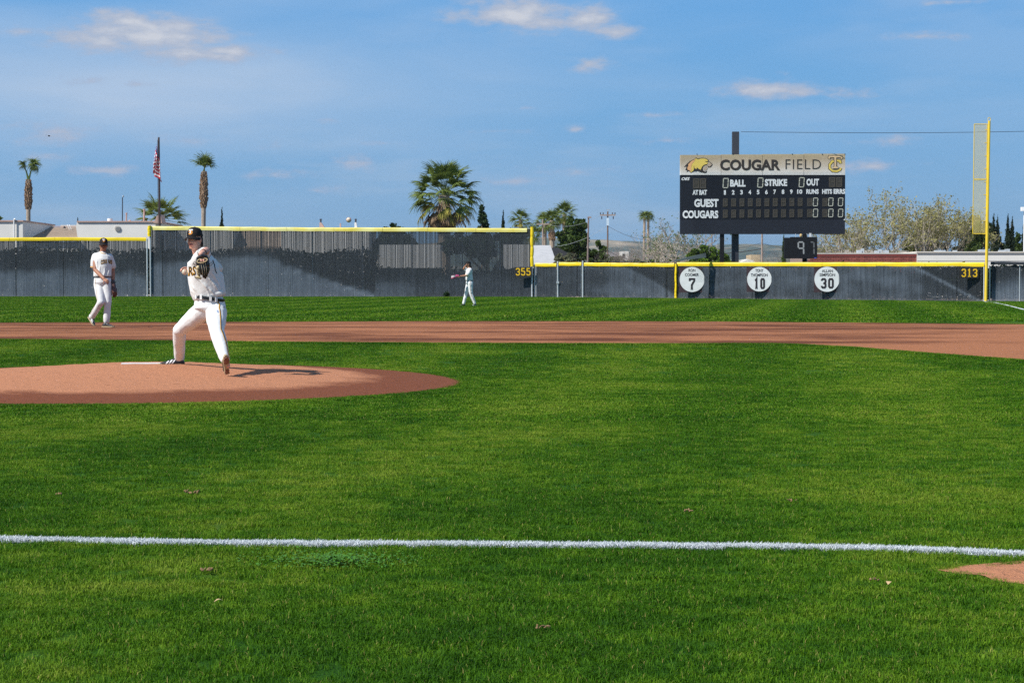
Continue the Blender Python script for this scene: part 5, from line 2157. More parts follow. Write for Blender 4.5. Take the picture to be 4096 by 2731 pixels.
# ------------------------------------------------------------------ broad trees, bushes
broad_tree('large dense olive green tree behind the lamp post right of the palm clump', 'tree', 'green_tree', 2300, 190, [(2290, 905, 38, 40), (2270, 955, 50, 50), (2320, 955, 45, 55), (2325, 895, 24, 30), (2290, 1010, 55, 40), (2340, 1020, 30, 35), (2250, 1000, 30, 40)], 26000, 0.12, m_green, seed=41)
broad_tree('round bush top just showing over the tall fence left of the big palm', 'tree', 'round_tree', 1572, 136, [(1568, 940, 50, 46), (1520, 985, 50, 45), (1625, 975, 55, 45), (1480, 1010, 40, 45)], 13000, 0.09, m_dark, trunk_px=1530, seed=42)
broad_tree('dark tree hidden behind the slats below the conifer', 'tree', 'dark_tree', 1990, 138, [(1950, 985, 60, 60), (2040, 960, 60, 45), (1900, 990, 50, 60), (1810, 975, 60, 55), (2090, 940, 40, 28)], 16000, 0.10, m_dark, trunk_px=1960, seed=43)
broad_tree('bright green citrus bush behind the scoreboard posts', 'bush', 'citrus_bush', 2830, 135, [(2770, 1030, 38, 36), (2815, 1015, 42, 34), (2870, 1020, 42, 32), (2900, 1040, 28, 26), (2835, 1050, 60, 30)], 16000, 0.075, m_bright, seed=44, limbs=False, shell=0.7)
broad_tree('grey green bush in front of the dark roof right of the gates', 'bush', 'grey_bush', 2265, 140, [(2240, 1035, 26, 20), (2285, 1030, 30, 22), (2262, 1050, 50, 22)], 5000, 0.07, leaf_mat('sage_leaf', (0.16, 0.17, 0.10)), seed=45, limbs=False)
broad_tree('low green bush at the foot of the lamp post', 'bush', 'low_bush', 2370, 150, [(2350, 1025, 26, 26), (2395, 1000, 34, 34), (2390, 1040, 40, 24)], 6500, 0.08, m_green, seed=46, limbs=False, shell=0.2)
broad_tree('mixed low bushes behind the low fence', 'bush', 'hedge_bush', 2440, 155, [(2430, 1040, 40, 26), (2480, 1042, 36, 20), (2545, 1048, 60, 16), (2630, 1050, 60, 14), (2700, 1046, 40, 16)], 7500, 0.08, m_green, seed=47, limbs=False)
broad_tree('dark green round tree behind the foul pole screen', 'tree', 'dark_round_tree', 3870, 175, [(3880, 905, 45, 42), (3900, 960, 65, 50), (3950, 930, 40, 45), (3860, 1000, 50, 40), (3990, 990, 30, 45)], 17000, 0.11, m_dark, seed=48)
broad_tree('yellow green rounded tree seen through the foul pole screen', 'tree', 'yellow_tree', 3905, 160, [(3908, 915, 30, 46), (3925, 960, 40, 45), (3885, 1000, 40, 40)], 9000, 0.09, m_springg, seed=49)
broad_tree('dense olive tree in the middle of the sparse spring trees', 'tree', 'olive_tree', 3690, 165, [(3690, 900, 50, 32), (3700, 950, 75, 50), (3650, 990, 60, 50), (3740, 1000, 60, 45)], 11000, 0.09, mat('olive_leaf', (0.115, 0.125, 0.035), 0.65, var=0.4, vscale=0.8, trans=0.2), seed=50)
broad_tree('dark bushy tree at the right edge beyond the cypresses', 'tree', 'edge_tree', 4085, 185, [(4085, 960, 30, 40), (4070, 1000, 50, 40), (4140, 960, 50, 50)], 7000, 0.10, m_green, seed=51)
broad_tree('far left bit of foliage above the white building at the left edge', 'tree', 'edge_tree', -10, 160, [(-5, 880, 24, 14), (-30, 890, 30, 30)], 2500, 0.08, m_springg, seed=52)

# sparse spring trees to the right of the board
for i, (px, top, spr, nl, sd, lab, mm) in enumerate([
        (3420, 815, 150, 2600, 61, 'sparse pale spring tree just right of the scoreboard', m_spring),
        (3540, 800, 210, 3600, 62, 'sparse yellow green spring tree above the brick wall', m_spring),
        (3640, 770, 230, 4200, 63, 'tallest sparse spring tree above the brick wall end', m_spring),
        (3740, 775, 230, 4200, 64, 'wide sparse spring tree above the white wall', m_spring),
        (3850, 850, 200, 3400, 65, 'low sparse spring tree left of the foul pole screen', m_spring),
        (3345, 905, 150, 2400, 66, 'low grey green sparse tree behind the speed display', m_spring)]):
    branching_tree(lab, 'spring_tree', px, 150 + i * 3, top, spr, m_palebark, mm, int(nl * 1.0), 0.085, sd, 'sparse spring trees', depth=5, trunk_r=0.12, stems=4)
branching_tree('bare twisted tree with a few fresh green leaves left of the scoreboard', 'budding_tree', 2715, 140, 835, 200, m_palebark, m_springg, 1500, 0.07, 71, depth=5, trunk_r=0.16, stems=4, wander=0.6, bias=-0.08)
branching_tree('slim budding tree with green leaves next to the bare bushes', 'budding_tree', 2650, 146, 890, 150, m_palebark, m_springg, 900, 0.06, 72, depth=5, trunk_r=0.08, stems=3, wander=0.5)
for i, (px, top, spr, sd, lab) in enumerate([(2470, 985, 90, 81, 'bare brown bush, leftmost of the leafless row'), (2530, 960, 130, 82, 'tallest bare bush in front of the white wall'), (2590, 955, 130, 83, 'bare thicket left of the small cypress'), (2640, 975, 110, 84, 'bare bush right of the small cypress'), (3060, 1000, 120, 85, 'bare bush under the scoreboard behind the white gable'), (3150, 985, 120, 86, 'bare bush between the mast and speed display')]):
    branching_tree(lab, 'bare_bush', px, 150 + 4 * i, top, spr, m_twig, m_twig, 0, 0.05, sd, 'bare leafless bushes', depth=6, trunk_r=0.045, stems=6, cat='bush')

# hedges behind the slats; the low right-hand ones are added to darken the gaps
m_hedge = mat('hedge_leaf', (0.012, 0.019, 0.011), 0.9, var=0.2, vscale=1.0, spec=0.05)
for (x0, x1, pyt, Yq, lab) in ((-500, 575, 1000, 125, 'dark hedge showing through the slats of the left fence'), (610, 1480, 1005, 124.5, 'dark hedge showing through the slats of the tall fence'),
                               (1490, 2120, 1080, 124, 'low dark hedge behind the right half of the tall fence'), (2140, 2700, 1068, 120, 'low dark hedge added as backing behind the gates and the low fence'),
                               (2710, 4500, 1068, 116, 'low dark hedge added as backing behind the fence with the number banners')):
    cs, rs_ = [], []
    px = x0
    amp = 1.0 if pyt < 1050 else 0.15
    while px < x1:
        ht_ = pyt + amp * (16 * noise.noise((px / 190, 0, 7)))
        c = wp(px, ht_ + 26, Yq)
        z = c.z
        while z > 0.3:
            cs.append((c.x, Yq, z))
            rs_.append((0.95, 0.5, 0.42 + 0.25 * r.random()))
            z -= 0.55
        px += 26
    V, Q = leaves(cs, rs_, len(cs) * 110, 0.14, int(x0) % 97, 0.3)
    o = npmesh('hedge', V, Q, m_hedge)
    tag(o, lab, 'hedge')
for (px, py, lab) in ((1750, 1090, 'small dark bush at the foot of the tall fence beside the outfielder'),):
    pass
c = wp(1786, 1178, 115.0)
V, Q = leaves([(c.x, c.y, c.z), (c.x, c.y, c.z - .15)], [(0.20, 0.12, 0.22), (0.16, 0.12, 0.2)], 500, 0.05, 3, 0.2)
tag(npmesh('weed', V, Q, m_dark), 'small dark weed growing at the foot of the tall fence left of the outfielder', 'weed')

# ------------------------------------------------------------------ buildings
m_stucco = mat('white_stucco', (0.74, 0.72, 0.67), 0.9, var=0.06, vscale=0.5, bump=0.15, bscale=30)
m_stucco2 = mat('pale_plaster', (0.66, 0.62, 0.56), 0.9, var=0.06, vscale=0.4)
m_pink = mat('pink_trim', (0.50, 0.33, 0.27), 0.8, var=0.1, vscale=3)
m_shing = mat('tan_shingles', (0.40, 0.31, 0.235), 0.95, var=0.25, vscale=6, bump=0.6, bscale=12)
m_darkroof = mat('dark_roof', (0.035, 0.038, 0.045), 0.8, var=0.2, vscale=3)
m_greyroof = mat('pale_grey_roof', (0.46, 0.46, 0.46), 0.8, var=0.12, vscale=2)


def wall_box(parent, name, x0, x1, ytop, Yq, depth, m, ybot=None):
    a, b = wp(x0, ytop, Yq), wp(x1, ytop, Yq)
    z0 = wp(x0, ybot, Yq).z if ybot else float(gz(0, 118)) - 0.1
    mb = MB()
    mb.bb(a.x, b.x, Yq, Yq + depth, z0, a.z)
    return part(name, mb, m, parent)


def bld(name, label, px, Yq):
    c = wp(px, 1100, Yq)
    return thing(name, label, 'building', (c.x, Yq + 3, 0.43))


A1 = bld('white_building', 'white stucco building with pink edge and white downpipe at the left edge', 20, 131)
wall_box(A1, 'wall', -420, 91, 886, 131, 9, m_stucco)
wall_box(A1, 'roof_edge', -424, 93, 881, 130.9, 9.2, m_pink, 886.5)
mb = MB()
a, b = wp(56, 878, 130.85), wp(56, 1100, 130.85)
mb.tube([a, b], [0.045, 0.045], 8)
mb.tube([a, a + Vector((0.1, 0, 0.02))], [0.07, 0.07], 8)
part('downpipe', mb, mat('white_pipe', (0.8, 0.8, 0.78), 0.5), A1)
# brown roofed middle block
A2 = bld('shingled_building', 'low building with a tan shingle roof between the two white buildings', 200, 133)
r0, r1, r2, r3 = wp(92, 909, 139), wp(318, 909, 139), wp(318, 965, 131.5), wp(92, 965, 131.5)
# rows of shingles: overlapping courses with real steps
ncourse = 12
for k in range(ncourse):
    f0, f1 = k / ncourse, (k + 1.12) / ncourse
    a0, a1 = r0.lerp(r3, f0), r0.lerp(r3, f1)
    b0, b1 = r1.lerp(r2, f0), r1.lerp(r2, f1)
    up_ = Vector((0, -0.02, 0.03))
    mb = MB()
    mb.add([a0, b0, b1 + up_, a1 + up_, a0 - up_, b0 - up_, b1 - up_ * .2, a1 - up_ * .2], [(3, 2, 1, 0), (4, 5, 6, 7), (2, 3, 7, 6), (0, 1, 5, 4), (1, 2, 6, 5), (3, 0, 4, 7)])
    part('shingle_course', mb, m_shing, A2)
wall_box(A2, 'wall', 92, 318, 968, 131.7, 7, m_stucco)
mb = MB()
a, b = wp(94, 906, 138.8), wp(306, 906, 138.8)
mb.tube([a, b], [0.03, 0.03], 6)
for q in range(5):
    w = a.lerp(b, q / 4)
    mb.tube([w, w - Vector((0, 0, .18))], [0.02, 0.02], 5)
part('roof_railing', mb, m_pink, A2)
for px in (141, 258):
    w = wp(px, 907, 137.5)
    mb = MB()
    mb.tube([w - Vector((0, 0, .12)), w + Vector((0, 0, .05))], [0.11, 0.04], 8)
    part('roof_vent', mb, m_darkroof, A2)
wall_box(A2, 'parapet_box', 242, 304, 900, 139.5, 2, m_stucco2, 915)
mb = MB()
w = wp(278, 918, 137)
for dxx in (0, 0.14):
    mb.tube([w + Vector((dxx, 0, 0)), w + Vector((dxx - .12, 0, .28)), w + Vector((dxx - .18, 0.1, .34)), w + Vector((dxx - .24, .3, .20))], [0.02] * 4, 6)
part('ladder_hook', mb, m_white, A2)
# second white building
A3 = bld('white_building', 'long white stucco building with round louvred vent left of the flagpole', 460, 132)
a = [wp(308, 888, 132), wp(304, 905, 132), wp(309, 945, 132), wp(322, 972, 132)]
poly = [(wp(322, 1100, 132).x, 0.3), (a[3].x, a[3].z), (a[2].x, a[2].z), (a[1].x, a[1].z), (a[0].x, a[0].z), (wp(622, 888, 132).x, a[0].z), (wp(622, 888, 132).x, 0.3)]
mb = MB()
mb.prism([(p[0], p[1]) for p in poly], 132.0, 141.0)
part('wall', mb, m_stucco, A3)
wall_box(A3, 'roof_edge', 307, 640, 884, 131.9, 9.2, m_pink, 888.5)
c = wp(470, 914, 131.96)
mb = MB()
mb.prism([(c.x + 0.215 * math.cos(q * math.pi / 16), c.z + 0.215 * math.sin(q * math.pi / 16)) for q in range(32)], 131.95, 131.98)
vt = part('round_vent', mb, m_stucco2, A3)
for q in range(5):
    zz = c.z + 0.14 - q * 0.07
    hw_ = math.sqrt(max(0.01, 0.20 ** 2 - (zz - c.z) ** 2))
    mb = MB()
    mb.bb(c.x - hw_, c.x + hw_, 131.90, 131.925, zz - 0.010, zz + 0.010)
    part('louvre', mb, mat('louvre_grey', (0.30, 0.30, 0.29), 0.8), vt)
mb = MB()
w = wp(440, 883, 134)
mb.tube([(w.x, 134, w.z - .1), (w.x, 134, w.z + .16)], [0.19, 0.19], 14)
part('roof_fan', mb, mat('white_pipe', (0.8, 0.8, 0.78), 0.5), A3)
for px, yt, rr in ((506, 856, 0.05), (577, 841, 0.065)):
    mb = MB()
    p0, p1 = wp(px - 1, 886, 134), wp(px, yt, 134)
    mb.tube([p0, p1], [rr, rr], 8)
    mb.tube([p1, p1 + Vector((0, 0, .08))], [rr * 1.5, rr * 1.5], 8)
    part('flue_pipe', mb, m_pink, A3)
mb = MB()
pl = [(614, 892), (628, 862), (642, 858), (648, 892)]
mb.prism([(wp(x_, y_, 131.5).x, wp(x_, y_, 131.5).z) for x_, y_ in pl], 131.5, 133)
part('pink_parapet', mb, m_pink, A3)
# thing on the roof line
mb = MB()
w = wp(519, 884, 133)
mb.ell(w, (0.11, 0.11, 0.08), None, 10, 6)
part('roof_dome', mb, m_pink, A3)
# buildings seen through the slats of the tall fence
A4 = bld('white_building', 'white building glimpsed in stripes through the left half of the tall fence', 760, 133)
wall_box(A4, 'wall', 655, 930, 915, 133, 6, m_stucco)
wall_box(A4, 'wall', 1125, 1478, 917, 133, 6, m_stucco)
for px, col_ in ((1285, m_pink), (1425, m_stucco)):
    a, b = wp(px - 8, 890, 134), wp(px + 8, 890, 134)
    mb = MB()
    mb.prism([(a.x, a.z - 0.6), (a.x + 0.02, a.z), (a.x + .14, a.z), (b.x + (0.25 if px == 1285 else -.05), b.z - 0.6)], 134, 134.4)
    ch = part('chimney', mb, col_, A4)
    w = wp(px - 2, 884, 134.2)
    mb = MB()
    mb.tube([(w.x, 134.2, w.z - .1), (w.x, 134.2, w.z + .08)], [0.06, 0.06], 8)
    mb.ell((w.x, 134.2, w.z + 0.11), (0.10, 0.10, 0.05), None, 8, 5)
    part('chimney_cap', mb, m_char, ch)
mb = MB()
w = wp(1362, 893, 134)
mb.tube([(w.x, 134, w.z - .5), (w.x, 134, w.z)], [0.05, 0.05], 8)
part('flue_pipe', mb, m_pink, A4)
A5 = bld('shingled_building', 'brown roofed house glimpsed through the tall fence behind the pitcher', 1030, 134)
r0, r1, r2, r3 = wp(935, 918, 137), wp(1120, 918, 137), wp(1150, 985, 133.5), wp(932, 985, 133.5)
mb = MB()
mb.add([r0, r1, r2, r3, r0 - Vector((0, 0, .12)), r1 - Vector((0, 0, .12)), r2 - Vector((0, 0, .12)), r3 - Vector((0, 0, .12))], [(3, 2, 1, 0), (4, 5, 6, 7), (2, 3, 7, 6), (0, 1, 5, 4), (1, 2, 6, 5), (3, 0, 4, 7)])
part('roof', mb, m_shing, A5)
wall_box(A5, 'wall', 940, 1110, 988, 134, 3, m_stucco2)
A6 = bld('white_shed', 'low white shed glimpsed through the slats left of the outfielder', 1600, 128)
wall_box(A6, 'wall', 1519, 1762, 979, 128, 3, m_stucco, 1072)
wall_box(A6, 'base', 1519, 1762, 1073, 128.1, 2.8, m_darkroof)
A6 = bld('white_shed', 'low white shed glimpsed through the slats above the 355 sign', 2075, 127)
wall_box(A6, 'wall', 2012, 2133, 978, 127, 3, m_stucco, 1076)
wall_box(A6, 'base', 2012, 2133, 1077, 127.1, 2.8, m_darkroof)
# pale metal roof and dark gable right of the tall fence
A7 = bld('pale_roofed_building', 'building with a large plain pale grey roof right of the tall fence', 2180, 150)
q = [wp(2110, 981, 158), wp(2202, 981, 158), wp(2228, 1056, 150), wp(2110, 1056, 150)]
mb = MB()
mb.add(q + [v - Vector((0, 0, .15)) for v in q], [(3, 2, 1, 0), (4, 5, 6, 7), (2, 3, 7, 6), (0, 1, 5, 4), (1, 2, 6, 5), (3, 0, 4, 7)])
part('roof', mb, m_greyroof, A7)
wall_box(A7, 'wall', 2112, 2222, 1059, 150.5, 7, m_stucco2)
A8 = bld('dark_gabled_house', 'house with a low dark gable roof and yellow trim', 2240, 165)
mb = MB()
gp_ = [(2190, 1022), (2203, 992), (2231, 989), (2282, 1018), (2290, 1024), (2210, 1024)]
mb.prism([(wp(x_, y_, 165).x, wp(x_, y_, 165).z) for x_, y_ in gp_], 165, 172)
part('roof', mb, m_darkroof, A8)
wall_box(A8, 'wall', 2215, 2290, 1024, 165.5, 6, mat('yellow_wall', (0.55, 0.40, 0.06), 0.8))
A9 = bld('white_wall_house', 'small white wall standing among the bare bushes', 2500, 170)
wall_box(A9, 'wall', 2485, 2516, 1005, 170, 4, m_stucco)
wall_box(A9, 'window', 2490, 2499, 1015, 169.95, 0.2, m_darkroof, 1030)
A10 = bld('grey_roofed_house', 'low house with a pale grey roof behind the bare bushes', 2440, 200)
wall_box(A10, 'wall', 2400, 2520, 1040, 200, 6, m_stucco2)
mb = MB()
mb.prism([(wp(x_, y_, 199).x, wp(x_, y_, 199).z) for x_, y_ in [(2392, 1042), (2412, 1008), (2492, 1008), (2526, 1042)]], 199, 206)
part('roof', mb, mat('mid_grey_roof', (0.30, 0.29, 0.30), 0.85, var=0.1), A10)
# small gable and tan box under the board
A11 = bld('white_gabled_house', 'small white gabled roof peeking over the fence between the scoreboard posts', 2990, 190)
mb = MB()
mb.prism([(wp(x_, y_, 190).x, wp(x_, y_, 190).z) for x_, y_ in [(2965, 1049), (2992, 1036), (3022, 1049), (3022, 1054), (2965, 1054)]], 190, 196)
part('gable', mb, m_stucco, A11)
wall_box(A11, 'wall', 2925, 3015, 1040, 191, 5, m_stucco2)
wall_box(A11, 'tan_block', 3004, 3042, 1019, 196, 4, mat('tan_plaster', (0.52, 0.40, 0.25), 0.9))
# brick building
A12 = bld('brick_building', 'long low red brick building above the right fence beside the white wall', 3450, 128)
BY = 128.0
a, b = wp(3230, 1015, BY), wp(3666, 1015, BY)
zt = a.z
zb = 0.35
mb = MB()
mb.bb(a.x, b.x, BY + 0.02, BY + 8, zb, zt)
part('mortar_wall', mb, mat('mortar', (0.30, 0.22, 0.19), 0.9), A12)
m_brick = mat('red_brick', (0.30, 0.085, 0.065), 0.85, var=0.35, vscale=3.5)
mb = MB()
rowh, bw = 0.118, 0.36
nrow = 0
z = zt - 0.17 - rowh
while z > zb + 0.3:
    x = a.x + (bw / 2 if nrow % 2 else 0)
    while x < b.x - 0.02:
        x2 = min(x + bw - 0.025, b.x)
        mb.bb(x, x2, BY - 0.012, BY + 0.03, z, z + rowh - 0.022)
        x += bw
    z -= rowh
    nrow += 1
stuff(part('brick_courses', mb, m_brick, A12))
mb = MB()
mb.bb(a.x - .05, b.x, BY - 0.05, BY + 8.1, zt - 0.16, zt - 0.02)
part('fascia', mb, mat('red_fascia', (0.27, 0.06, 0.05), 0.7, var=0.1), A12)
mb = MB()
mb.bb(a.x - .06, b.x, BY - 0.08, BY + 8.1, zt - 0.018, zt + 0.05)
part('coping', mb, m_stucco2, A12)
A13 = bld('white_walled_building', 'long low white walled building behind the foul pole', 3900, 128)
wall_box(A13, 'wall', 3668, 4700, 1010, 127.9, 8, m_stucco)
wall_box(A13, 'coping', 3667, 4700, 1006, 127.8, 8.2, m_stucco2, 1010.5)
for yy in (1018, 1043):
    wall_box(A13, 'groove_line', 3669, 4700, yy, 127.88, 0.05, mat('grey_line', (0.30, 0.29, 0.28), 0.9), yy + 1.4)
for i, (x0, x1, yt, lab) in enumerate([(3433, 3448, 1000, 0), (3452, 3456, 994, 0), (3505, 3518, 1002, 0), (3522, 3527, 997, 0), (3540, 3556, 1001, 0)]):
    wall_box(A12, 'roof_unit', x0, x1, yt, 131, 0.8, m_galv, 1012)
for i, (x0, x1, yt) in enumerate([(3745, 3782, 1001), (3820, 3829, 1001), (3922, 3945, 998), (4004, 4026, 1000), (4030, 4040, 996)]):
    wall_box(A13, 'roof_unit', x0, x1, yt, 131, 0.8, m_galv, 1010)

# ------------------------------------------------------------------ poles, wires, flag
m_pole_wood = mat('creosote_pole', (0.17, 0.105, 0.075), 0.9, var=0.3, vscale=3, bump=0.3)
m_grey_wood = mat('weathered_pole', (0.36, 0.28, 0.23), 0.9, var=0.25, vscale=3)
m_lamp = mat('lamp_post_paint', (0.22, 0.17, 0.15), 0.6)


def utility_pole(label, px, Yq, top, arm_y, arm_l, arm_r, w_px, mwood, extras=True):
    s = F / Yq
    c = wp(px, top, Yq)
    t = thing('utility_pole', label, 'utility pole', (c.x, Yq, 0.43), 'wooden utility poles')
    mb = MB()
    r_ = w_px / s / 2
    mb.tube([(c.x, Yq, 0.3), (c.x, Yq, c.z)], [r_ * 1.15, r_ * .9], 10)
    part('pole', mb, mwood, t)
    if arm_l:
        z = wp(px, arm_y, Yq).z
        mb = MB()
        mb.bb(c.x - arm_l / s, c.x + arm_r / s, Yq - 0.22, Yq - 0.10, z - 0.06, z + 0.06)
        part('crossarm', mb, m_grey_wood, t)
        for q in (-0.95, -0.6, 0.6, 0.95):
            x_ = c.x + q * (arm_l if q < 0 else arm_r) / s
            mb = MB()
            mb.tube([(x_, Yq - .16, z + .05), (x_, Yq - .16, z + .20)], [0.035, 0.05], 8)
            mb.tube([(x_, Yq - .16, z + .20), (x_, Yq - .16, z + .25)], [0.06, 0.03], 8)
            part('insulator', mb, m_char, t)
    return t


u1 = utility_pole('brown utility pole with crossarm standing before the hills, right of the lamp post', 2431, 170, 846, 861, 31, 30, 6, m_pole_wood)
w = wp(2431, 885, 169.75)
mb = MB()
mb.bb(w.x - 0.10, w.x + 0.10, 169.6, 169.9, w.z - 0.4, w.z + 0.3)
part('marker_sleeve', mb, mat('pale_blue_sleeve', (0.55, 0.68, 0.78), 0.6), u1)
mb = MB()
w = wp(2433, 839, 170)
mb.tube([(w.x, 170, w.z - .25), (w.x, 170, w.z)], [0.02, 0.02], 6)
mb.tube([(w.x - .17, 170, w.z), (w.x + .17, 170, w.z)], [0.025, 0.025], 6)
part('top_fitting', mb, m_galv, u1)
for q in (-24, 22):
    w = wp(2431 + q, 866, 169.8)
    mb = MB()
    mb.tube([w, w - Vector((0, 0, .25))], [0.05, 0.04], 8)
    part('hanging_fuse', mb, m_char, u1)
utility_pole('weathered utility pole with crossarm in front of the palm clump', 2171, 180, 878, 897, 24, 26, 6, m_grey_wood)
utility_pole('brown utility pole rising behind the scoreboard between its posts', 3049, 160, 800, 0, 0, 0, 7, m_grey_wood)
utility_pole('thin brown utility pole behind the green bush left of the scoreboard post', 2848, 175, 930, 0, 0, 0, 4, m_pole_wood)
lp = thing('lamp_post', 'tall brown lamp post with a square head in front of the green tree', 'lamp post', (wp(2353, 1000, 135).x, 135, 0.43))
a = wp(2354, 872, 135)
b = wp(2350, 1100, 135)
mb = MB()
mb.tube([b, a], [0.075, 0.055], 10)
part('post', mb, m_lamp, lp)
w = wp(2358, 872, 135)
mb = MB()
mb.add([w + Vector(v) for v in [(-.15, -.2, 0), (.15, -.2, 0), (.15, .2, 0), (-.15, .2, 0), (-.12, -.15, .11), (.12, -.15, .09), (.12, .15, .09), (-.12, .15, .11)]],
       [(3, 2, 1, 0), (4, 5, 6, 7), (0, 1, 5, 4), (1, 2, 6, 5), (2, 3, 7, 6), (3, 0, 4, 7)])
part('lamp_head', mb, m_lamp, lp)
lp = thing('lamp_post', 'thin dark lamp post on the skyline left of the flagpole', 'lamp post', (wp(489, 1000, 150).x, 150, 0.43))
mb = MB()
mb.tube([wp(488, 1100, 150), wp(490, 790, 150)], [0.05, 0.04], 8)
part('post', mb, m_char, lp)
mb = MB()
w = wp(491, 787, 150)
mb.tube([w + Vector((-.02, 0, 0)), w + Vector((.05, 0, .06)), w + Vector((.1, 0, -.02))], [0.05, 0.09, 0.03], 8)
part('lamp_head', mb, m_galv, lp)
m_cable = mat('black_cable', (0.03, 0.03, 0.032), 0.6)


def cable(label, pts, r_=0.012, sag=0.3, m=None):
    mb = MB()
    P = []
    for i in range(len(pts) - 1):
        a, b = pts[i], pts[i + 1]
        for q in range(9):
            f = q / 9
            P.append(a.lerp(b, f) - Vector((0, 0, sag * 4 * f * (1 - f))))
    P.append(pts[-1])
    mb.tube(P, [r_] * len(P), 4, False)
    tag(part('overhead_cable', mb, m or m_cable), label, 'cable', 'overhead cables')


pz = wp(2433, 900, 170)
cable('thin cable from the brown utility pole down left to the bushes', [pz, wp(2230, 985, 172)], 0.012, 0.35, m_galv)
cable('thin cable from the brown utility pole across to the budding tree', [wp(2433, 905, 170), wp(2740, 935, 165)], 0.014, 0.9)
cable('cable sagging from the low end of the brown pole to the left', [wp(2433, 1005, 170), wp(2280, 1035, 160)], 0.02, 0.15)
cable('heavy cable bundle running right from the low part of the brown pole', [wp(2433, 1003, 170), wp(2520, 1040, 165)], 0.035, 0.1)
cable('cable sagging between the two utility poles at crossarm height', [wp(2195, 899, 180), wp(2402, 862, 170)], 0.010, 0.5, m_galv)
cable('heavy cable joining the brown pole behind the scoreboard from the left', [wp(2800, 1015, 162), wp(3046, 995, 160)], 0.035, 0.15)
cable('thin cable above the heavy one behind the scoreboard', [wp(2800, 990, 162), wp(3046, 972, 160), wp(3320, 1000, 160)], 0.015, 0.3)
cable('thin cable sloping over the brick building roof', [wp(3230, 1020, 140), wp(3390, 990, 140)], 0.02, 0.1)

# flagpole
fpole = thing('flagpole', 'tall dark brown flagpole left of the pitcher with a limp flag on it', 'flagpole', (wp(636, 1100, 127).x, 127, 0.43))
mb = MB()
mb.tube([wp(641, 1100, 127), wp(635, 552, 127)], [0.085, 0.065], 12)
part('pole', mb, mat('brown_pole_paint', (0.075, 0.045, 0.038), 0.5), fpole)
mb = MB()
mb.tube([wp(630, 560, 126.9), wp(632, 900, 126.9)], [0.014, 0.014], 5)
part('halyard', mb, m_char, fpole)
mb = MB()
w = wp(635, 551, 127)
mb.tube([w, w + Vector((0, 0, .03))], [0.075, 0.06], 10)
part('cap', mb, m_char, fpole)


# limp flag: gathered folds hanging beside the pole
def flag_material():
    m = bpy.data.materials.new('flag_cloth')
    m.use_nodes = True
    t = m.node_tree
    p = t.nodes['Principled BSDF']
    p.inputs['Roughness'].default_value = 0.8
    u = N(t, 'ShaderNodeAttribute', attribute_name='fu').outputs['Fac']
    v = N(t, 'ShaderNodeAttribute', attribute_name='fv').outputs['Fac']
    st = M(t, 'GREATER_THAN', M(t, 'FRACT', M(t, 'MULTIPLY', v, 6.5)), 0.5)
    c = MIX(t, st, (0.50, 0.018, 0.030), (0.76, 0.76, 0.76))
    can = M(t, 'MULTIPLY', M(t, 'LESS_THAN', u, 0.40), M(t, 'LESS_THAN', v, 0.54))
    su = M(t, 'SUBTRACT', M(t, 'FRACT', M(t, 'MULTIPLY', u, 15)), 0.5)
    sv = M(t, 'SUBTRACT', M(t, 'FRACT', M(t, 'MULTIPLY', v, 16.7)), 0.5)
    star = M(t, 'LESS_THAN', M(t, 'ADD', M(t, 'MULTIPLY', su, su), M(t, 'MULTIPLY', sv, sv)), 0.06)
    cc_ = MIX(t, star, (0.02, 0.035, 0.22), (0.76, 0.76, 0.78))
    c = MIX(t, can, c, cc_)
    t.links.new(c, p.inputs['Base Color'])
    return m


nu, nv = 60, 60
U, W = np.meshgrid(np.linspace(0, 1, nu), np.linspace(0, 1, nv), indexing='ij')
hoist_t, hoist_b = wp(628, 578, 126.8), wp(631, 672, 126.8)
# fly edge collapses downward beside the pole, crossing it near the bottom
S = np.clip(U, 0, 1)
Xf = hoist_t.x + (hoist_b.x - hoist_t.x) * W - 0.30 * np.sin(np.minimum(S * 1.7, 1) * math.pi * 0.5) * (0.25 + 0.75 * W) + 0.62 * sst(0.45, 1.0, S) * (0.35 + 0.65 * W) + 0.05 * np.sin(S * 22 + W * 3)
Zf = hoist_t.z + (hoist_b.z - hoist_t.z) * W - 1.05 * S ** 1.15 * (1.0 - 0.05 * W)
Yf = 126.75 - 0.10 * np.sin(S * 22) * (0.4 + S) - 0.05 * np.cos(S * 9 + W * 5) - 0.12 * S
npmesh('flag', np.stack([Xf.ravel(), Yf.ravel(), Zf.ravel()], 1), grid_faces(nu, nv), flag_material(), attr={'fu': U.ravel(), 'fv': W.ravel()}, smooth=True)
tag(bpy.data.objects['flag'], 'limp red, white and blue striped flag hanging folded from the brown flagpole', 'flag', None)
mb = MB()
w = wp(4092, 836, 150)
mb.bb(w.x - 0.12, w.x + 0.25, 150, 150.3, w.z - 0.16, w.z + 0.16)
mb.tube([(w.x + 0.2, 150.35, 0.3), (w.x + 0.2, 150.35, w.z + 0.1)], [0.05, 0.05], 8)
tag(part('floodlight', mb, m_white), 'white boxy light at the right edge above the cypresses', 'light')
# bird
c = wp(196, 544, 90)
mb = MB()
mb.ell(c, (0.05, 0.10, 0.035), None, 8, 6)
mb.add([c + Vector((-.02, 0, 0)), c + Vector((-.16, -.04, .05)), c + Vector((-.13, .05, .045))], [(0, 1, 2)])
mb.add([c + Vector((.02, 0, 0)), c + Vector((.16, -.04, -.03)), c + Vector((.13, .05, -.03))], [(0, 1, 2)])
tag(part('bird', mb, m_black), 'tiny dark bird gliding in the sky at the left', 'bird')

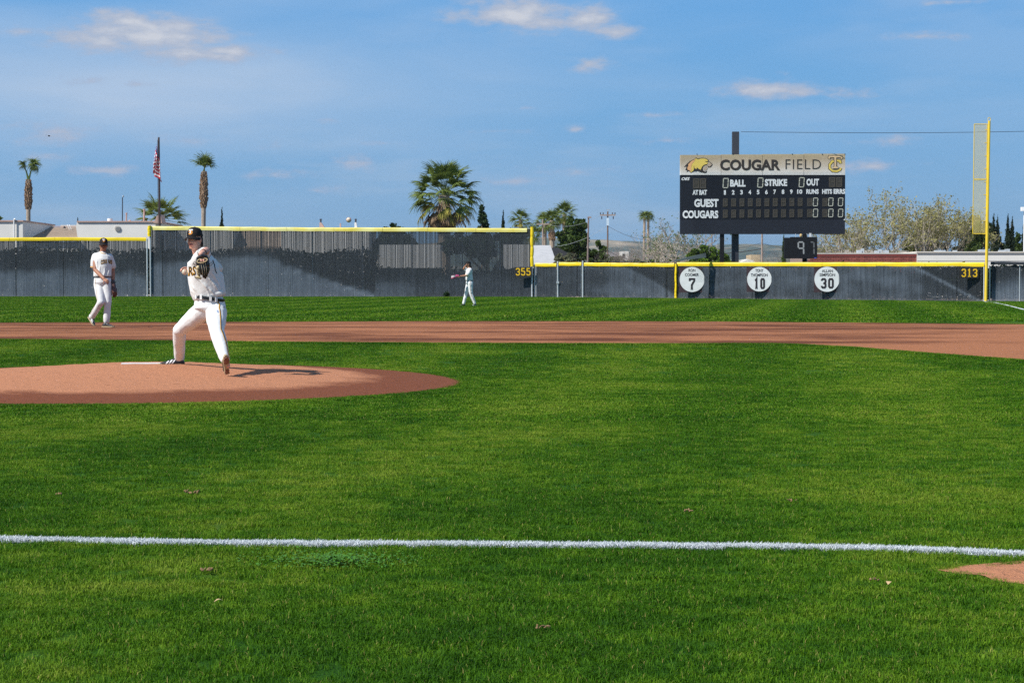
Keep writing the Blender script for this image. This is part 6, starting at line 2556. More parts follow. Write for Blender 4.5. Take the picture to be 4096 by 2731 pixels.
# ------------------------------------------------------------------ people
m_jersey = mat('jersey_cloth', (0.73, 0.735, 0.715), 0.85, var=0.04, vscale=2, bump=0.25, bscale=16, spec=0.2)
m_pants = mat('pants_cloth', (0.77, 0.775, 0.765), 0.85, var=0.04, vscale=2, bump=0.25, bscale=14, spec=0.2)
m_capc = mat('cap_black', (0.014, 0.012, 0.012), 0.75, spec=0.25)
m_under = mat('cap_brim_underside', (0.11, 0.10, 0.095), 0.8)
m_shoe = mat('black_leather', (0.018, 0.018, 0.020), 0.4)
m_sole = mat('sole_tan', (0.42, 0.33, 0.20), 0.7)
m_solebr = mat('sole_red_brown', (0.24, 0.10, 0.06), 0.6, var=0.4, vscale=30)
m_stripew = mat('white_stripe', (0.78, 0.78, 0.78), 0.5)
m_gold = mat('gold_print', (0.80, 0.40, 0.02), 0.6)
m_orange = mat('orange_print', (0.80, 0.30, 0.015), 0.6)
m_printblack = mat('black_print', (0.015, 0.013, 0.012), 0.6)
m_belt = mat('black_belt', (0.012, 0.013, 0.016), 0.35)
m_glove = mat('glove_black_leather', (0.016, 0.013, 0.013), 0.35, coat=0.2)
m_glovetan = mat('glove_tan_leather', (0.55, 0.42, 0.22), 0.5, var=0.2, vscale=30)
m_lace = mat('tan_lace', (0.50, 0.42, 0.28), 0.6)
m_eyew = mat('eye_white', (0.65, 0.62, 0.60), 0.3)
m_iris = mat('eye_iris', (0.03, 0.02, 0.015), 0.2)
m_ball = mat('ball_leather', (0.62, 0.55, 0.42), 0.5, var=0.05, vscale=30)
m_seam = mat('ball_stitch', (0.50, 0.06, 0.05), 0.6)


def skin_mat(name, base):
    m = mat(name, base, 0.55, var=0.10, vscale=12, spec=0.4)
    p = m.node_tree.nodes['Principled BSDF']
    p.inputs['Subsurface Weight'].default_value = 0.12
    p.inputs['Subsurface Radius'].default_value = (0.012, 0.005, 0.003)
    return m


def remeshed(name, mb, m, parent, voxel=0.007, smooth=4, folds=0.0, fscale=7.0, stretch=(1, 1, 1), fseed=0):
    me = bpy.data.meshes.new(name + '_src')
    me.from_pydata(mb.v, [], mb.f)
    me.update()
    ob = bpy.data.objects.new(name + '_src', me)
    COL.objects.link(ob)
    r = ob.modifiers.new('r', 'REMESH')
    r.mode = 'VOXEL'
    r.voxel_size = voxel
    if smooth:
        s = ob.modifiers.new('s', 'SMOOTH')
        s.factor = 0.5
        s.iterations = smooth
    dg = bpy.context.evaluated_depsgraph_get()
    out = bpy.data.meshes.new_from_object(ob.evaluated_get(dg))
    bpy.data.objects.remove(ob)
    n = len(out.vertices)
    co = np.zeros(n * 3, np.float32)
    out.vertices.foreach_get('co', co)
    co = co.reshape(-1, 3)
    if folds:
        no = np.zeros(n * 3, np.float32)
        out.vertices.foreach_get('normal', no)
        no = no.reshape(-1, 3)
        d = np.empty(n, np.float32)
        for i in range(n):
            x, y, z = co[i]
            q = (x * fscale * stretch[0] + fseed, y * fscale * stretch[1], z * fscale * stretch[2])
            a = noise.noise(q)
            b = noise.noise((q[0] * 2.3 + 5, q[1] * 2.3, q[2] * 2.3))
            # ridged folds: sharp crests, soft valleys
            d[i] = (1 - abs(a) * 2.4) * 0.65 + b * 0.5
        co = co + no * (d * folds)[:, None]
    off = np.array(world_off(parent), np.float32)
    co = co - off
    out.vertices.foreach_set('co', co.ravel().astype(np.float32))
    out.materials.clear()
    out.materials.append(m)
    out.polygons.foreach_set('use_smooth', [True] * len(out.polygons))
    out.name = name
    out.update()
    o = bpy.data.objects.new(name, out)
    COL.objects.link(o)
    o.parent = parent
    return o


def bvh_of(o):
    off = world_off(o.parent)
    me = o.data
    return BVHTree.FromPolygons([v.co + off + o.location for v in me.vertices], [tuple(p.vertices) for p in me.polygons])


def drape(name, V, Fc, bvh, m, parent, off=0.004, direction=None):
    """lay flat print onto a surface as seen along the view direction"""
    cam_p = Vector((0, 0, CAMZ))
    bm = bmesh.new()
    vs = [bm.verts.new(v) for v in V]
    for f in Fc:
        try:
            bm.faces.new([vs[i] for i in f])
        except ValueError:
            pass
    bmesh.ops.triangulate(bm, faces=bm.faces[:])
    for _ in range(5):
        long_e = [e for e in bm.edges if e.calc_length() > 0.014]
        if not long_e:
            break
        bmesh.ops.subdivide_edges(bm, edges=long_e, cuts=1)
        bmesh.ops.triangulate(bm, faces=[f for f in bm.faces if len(f.verts) > 3])
    bad = []
    for v in bm.verts:
        d = (v.co - cam_p).normalized() if direction is None else direction
        o_ = v.co - d * 0.6
        hit, nrm, _, dist = bvh.ray_cast(o_, d, 1.4)
        if hit is None:
            bad.append(v)
        else:
            v.co = hit - d * off
    bmesh.ops.delete(bm, geom=bad, context='VERTS')
    me = bpy.data.meshes.new(name)
    offw = world_off(parent)
    for v in bm.verts:
        v.co -= offw
    bm.to_mesh(me)
    bm.free()
    me.materials.append(m)
    o = bpy.data.objects.new(name, me)
    COL.objects.link(o)
    o.parent = parent
    return o


def flat_text(s, p00, p10, p01, bold=0.0, shear=0.0, arc=0.0):
    """text vertices mapped into the parallelogram p00-p10 (baseline) and p01 (top left)"""
    co, faces = text_mesh(s, bold, shear)
    mn, mx = co.min(0), co.max(0)
    V = []
    for c in co:
        a = (c[0] - mn[0]) / (mx[0] - mn[0])
        b = (c[1] - mn[1]) / (mx[1] - mn[1])
        p = p00 + (p10 - p00) * a + (p01 - p00) * (b + arc * 4 * a * (1 - a))
        V.append(p)
    return V, faces


def band(mb, c, ax, ay, h, t, n=40, a0=0.0, a1=2 * math.pi, tilt=None):
    """thin strip ring (belt, cuff) centred at c with axes ax, ay (vectors)"""
    up = ax.cross(ay).normalized()
    if up.z < 0:
        up = -up
    if tilt is not None:
        up = tilt
    rings = []
    for i in range(n + 1):
        a = a0 + (a1 - a0) * i / n
        d = ax * math.cos(a) + ay * math.sin(a)
        dn = d.normalized()
        rings.append([c + d - up * h / 2, c + d + dn * t - up * h / 2, c + d + dn * t + up * h / 2, c + d + up * h / 2])
    vs = [v for r in rings for v in r]
    fs = [(i * 4 + k, i * 4 + (k + 1) % 4, (i + 1) * 4 + (k + 1) % 4, (i + 1) * 4 + k) for i in range(n) for k in range(4)]
    mb.add(vs, fs)


def hand(mb, W, D, Nn, thumb=1, curl=0.5, s=1.0, spread=0.0):
    D = D.normalized()
    Nn = (Nn - D * Nn.dot(D)).normalized()
    S = D.cross(Nn).normalized() * thumb
    mb.caps([W - D * 0.01 * s, W + D * 0.045 * s, W + D * 0.088 * s], [(0.027 * s, 0.018 * s), (0.038 * s, 0.016 * s), (0.040 * s, 0.013 * s)], 12, ref=S)
    for i, L in enumerate((0.072, 0.080, 0.075, 0.060)):
        p = W + D * (0.086 - 0.004 * abs(i - 1)) * s + S * (0.030 - 0.0205 * i) * s
        pts = [p - D * 0.02 * s, p]
        a = curl * 0.5
        dd = (D + S * spread * (1.5 - i) * 0.3).normalized()
        for k, fr_ in enumerate((0.45, 0.30, 0.25)):
            v = dd * math.cos(a) + Nn * math.sin(a)
            p = p + v * L * fr_ * s
            pts.append(p)
            a += curl * (0.9 if k == 0 else 0.7)
        mb.caps(pts, [0.0088 * s, 0.0088 * s, 0.0085 * s, 0.0078 * s, 0.0068 * s], 8)
    p = W + D * 0.022 * s + S * 0.028 * s
    pts = [p - S * 0.01 * s, p]
    v = (D * 0.62 + S * 0.62 + Nn * 0.35).normalized()
    for k, L in enumerate((0.036, 0.030, 0.024)):
        p = p + v * L * s
        pts.append(p)
        v = (v + (D * 0.5 - S * 0.5 + Nn * 0.5) * curl * 0.55).normalized()
    mb.caps(pts, [0.013 * s, 0.013 * s, 0.0105 * s, 0.0095 * s, 0.0075 * s], 8)


def head_prims(mb, c, fwd, up, s=1.0):
    """head with brow, nose, cheeks, chin and ears; c = centre of skull"""
    fwd = fwd.normalized()
    up = (up - fwd * up.dot(fwd)).normalized()
    rt = fwd.cross(up).normalized()
    R = Matrix((rt, fwd, up)).transposed()

    def q(x, y, z):
        return c + (rt * x + fwd * y + up * z) * s
    mb.ell(q(0, -0.012, 0.030), (0.076 * s, 0.094 * s, 0.088 * s), R, 20, 14)
    mb.ell(q(0, 0.022, -0.030), (0.062 * s, 0.066 * s, 0.080 * s), R, 18, 12)
    mb.ell(q(0, 0.040, -0.085), (0.034 * s, 0.034 * s, 0.028 * s), R, 14, 10)      # chin
    for sx in (-1, 1):
        mb.caps([q(0.052 * sx, -0.012, -0.045), q(0.030 * sx, 0.040, -0.086)], [0.020 * s, 0.020 * s], 8)   # jaw
        mb.ell(q(0.038 * sx, 0.058, -0.020), (0.022 * s, 0.020 * s, 0.020 * s), R, 10, 8)   # cheek
        mb.ell(q(0.076 * sx, -0.008, -0.002), (0.010 * s, 0.018 * s, 0.031 * s), R, 10, 8)  # ear
        mb.caps([q(0.010 * sx, 0.080, 0.030), q(0.046 * sx, 0.066, 0.032)], [0.0105 * s, 0.010 * s], 8)    # brow
    mb.caps([q(0, 0.084, 0.018), q(0, 0.098, -0.008), q(0, 0.108, -0.024)], [0.008 * s, 0.010 * s, 0.0125 * s], 8)  # nose
    for sx in (-1, 1):
        mb.ell(q(0.012 * sx, 0.094, -0.028), (0.009 * s, 0.010 * s, 0.008 * s), R, 8, 6)
    mb.ell(q(0, 0.078, -0.052), (0.026 * s, 0.014 * s, 0.018 * s), R, 10, 8)     # mouth area
    return q, R


def face_parts(parent, q, R, s, lip, brow_m, glance=(0, 0)):
    for sx in (-1, 1):
        mb = MB()
        mb.ell(q(0.031 * sx, 0.070, 0.010), (0.0135 * s, 0.010 * s, 0.0085 * s), R, 12, 8)
        e = part('eye', mb, m_eyew, parent, smooth=True)
        mb = MB()
        mb.ell(q(0.031 * sx + glance[0], 0.0785, 0.010 + glance[1]), (0.0062 * s, 0.003 * s, 0.0066 * s), R, 10, 6)
        part('iris', mb, m_iris, e, smooth=True)
        mb = MB()
        mb.caps([q(0.014 * sx, 0.0905, 0.034), q(0.032 * sx, 0.0860, 0.039), q(0.050 * sx, 0.0725, 0.034)], [0.0035 * s, 0.0042 * s, 0.003 * s], 6)
        part('eyebrow', mb, brow_m, parent, smooth=True)
    for z, r in ((-0.0485, 0.0042), (-0.0585, 0.0050)):
        mb = MB()
        mb.caps([q(-0.024, 0.0835, z - 0.001), q(-0.010, 0.0935, z + 0.001), q(0.010, 0.0935, z + 0.001), q(0.024, 0.0835, z - 0.001)], [r * .6 * s, r * s, r * s, r * .6 * s], 8)
        part('lip', mb, lip, parent, smooth=True)


def cap_parts(parent, c, fwd, up, s=1.0, brim_tilt=-0.12, label=None):
    """baseball cap: crown of six panels with button, curved brim"""
    fwd = fwd.normalized()
    up = (up - fwd * up.dot(fwd)).normalized()
    rt = fwd.cross(up).normalized()

    def q(x, y, z):
        return c + (rt * x + fwd * y + up * z) * s
    mb = MB()
    nu, nv = 48, 16
    vs = []
    for j in range(nv + 1):
        ph = j / nv * math.pi / 2
        for i in range(nu):
            th = 2 * math.pi * i / nu
            seam = 1 - 0.018 * (abs(math.cos(th * 3)) ** 14) * math.cos(ph)
            rr = math.cos(ph) ** 0.72 * seam
            fr_ = max(0, math.sin(th))
            z = 0.098 * math.sin(ph) ** 0.92 + 0.010 * fr_ * math.sin(2 * ph)
            vs.append(q(0.087 * rr * math.cos(th), 0.106 * rr * math.sin(th) - 0.012 * math.sin(ph), z - 0.014 * (1 - math.sin(ph)) * (1 if math.sin(th) < 0 else 0.4)))
    fs = [(j * nu + i, j * nu + (i + 1) % nu, (j + 1) * nu + (i + 1) % nu, (j + 1) * nu + i) for j in range(nv) for i in range(nu)]
    mb.add(vs, fs)
    crown = part('cap', mb, m_capc, parent, smooth=True)
    mb = MB()
    mb.ell(q(0, -0.012, 0.099), (0.009 * s, 0.009 * s, 0.005 * s), None, 8, 6)
    part('button', mb, m_capc, crown)
    # brim: crescent sheet curved down at the sides, with thickness and lighter underside
    top, bot = [], []
    na, nr = 22, 8
    for i in range(na + 1):
        a = math.pi * (0.5 + (i / na - 0.5) * 0.93)
        for j in range(nr + 1):
            f = j / nr
            L = 0.074 * math.sin(math.pi * (0.06 + 0.88 * i / na)) ** 0.6
            x = (0.086 * math.cos(a)) * (1 + 0.06 * f)
            y = 0.100 * math.sin(a) + L * f
            z = -0.002 + (brim_tilt * L * f) - 0.30 * x * x / 0.087 - 0.02 * f * f
            top.append(q(x, y, z + 0.0015))
            bot.append(q(x, y, z - 0.0015))
    m_ = nr + 1
    fs_t = [(i * m_ + j, (i + 1) * m_ + j, (i + 1) * m_ + j + 1, i * m_ + j + 1) for i in range(na) for j in range(nr)]
    mb = MB()
    mb.add(top, fs_t)
    # rim
    e = [i * m_ + nr for i in range(na + 1)]
    mb.add([top[k] for k in e] + [bot[k] for k in e], [(i, i + 1, i + 1 + na + 1, i + na + 1) for i in range(na)])
    mb.cur = 1
    mb.add(bot, [tuple(reversed(f)) for f in fs_t])
    part('brim', mb, [m_capc, m_under], crown, smooth=True)
    return crown, q


def cap_logo(crown, q, s, sc=1.0, z0=0.046):
    bv = bvh_of(crown)
    # direction from front of the cap inward
    c0 = q(0, 0.2, z0)
    inward = (q(0, 0, z0) - q(0, 1, z0)).normalized()
    W_, H_ = 0.052 * sc, 0.054 * sc

    def pt(a, b):
        v = q((a - 0.5) * W_, 0.13, z0 + (b - 0.5) * H_)
        return v
    cpath = [(0.90, 0.52), (0.84, 0.66), (0.58, 0.70), (0.26, 0.62), (0.12, 0.42), (0.16, 0.20), (0.38, 0.07), (0.66, 0.05), (0.90, 0.18)]
    rt = (q(1, 0, 0) - q(0, 0, 0)).normalized()
    up = (q(0, 0, 1) - q(0, 0, 0)).normalized()
    o0 = pt(0, 0)

    def lay(paths, w, m, nm, off):
        V, Fc = [], []
        for p_ in paths:
            for qd in stroke([(a * W_, b * H_) for a, b in p_], w * W_):
                b = len(V)
                V += [o0 + rt * v.x + up * v.y for v in qd]
                Fc.append((b, b + 1, b + 2, b + 3))
        drape(nm, V, Fc, bv, m, crown, off, inward)
    lay([cpath], 0.20, m_orange, 'logo_letter', 0.0020)
    lay([[(0.12, 0.76), (0.16, 0.93), (0.92, 0.93), (0.98, 0.78)]], 0.17, m_stripew, 'logo_letter', 0.0036)
    lay([[(0.56, 0.93), (0.50, 0.34)], [(0.36, 0.32), (0.68, 0.32)]], 0.19, m_stripew, 'logo_letter', 0.0040)


def shoe(parent, heel, toe, up, s=1.0, stripes=0, sole_m=None, side=None, sole_visible=False, label=None, ankle=None, sw=1.0):
    """cleat: shaped sole, upper with ankle collar, laces and side stripes"""
    D = (toe - heel)
    L = D.length
    D = D.normalized()
    up = (up - D * up.dot(D)).normalized()
    S = D.cross(up).normalized()
    wid = [(a_, b_ * sw) for a_, b_ in [(0.0, .030), (.08, .034), (.25, .033), (.45, .036), (.65, .047), (.80, .046), (.92, .034), (1.0, .012)]]
    mb = MB()
    ring_t, ring_b = [], []
    for f, w in wid:
        for lst, z, k in ((ring_t, .026, 1.0), (ring_b, .004, .92)):
            rise = 0.012 * max(0, (f - .8) / .2)
            lst.append((heel + D * L * f + S * w * k * s + up * (z + rise) * s, heel + D * L * f - S * w * k * s + up * (z + rise) * s))
    vs = []
    for (a, b), (c, d) in zip(ring_t, ring_b):
        vs += [a, b, d, c]
    n = len(wid)
    fs = [(i * 4 + k, i * 4 + (k + 1) % 4, (i + 1) * 4 + (k + 1) % 4, (i + 1) * 4 + k) for i in range(n - 1) for k in range(4)] + [(0, 3, 2, 1), ((n - 1) * 4, (n - 1) * 4 + 1, (n - 1) * 4 + 2, (n - 1) * 4 + 3)]
    mb.add(vs, fs)
    up_mb = MB()
    up_mb.caps([heel + D * .035 * s + up * .040 * s, heel + D * L * .35 + up * .050 * s, heel + D * L * .62 + up * .040 * s, heel + D * L * .86 + up * .030 * s],
               [(.034 * s, .032 * s), (.034 * s, .036 * s), (.042 * s, .026 * s), (.034 * s, .018 * s)], 14, ref=S)
    ank = ankle if ankle is not None else heel + D * .045 * s + up * .12 * s
    up_mb.caps([heel + D * .050 * s + up * .045 * s, heel.lerp(ank, 0.75) + D * .02 * s], [(.036 * s, .040 * s), (.036 * s, .042 * s)], 12, ref=S)
    up_mb.caps([heel + D * L * .62 + up * .050 * s, heel + D * L * .30 + up * .085 * s], [(.026 * s, .018 * s), (.028 * s, .022 * s)], 10, ref=S)
    o = remeshed('shoe', up_mb, m_shoe, parent, 0.006, 3)
    if label:
        o['label'] = label
    part('sole', mb, sole_m or m_sole, o, smooth=False)
    for f in (.08, .22, .62, .74, .88):
        for sg in (-1, 1):
            mb = MB()
            c = heel + D * L * f + S * sg * .022 * s
            mb.tube([c + up * .006 * s, c - up * .010 * s], [.007 * s, .004 * s], 6)
            part('cleat', mb, m_shoe if not sole_visible else m_solebr, o)
    for i in range(5):
        f = .40 + i * .052
        c = heel + D * L * f + up * (.088 - i * .0075) * s
        mb = MB()
        mb.caps([c - S * .022 * s, c + up * .004 * s, c + S * .022 * s], [.003 * s] * 3, 6)
        part('lace', mb, m_printblack, o)
    if stripes:
        bv = bvh_of(o)
        for i in range(3):
            f = .36 + i * .105
            a = heel + D * L * (f + .10) + up * .026 * s + S * stripes * .1
            b = heel + D * L * (f - .02) + up * .078 * s + S * stripes * .1
            V = [a, a + D * .018 * s, b + D * .018 * s, b]
            drape('side_stripe', V, [(0, 1, 2, 3)], bv, m_stripew, o, 0.003, -S * stripes)
    return o


def mapper(ox, oy, k, Y0):
    def P(x, y, d=0.0):
        return wp(ox + x * k, oy + y * k, Y0 + d)
    return P


def seams(mb, c, r, rot):
    pts = []
    for i in range(60):
        t = 2 * math.pi * i / 60
        v = Vector((math.cos(t) + 0.0, math.sin(t) * 0.9, 0.0))
        a, b = 0.6, 0.4
        x = a * math.cos(t) + b * math.cos(3 * t)
        y = a * math.sin(t) - b * math.sin(3 * t)
        z = 2 * math.sqrt(a * b) * math.sin(2 * t)
        pts.append(c + rot @ Vector((x, y, z)).normalized() * r)
    pts.append(pts[0])
    mb.tube(pts, [0.0017] * 61, 4, False)


def baseball(label, c, r=0.0370, rot=None):
    mb = MB()
    mb.ell(c, (r, r, r), None, 24, 16)
    t = thing('baseball', label, 'ball', c, 'baseballs')
    part('cover', mb, m_ball, t, smooth=True)
    mb = MB()
    seams(mb, c, r * 1.002, rot or Matrix.Identity(3))
    part('stitching', mb, m_seam, t)


# ================================================================== the pitcher
PYY = 21.45
P = mapper(560, 850, 1 / 2.24, PYY)
feet = P(300, 1375, 0.6)
man = thing('person', 'pitcher in white and black uniform and black cap striding on the mound with glove raised', 'person', (feet.x + 0.3, PYY, mz(feet.x, PYY)))
skin1 = skin_mat('skin_fair', (0.62, 0.33, 0.245))
lip1 = mat('lip_pink', (0.50, 0.17, 0.15), 0.5)
hair1 = mat('hair_dark_brown', (0.035, 0.020, 0.014), 0.6, var=0.4, vscale=60, bump=0.6, bscale=150)
V3 = Vector
head_c = P(489, 248, -0.10)
fwd = V3((-0.33, -0.94, -0.02))
upv = V3((-0.05, -0.08, 1))
body = MB()
q, R = head_prims(body, head_c, fwd, upv, 0.98)
body.caps([P(500, 300, -0.07), P(535, 400, 0.0)], [0.058, 0.066], 12)
body.tube([P(560, 380, 0), P(575, 480, 0), P(600, 700, 0), P(620, 850, 0)], [(0.10, 0.13), (0.14, 0.15), (0.14, 0.12), (0.14, 0.12)], 16, True, ref=(1, 0, 0))
# glove arm (his left)
sh = P(552, 432, -0.17)
elb = P(594, 342, -0.42)
wri = P(548, 372, -0.60)
body.caps([sh, sh.lerp(elb, .5), elb], [0.060, 0.050, 0.043], 12)
body.caps([elb, elb.lerp(wri, .35), wri], [0.043, 0.045, 0.031], 12)
hand(body, wri, P(560, 460, -0.62) - wri, V3((0, 1, 0)), 1, 0.5)
# throwing arm (his right) behind the body
shr = P(618, 440, 0.17)
elr = P(698, 515, 0.32)
wrr = P(468, 512, 0.28)
body.caps([shr, shr.lerp(elr, .5), elr], [0.058, 0.048, 0.041], 12)
body.caps([elr, elr.lerp(wrr, .35), wrr], [0.041, 0.043, 0.030], 12)
hand(body, wrr, P(400, 498, 0.26) - wrr, V3((0, -0.35, -1)), 1, 0.75, 1.0)
# legs inside the pants
hipR, kneR, ankR = P(565, 880, 0.03), P(352, 1052, 0.24), P(352, 1300, 0.62)
hipL, kneL, ankL = P(682, 890, -0.05), P(688, 1062, -0.40), P(762, 1312, -0.66)
for a, b, c in ((hipR, kneR, ankR), (hipL, kneL, ankL)):
    body.caps([a, a.lerp(b, .5), b], [0.080, 0.072, 0.055], 12)
    body.caps([b, b.lerp(c, .35), c], [0.052, 0.052, 0.038], 12)
body.caps([ankR, P(300, 1345, 0.62)], [0.038, 0.03], 10)
body.caps([ankL, P(785, 1370, -0.76)], [0.038, 0.03], 10)
remeshed('body', body, skin1, man, 0.0062, 3)
face_parts(man, q, R, 0.98, lip1, hair1, (-0.002, 0))
# hair under the cap
mb = MB()
for a in ((0.066, -0.035, 0.012), (-0.066, -0.035, 0.012), (0.045, -0.075, -0.01), (-0.045, -0.075, -0.01), (0, -0.088, -0.005), (0.076, -0.030, -0.035), (0.060, -0.060, -0.045), (-0.060, -0.060, -0.045), (0, -0.085, -0.05), (0.080, -0.045, -0.05)):
    mb.ell(q(*a), (0.020, 0.024, 0.036), R, 10, 8)
remeshed('hair', mb, hair1, man, 0.006, 2, 0.004, 60)
crown, cq = cap_parts(man, q(0, -0.006, 0.052), fwd + V3((0, 0, -0.02)), upv, 1.0, -0.10)
cap_logo(crown, cq, 1.0, 1.05)
# jersey
jm = MB()
jm.tube([P(540, 375, 0.0), P(552, 400, 0.0), P(550, 440, 0.0), P(568, 520, 0.0), P(583, 620, 0.0), P(598, 700, 0.0), P(612, 752, 0.0), P(618, 785, 0.0)],
        [(0.070, 0.075), (0.115, 0.16), (0.160, 0.205), (0.182, 0.195), (0.188, 0.170), (0.190, 0.160), (0.178, 0.150), (0.150, 0.130)], 28, True, ref=(1, 0, 0))
jm.caps([P(540, 440, -0.10), P(548, 415, -0.20), P(572, 368, -0.36)], [0.095, 0.092, 0.076], 16)
jm.caps([P(500, 460, -0.12), P(520, 400, -0.20)], [0.07, 0.06], 12)
jm.caps([P(600, 450, 0.10), P(640, 470, 0.20), P(682, 502, 0.29)], [0.095, 0.085, 0.072], 16)
# loose cloth bunched over the belt, stretched folds under the arm
jm.caps([P(505, 748, -0.075), P(620, 745, -0.118), P(715, 725, -0.07)], [0.036, 0.038, 0.038], 12)
jm.caps([P(720, 560, 0.02), P(735, 720, 0.0)], [0.035, 0.045], 10)
def folds(mb, P, rings, paths, r=0.013, dsign=-1):
    """raised cloth folds laid on the front of a torso given by rings (u, v, rx, ry)"""
    for path in paths:
        pts = []
        for (u, v) in path:
            i = max(0, min(len(rings) - 2, next((k for k in range(len(rings) - 1) if rings[k + 1][1] >= v), len(rings) - 2)))
            a, b = rings[i], rings[i + 1]
            f = min(1, max(0, (v - a[1]) / (b[1] - a[1])))
            cu, rx, ry = (a[k] + (b[k] - a[k]) * f for k in (0, 2, 3))
            c0_, c1_ = P(cu, v, 0), P(u, v, 0)
            dx_ = min(0.985, abs(c1_.x - c0_.x) / rx)
            sgn = 1 if c1_.x > c0_.x else -1
            pts.append(Vector((c0_.x + sgn * dx_ * rx, c0_.y - ry * math.sqrt(1 - dx_ * dx_), c1_.z)))
        n = len(pts)
        mb.caps(pts, [r * (0.45 if k in (0, n - 1) else 1.0) for k in range(n)], 8)


folds(jm, P, [(552, 400, .115, .16), (550, 440, .160, .205), (568, 520, .182, .195), (583, 620, .188, .170), (598, 700, .190, .160), (612, 752, .178, .150)],
      [[(465, 610), (505, 680), (560, 738)], [(455, 650), (480, 705), (520, 742)], [(640, 590), (690, 660), (728, 726)], [(600, 640), (655, 700), (690, 740)], [(670, 545), (705, 620), (735, 690)], [(470, 430), (455, 480), (450, 540)], [(560, 610), (610, 665), (640, 735)]])
jersey = remeshed('jersey', jm, m_jersey, man, 0.0072, 2, 0.009, 5.5, (1.0, 1.0, 0.45), 3)
jb = bvh_of(jersey)
# lettering on the chest, the end of the word shows left of the glove
base = [P(392, 578, -0.1), P(498, 562, -0.1), P(392, 492, -0.1)]
for bold, m_, off, nm in ((0.055, m_gold, 0.0035, 'chest_lettering'), (0.015, m_printblack, 0.006, 'chest_lettering')):
    V, Fc = flat_text('ARS', *base, bold=bold)
    drape(nm, V, Fc, jb, m_, jersey, off)
# black piping on the far sleeve and gold collar trim
for pts, w, m_, nm in (([(652, 425), (668, 470), (676, 520), (690, 545)], 7, m_printblack, 'sleeve_piping'), ([(432, 412), (446, 400)], 7, m_gold, 'collar_trim')):
    V, Fc = [], []
    for qd in stroke(pts, w):
        b = len(V)
        V += [P(v.x, v.y, -0.1) for v in qd]
        Fc.append((b, b + 1, b + 2, b + 3))
    drape(nm, V, Fc, jb, m_, jersey, 0.004)
mb = MB()
d_ = (P(578, 360, -0.39) - P(560, 385, -0.30)).normalized()
a_ = d_.orthogonal().normalized()
band(mb, P(576, 362, -0.375), a_ * 0.076, d_.cross(a_) * 0.076, 0.012, 0.002)
part('sleeve_trim', mb, m_printblack, jersey)
mb = MB()
d_ = (elb - wri).normalized()
a_ = d_.orthogonal().normalized()
band(mb, wri.lerp(elb, 0.35), a_ * 0.040, d_.cross(a_) * 0.040, 0.012, 0.003)
part('wristband', mb, m_printblack, man)
# pants
pm = MB()
pm.tube([P(617, 770, 0.0), P(620, 800, 0.0), P(625, 850, 0.0), P(626, 885, 0.0), P(622, 905, 0.0)], [(0.158, 0.135), (0.172, 0.145), (0.184, 0.150), (0.150, 0.125), (0.08, 0.07)], 28, True, ref=(1, 0, 0))
pm.caps([hipR, hipR.lerp(kneR, .45), kneR], [0.118, 0.103, 0.077], 18)
pm.caps([kneR, kneR.lerp(ankR, .3), kneR.lerp(ankR, .7), ankR], [0.074, 0.072, 0.066, 0.058], 18)
pm.caps([hipL, hipL.lerp(kneL, .45), kneL], [0.122, 0.112, 0.080], 18)
pm.caps([kneL, kneL.lerp(ankL, .3), kneL.lerp(ankL, .7), ankL], [0.080, 0.080, 0.070, 0.055], 18)
pants = remeshed('pants', pm, m_pants, man, 0.0072, 8, 0.007, 6.0, (1, 1, 0.6), 11)
pb = bvh_of(pants)
# side stripe: orange beside black
for dx_, m_, w in ((0, m_gold, 8), (5, m_printblack, 5)):
    V, Fc = [], []
    path = [(690, 790), (712, 822), (708, 850), (716, 880), (722, 960), (724, 1040), (745, 1090), (768, 1150), (782, 1210), (792, 1260), (803, 1308)]
    for qd in stroke([(a + dx_, b) for a, b in path], w):
        b = len(V)
        V += [P(v.x, v.y, -0.2) for v in qd]
        Fc.append((b, b + 1, b + 2, b + 3))
    drape('side_stripe', V, Fc, pb, m_, pants, 0.0045 + dx_ * 0.0002)
mb = MB()
V = [P(748, 845, -.1), P(760, 838, -.1), P(752, 862, -.1)]
drape('maker_mark', V, [(0, 1, 2)], pb, m_printblack, pants)
V = [P(684, 880, -.1), P(696, 872, -.1), P(708, 890, -.1), P(697, 900, -.1)]
drape('knee_mark', V, [(0, 1, 2, 3)], pb, mat('faint_blue_print', (0.30, 0.38, 0.55), 0.7), pants)
# belt
mb = MB()
bc = P(616, 766, 0.0)
tl = V3((0.16, 0, 1)).normalized()
band(mb, bc, V3((0.178, 0, -0.028)), V3((0, 0.158, 0)), 0.036, 0.006, 60, tilt=tl)
blt = part('belt', mb, m_belt, man)
for px_, dd in ((-0.75, 0), (-0.35, 0), (0.25, 0), (0.62, 0)):
    a = -math.pi / 2 + px_
    d = V3((0.178, 0, -0.028)) * math.cos(a) + V3((0, 0.158, 0)) * math.sin(a)
    c = bc + d * 1.045
    mb = MB()
    mb.box(c, (0.026, 0.012, 0.052), Matrix.Rotation(a + math.pi / 2, 3, 'Z'))
    part('belt_loop', mb, m_pants, blt)
# shoes
shoe(man, P(405, 1374, 0.62), P(158, 1378, 0.57), V3((0, 0, 1)), 1.0, stripes=-1, sole_m=m_sole, label='black shoe with three white side stripes planted sideways at the rubber', ankle=P(352, 1300, 0.62))
hl, to = P(782, 1452, -0.70), P(776, 1335, -0.84)
shoe(man, hl, hl + (to - hl).normalized() * 0.29, V3((-0.42, 0.85, 0.30)), 1.0, stripes=0, sole_m=m_sole, sole_visible=True, sw=0.84, label='lifted front shoe showing its tan sole with brown cleats', ankle=ankL)
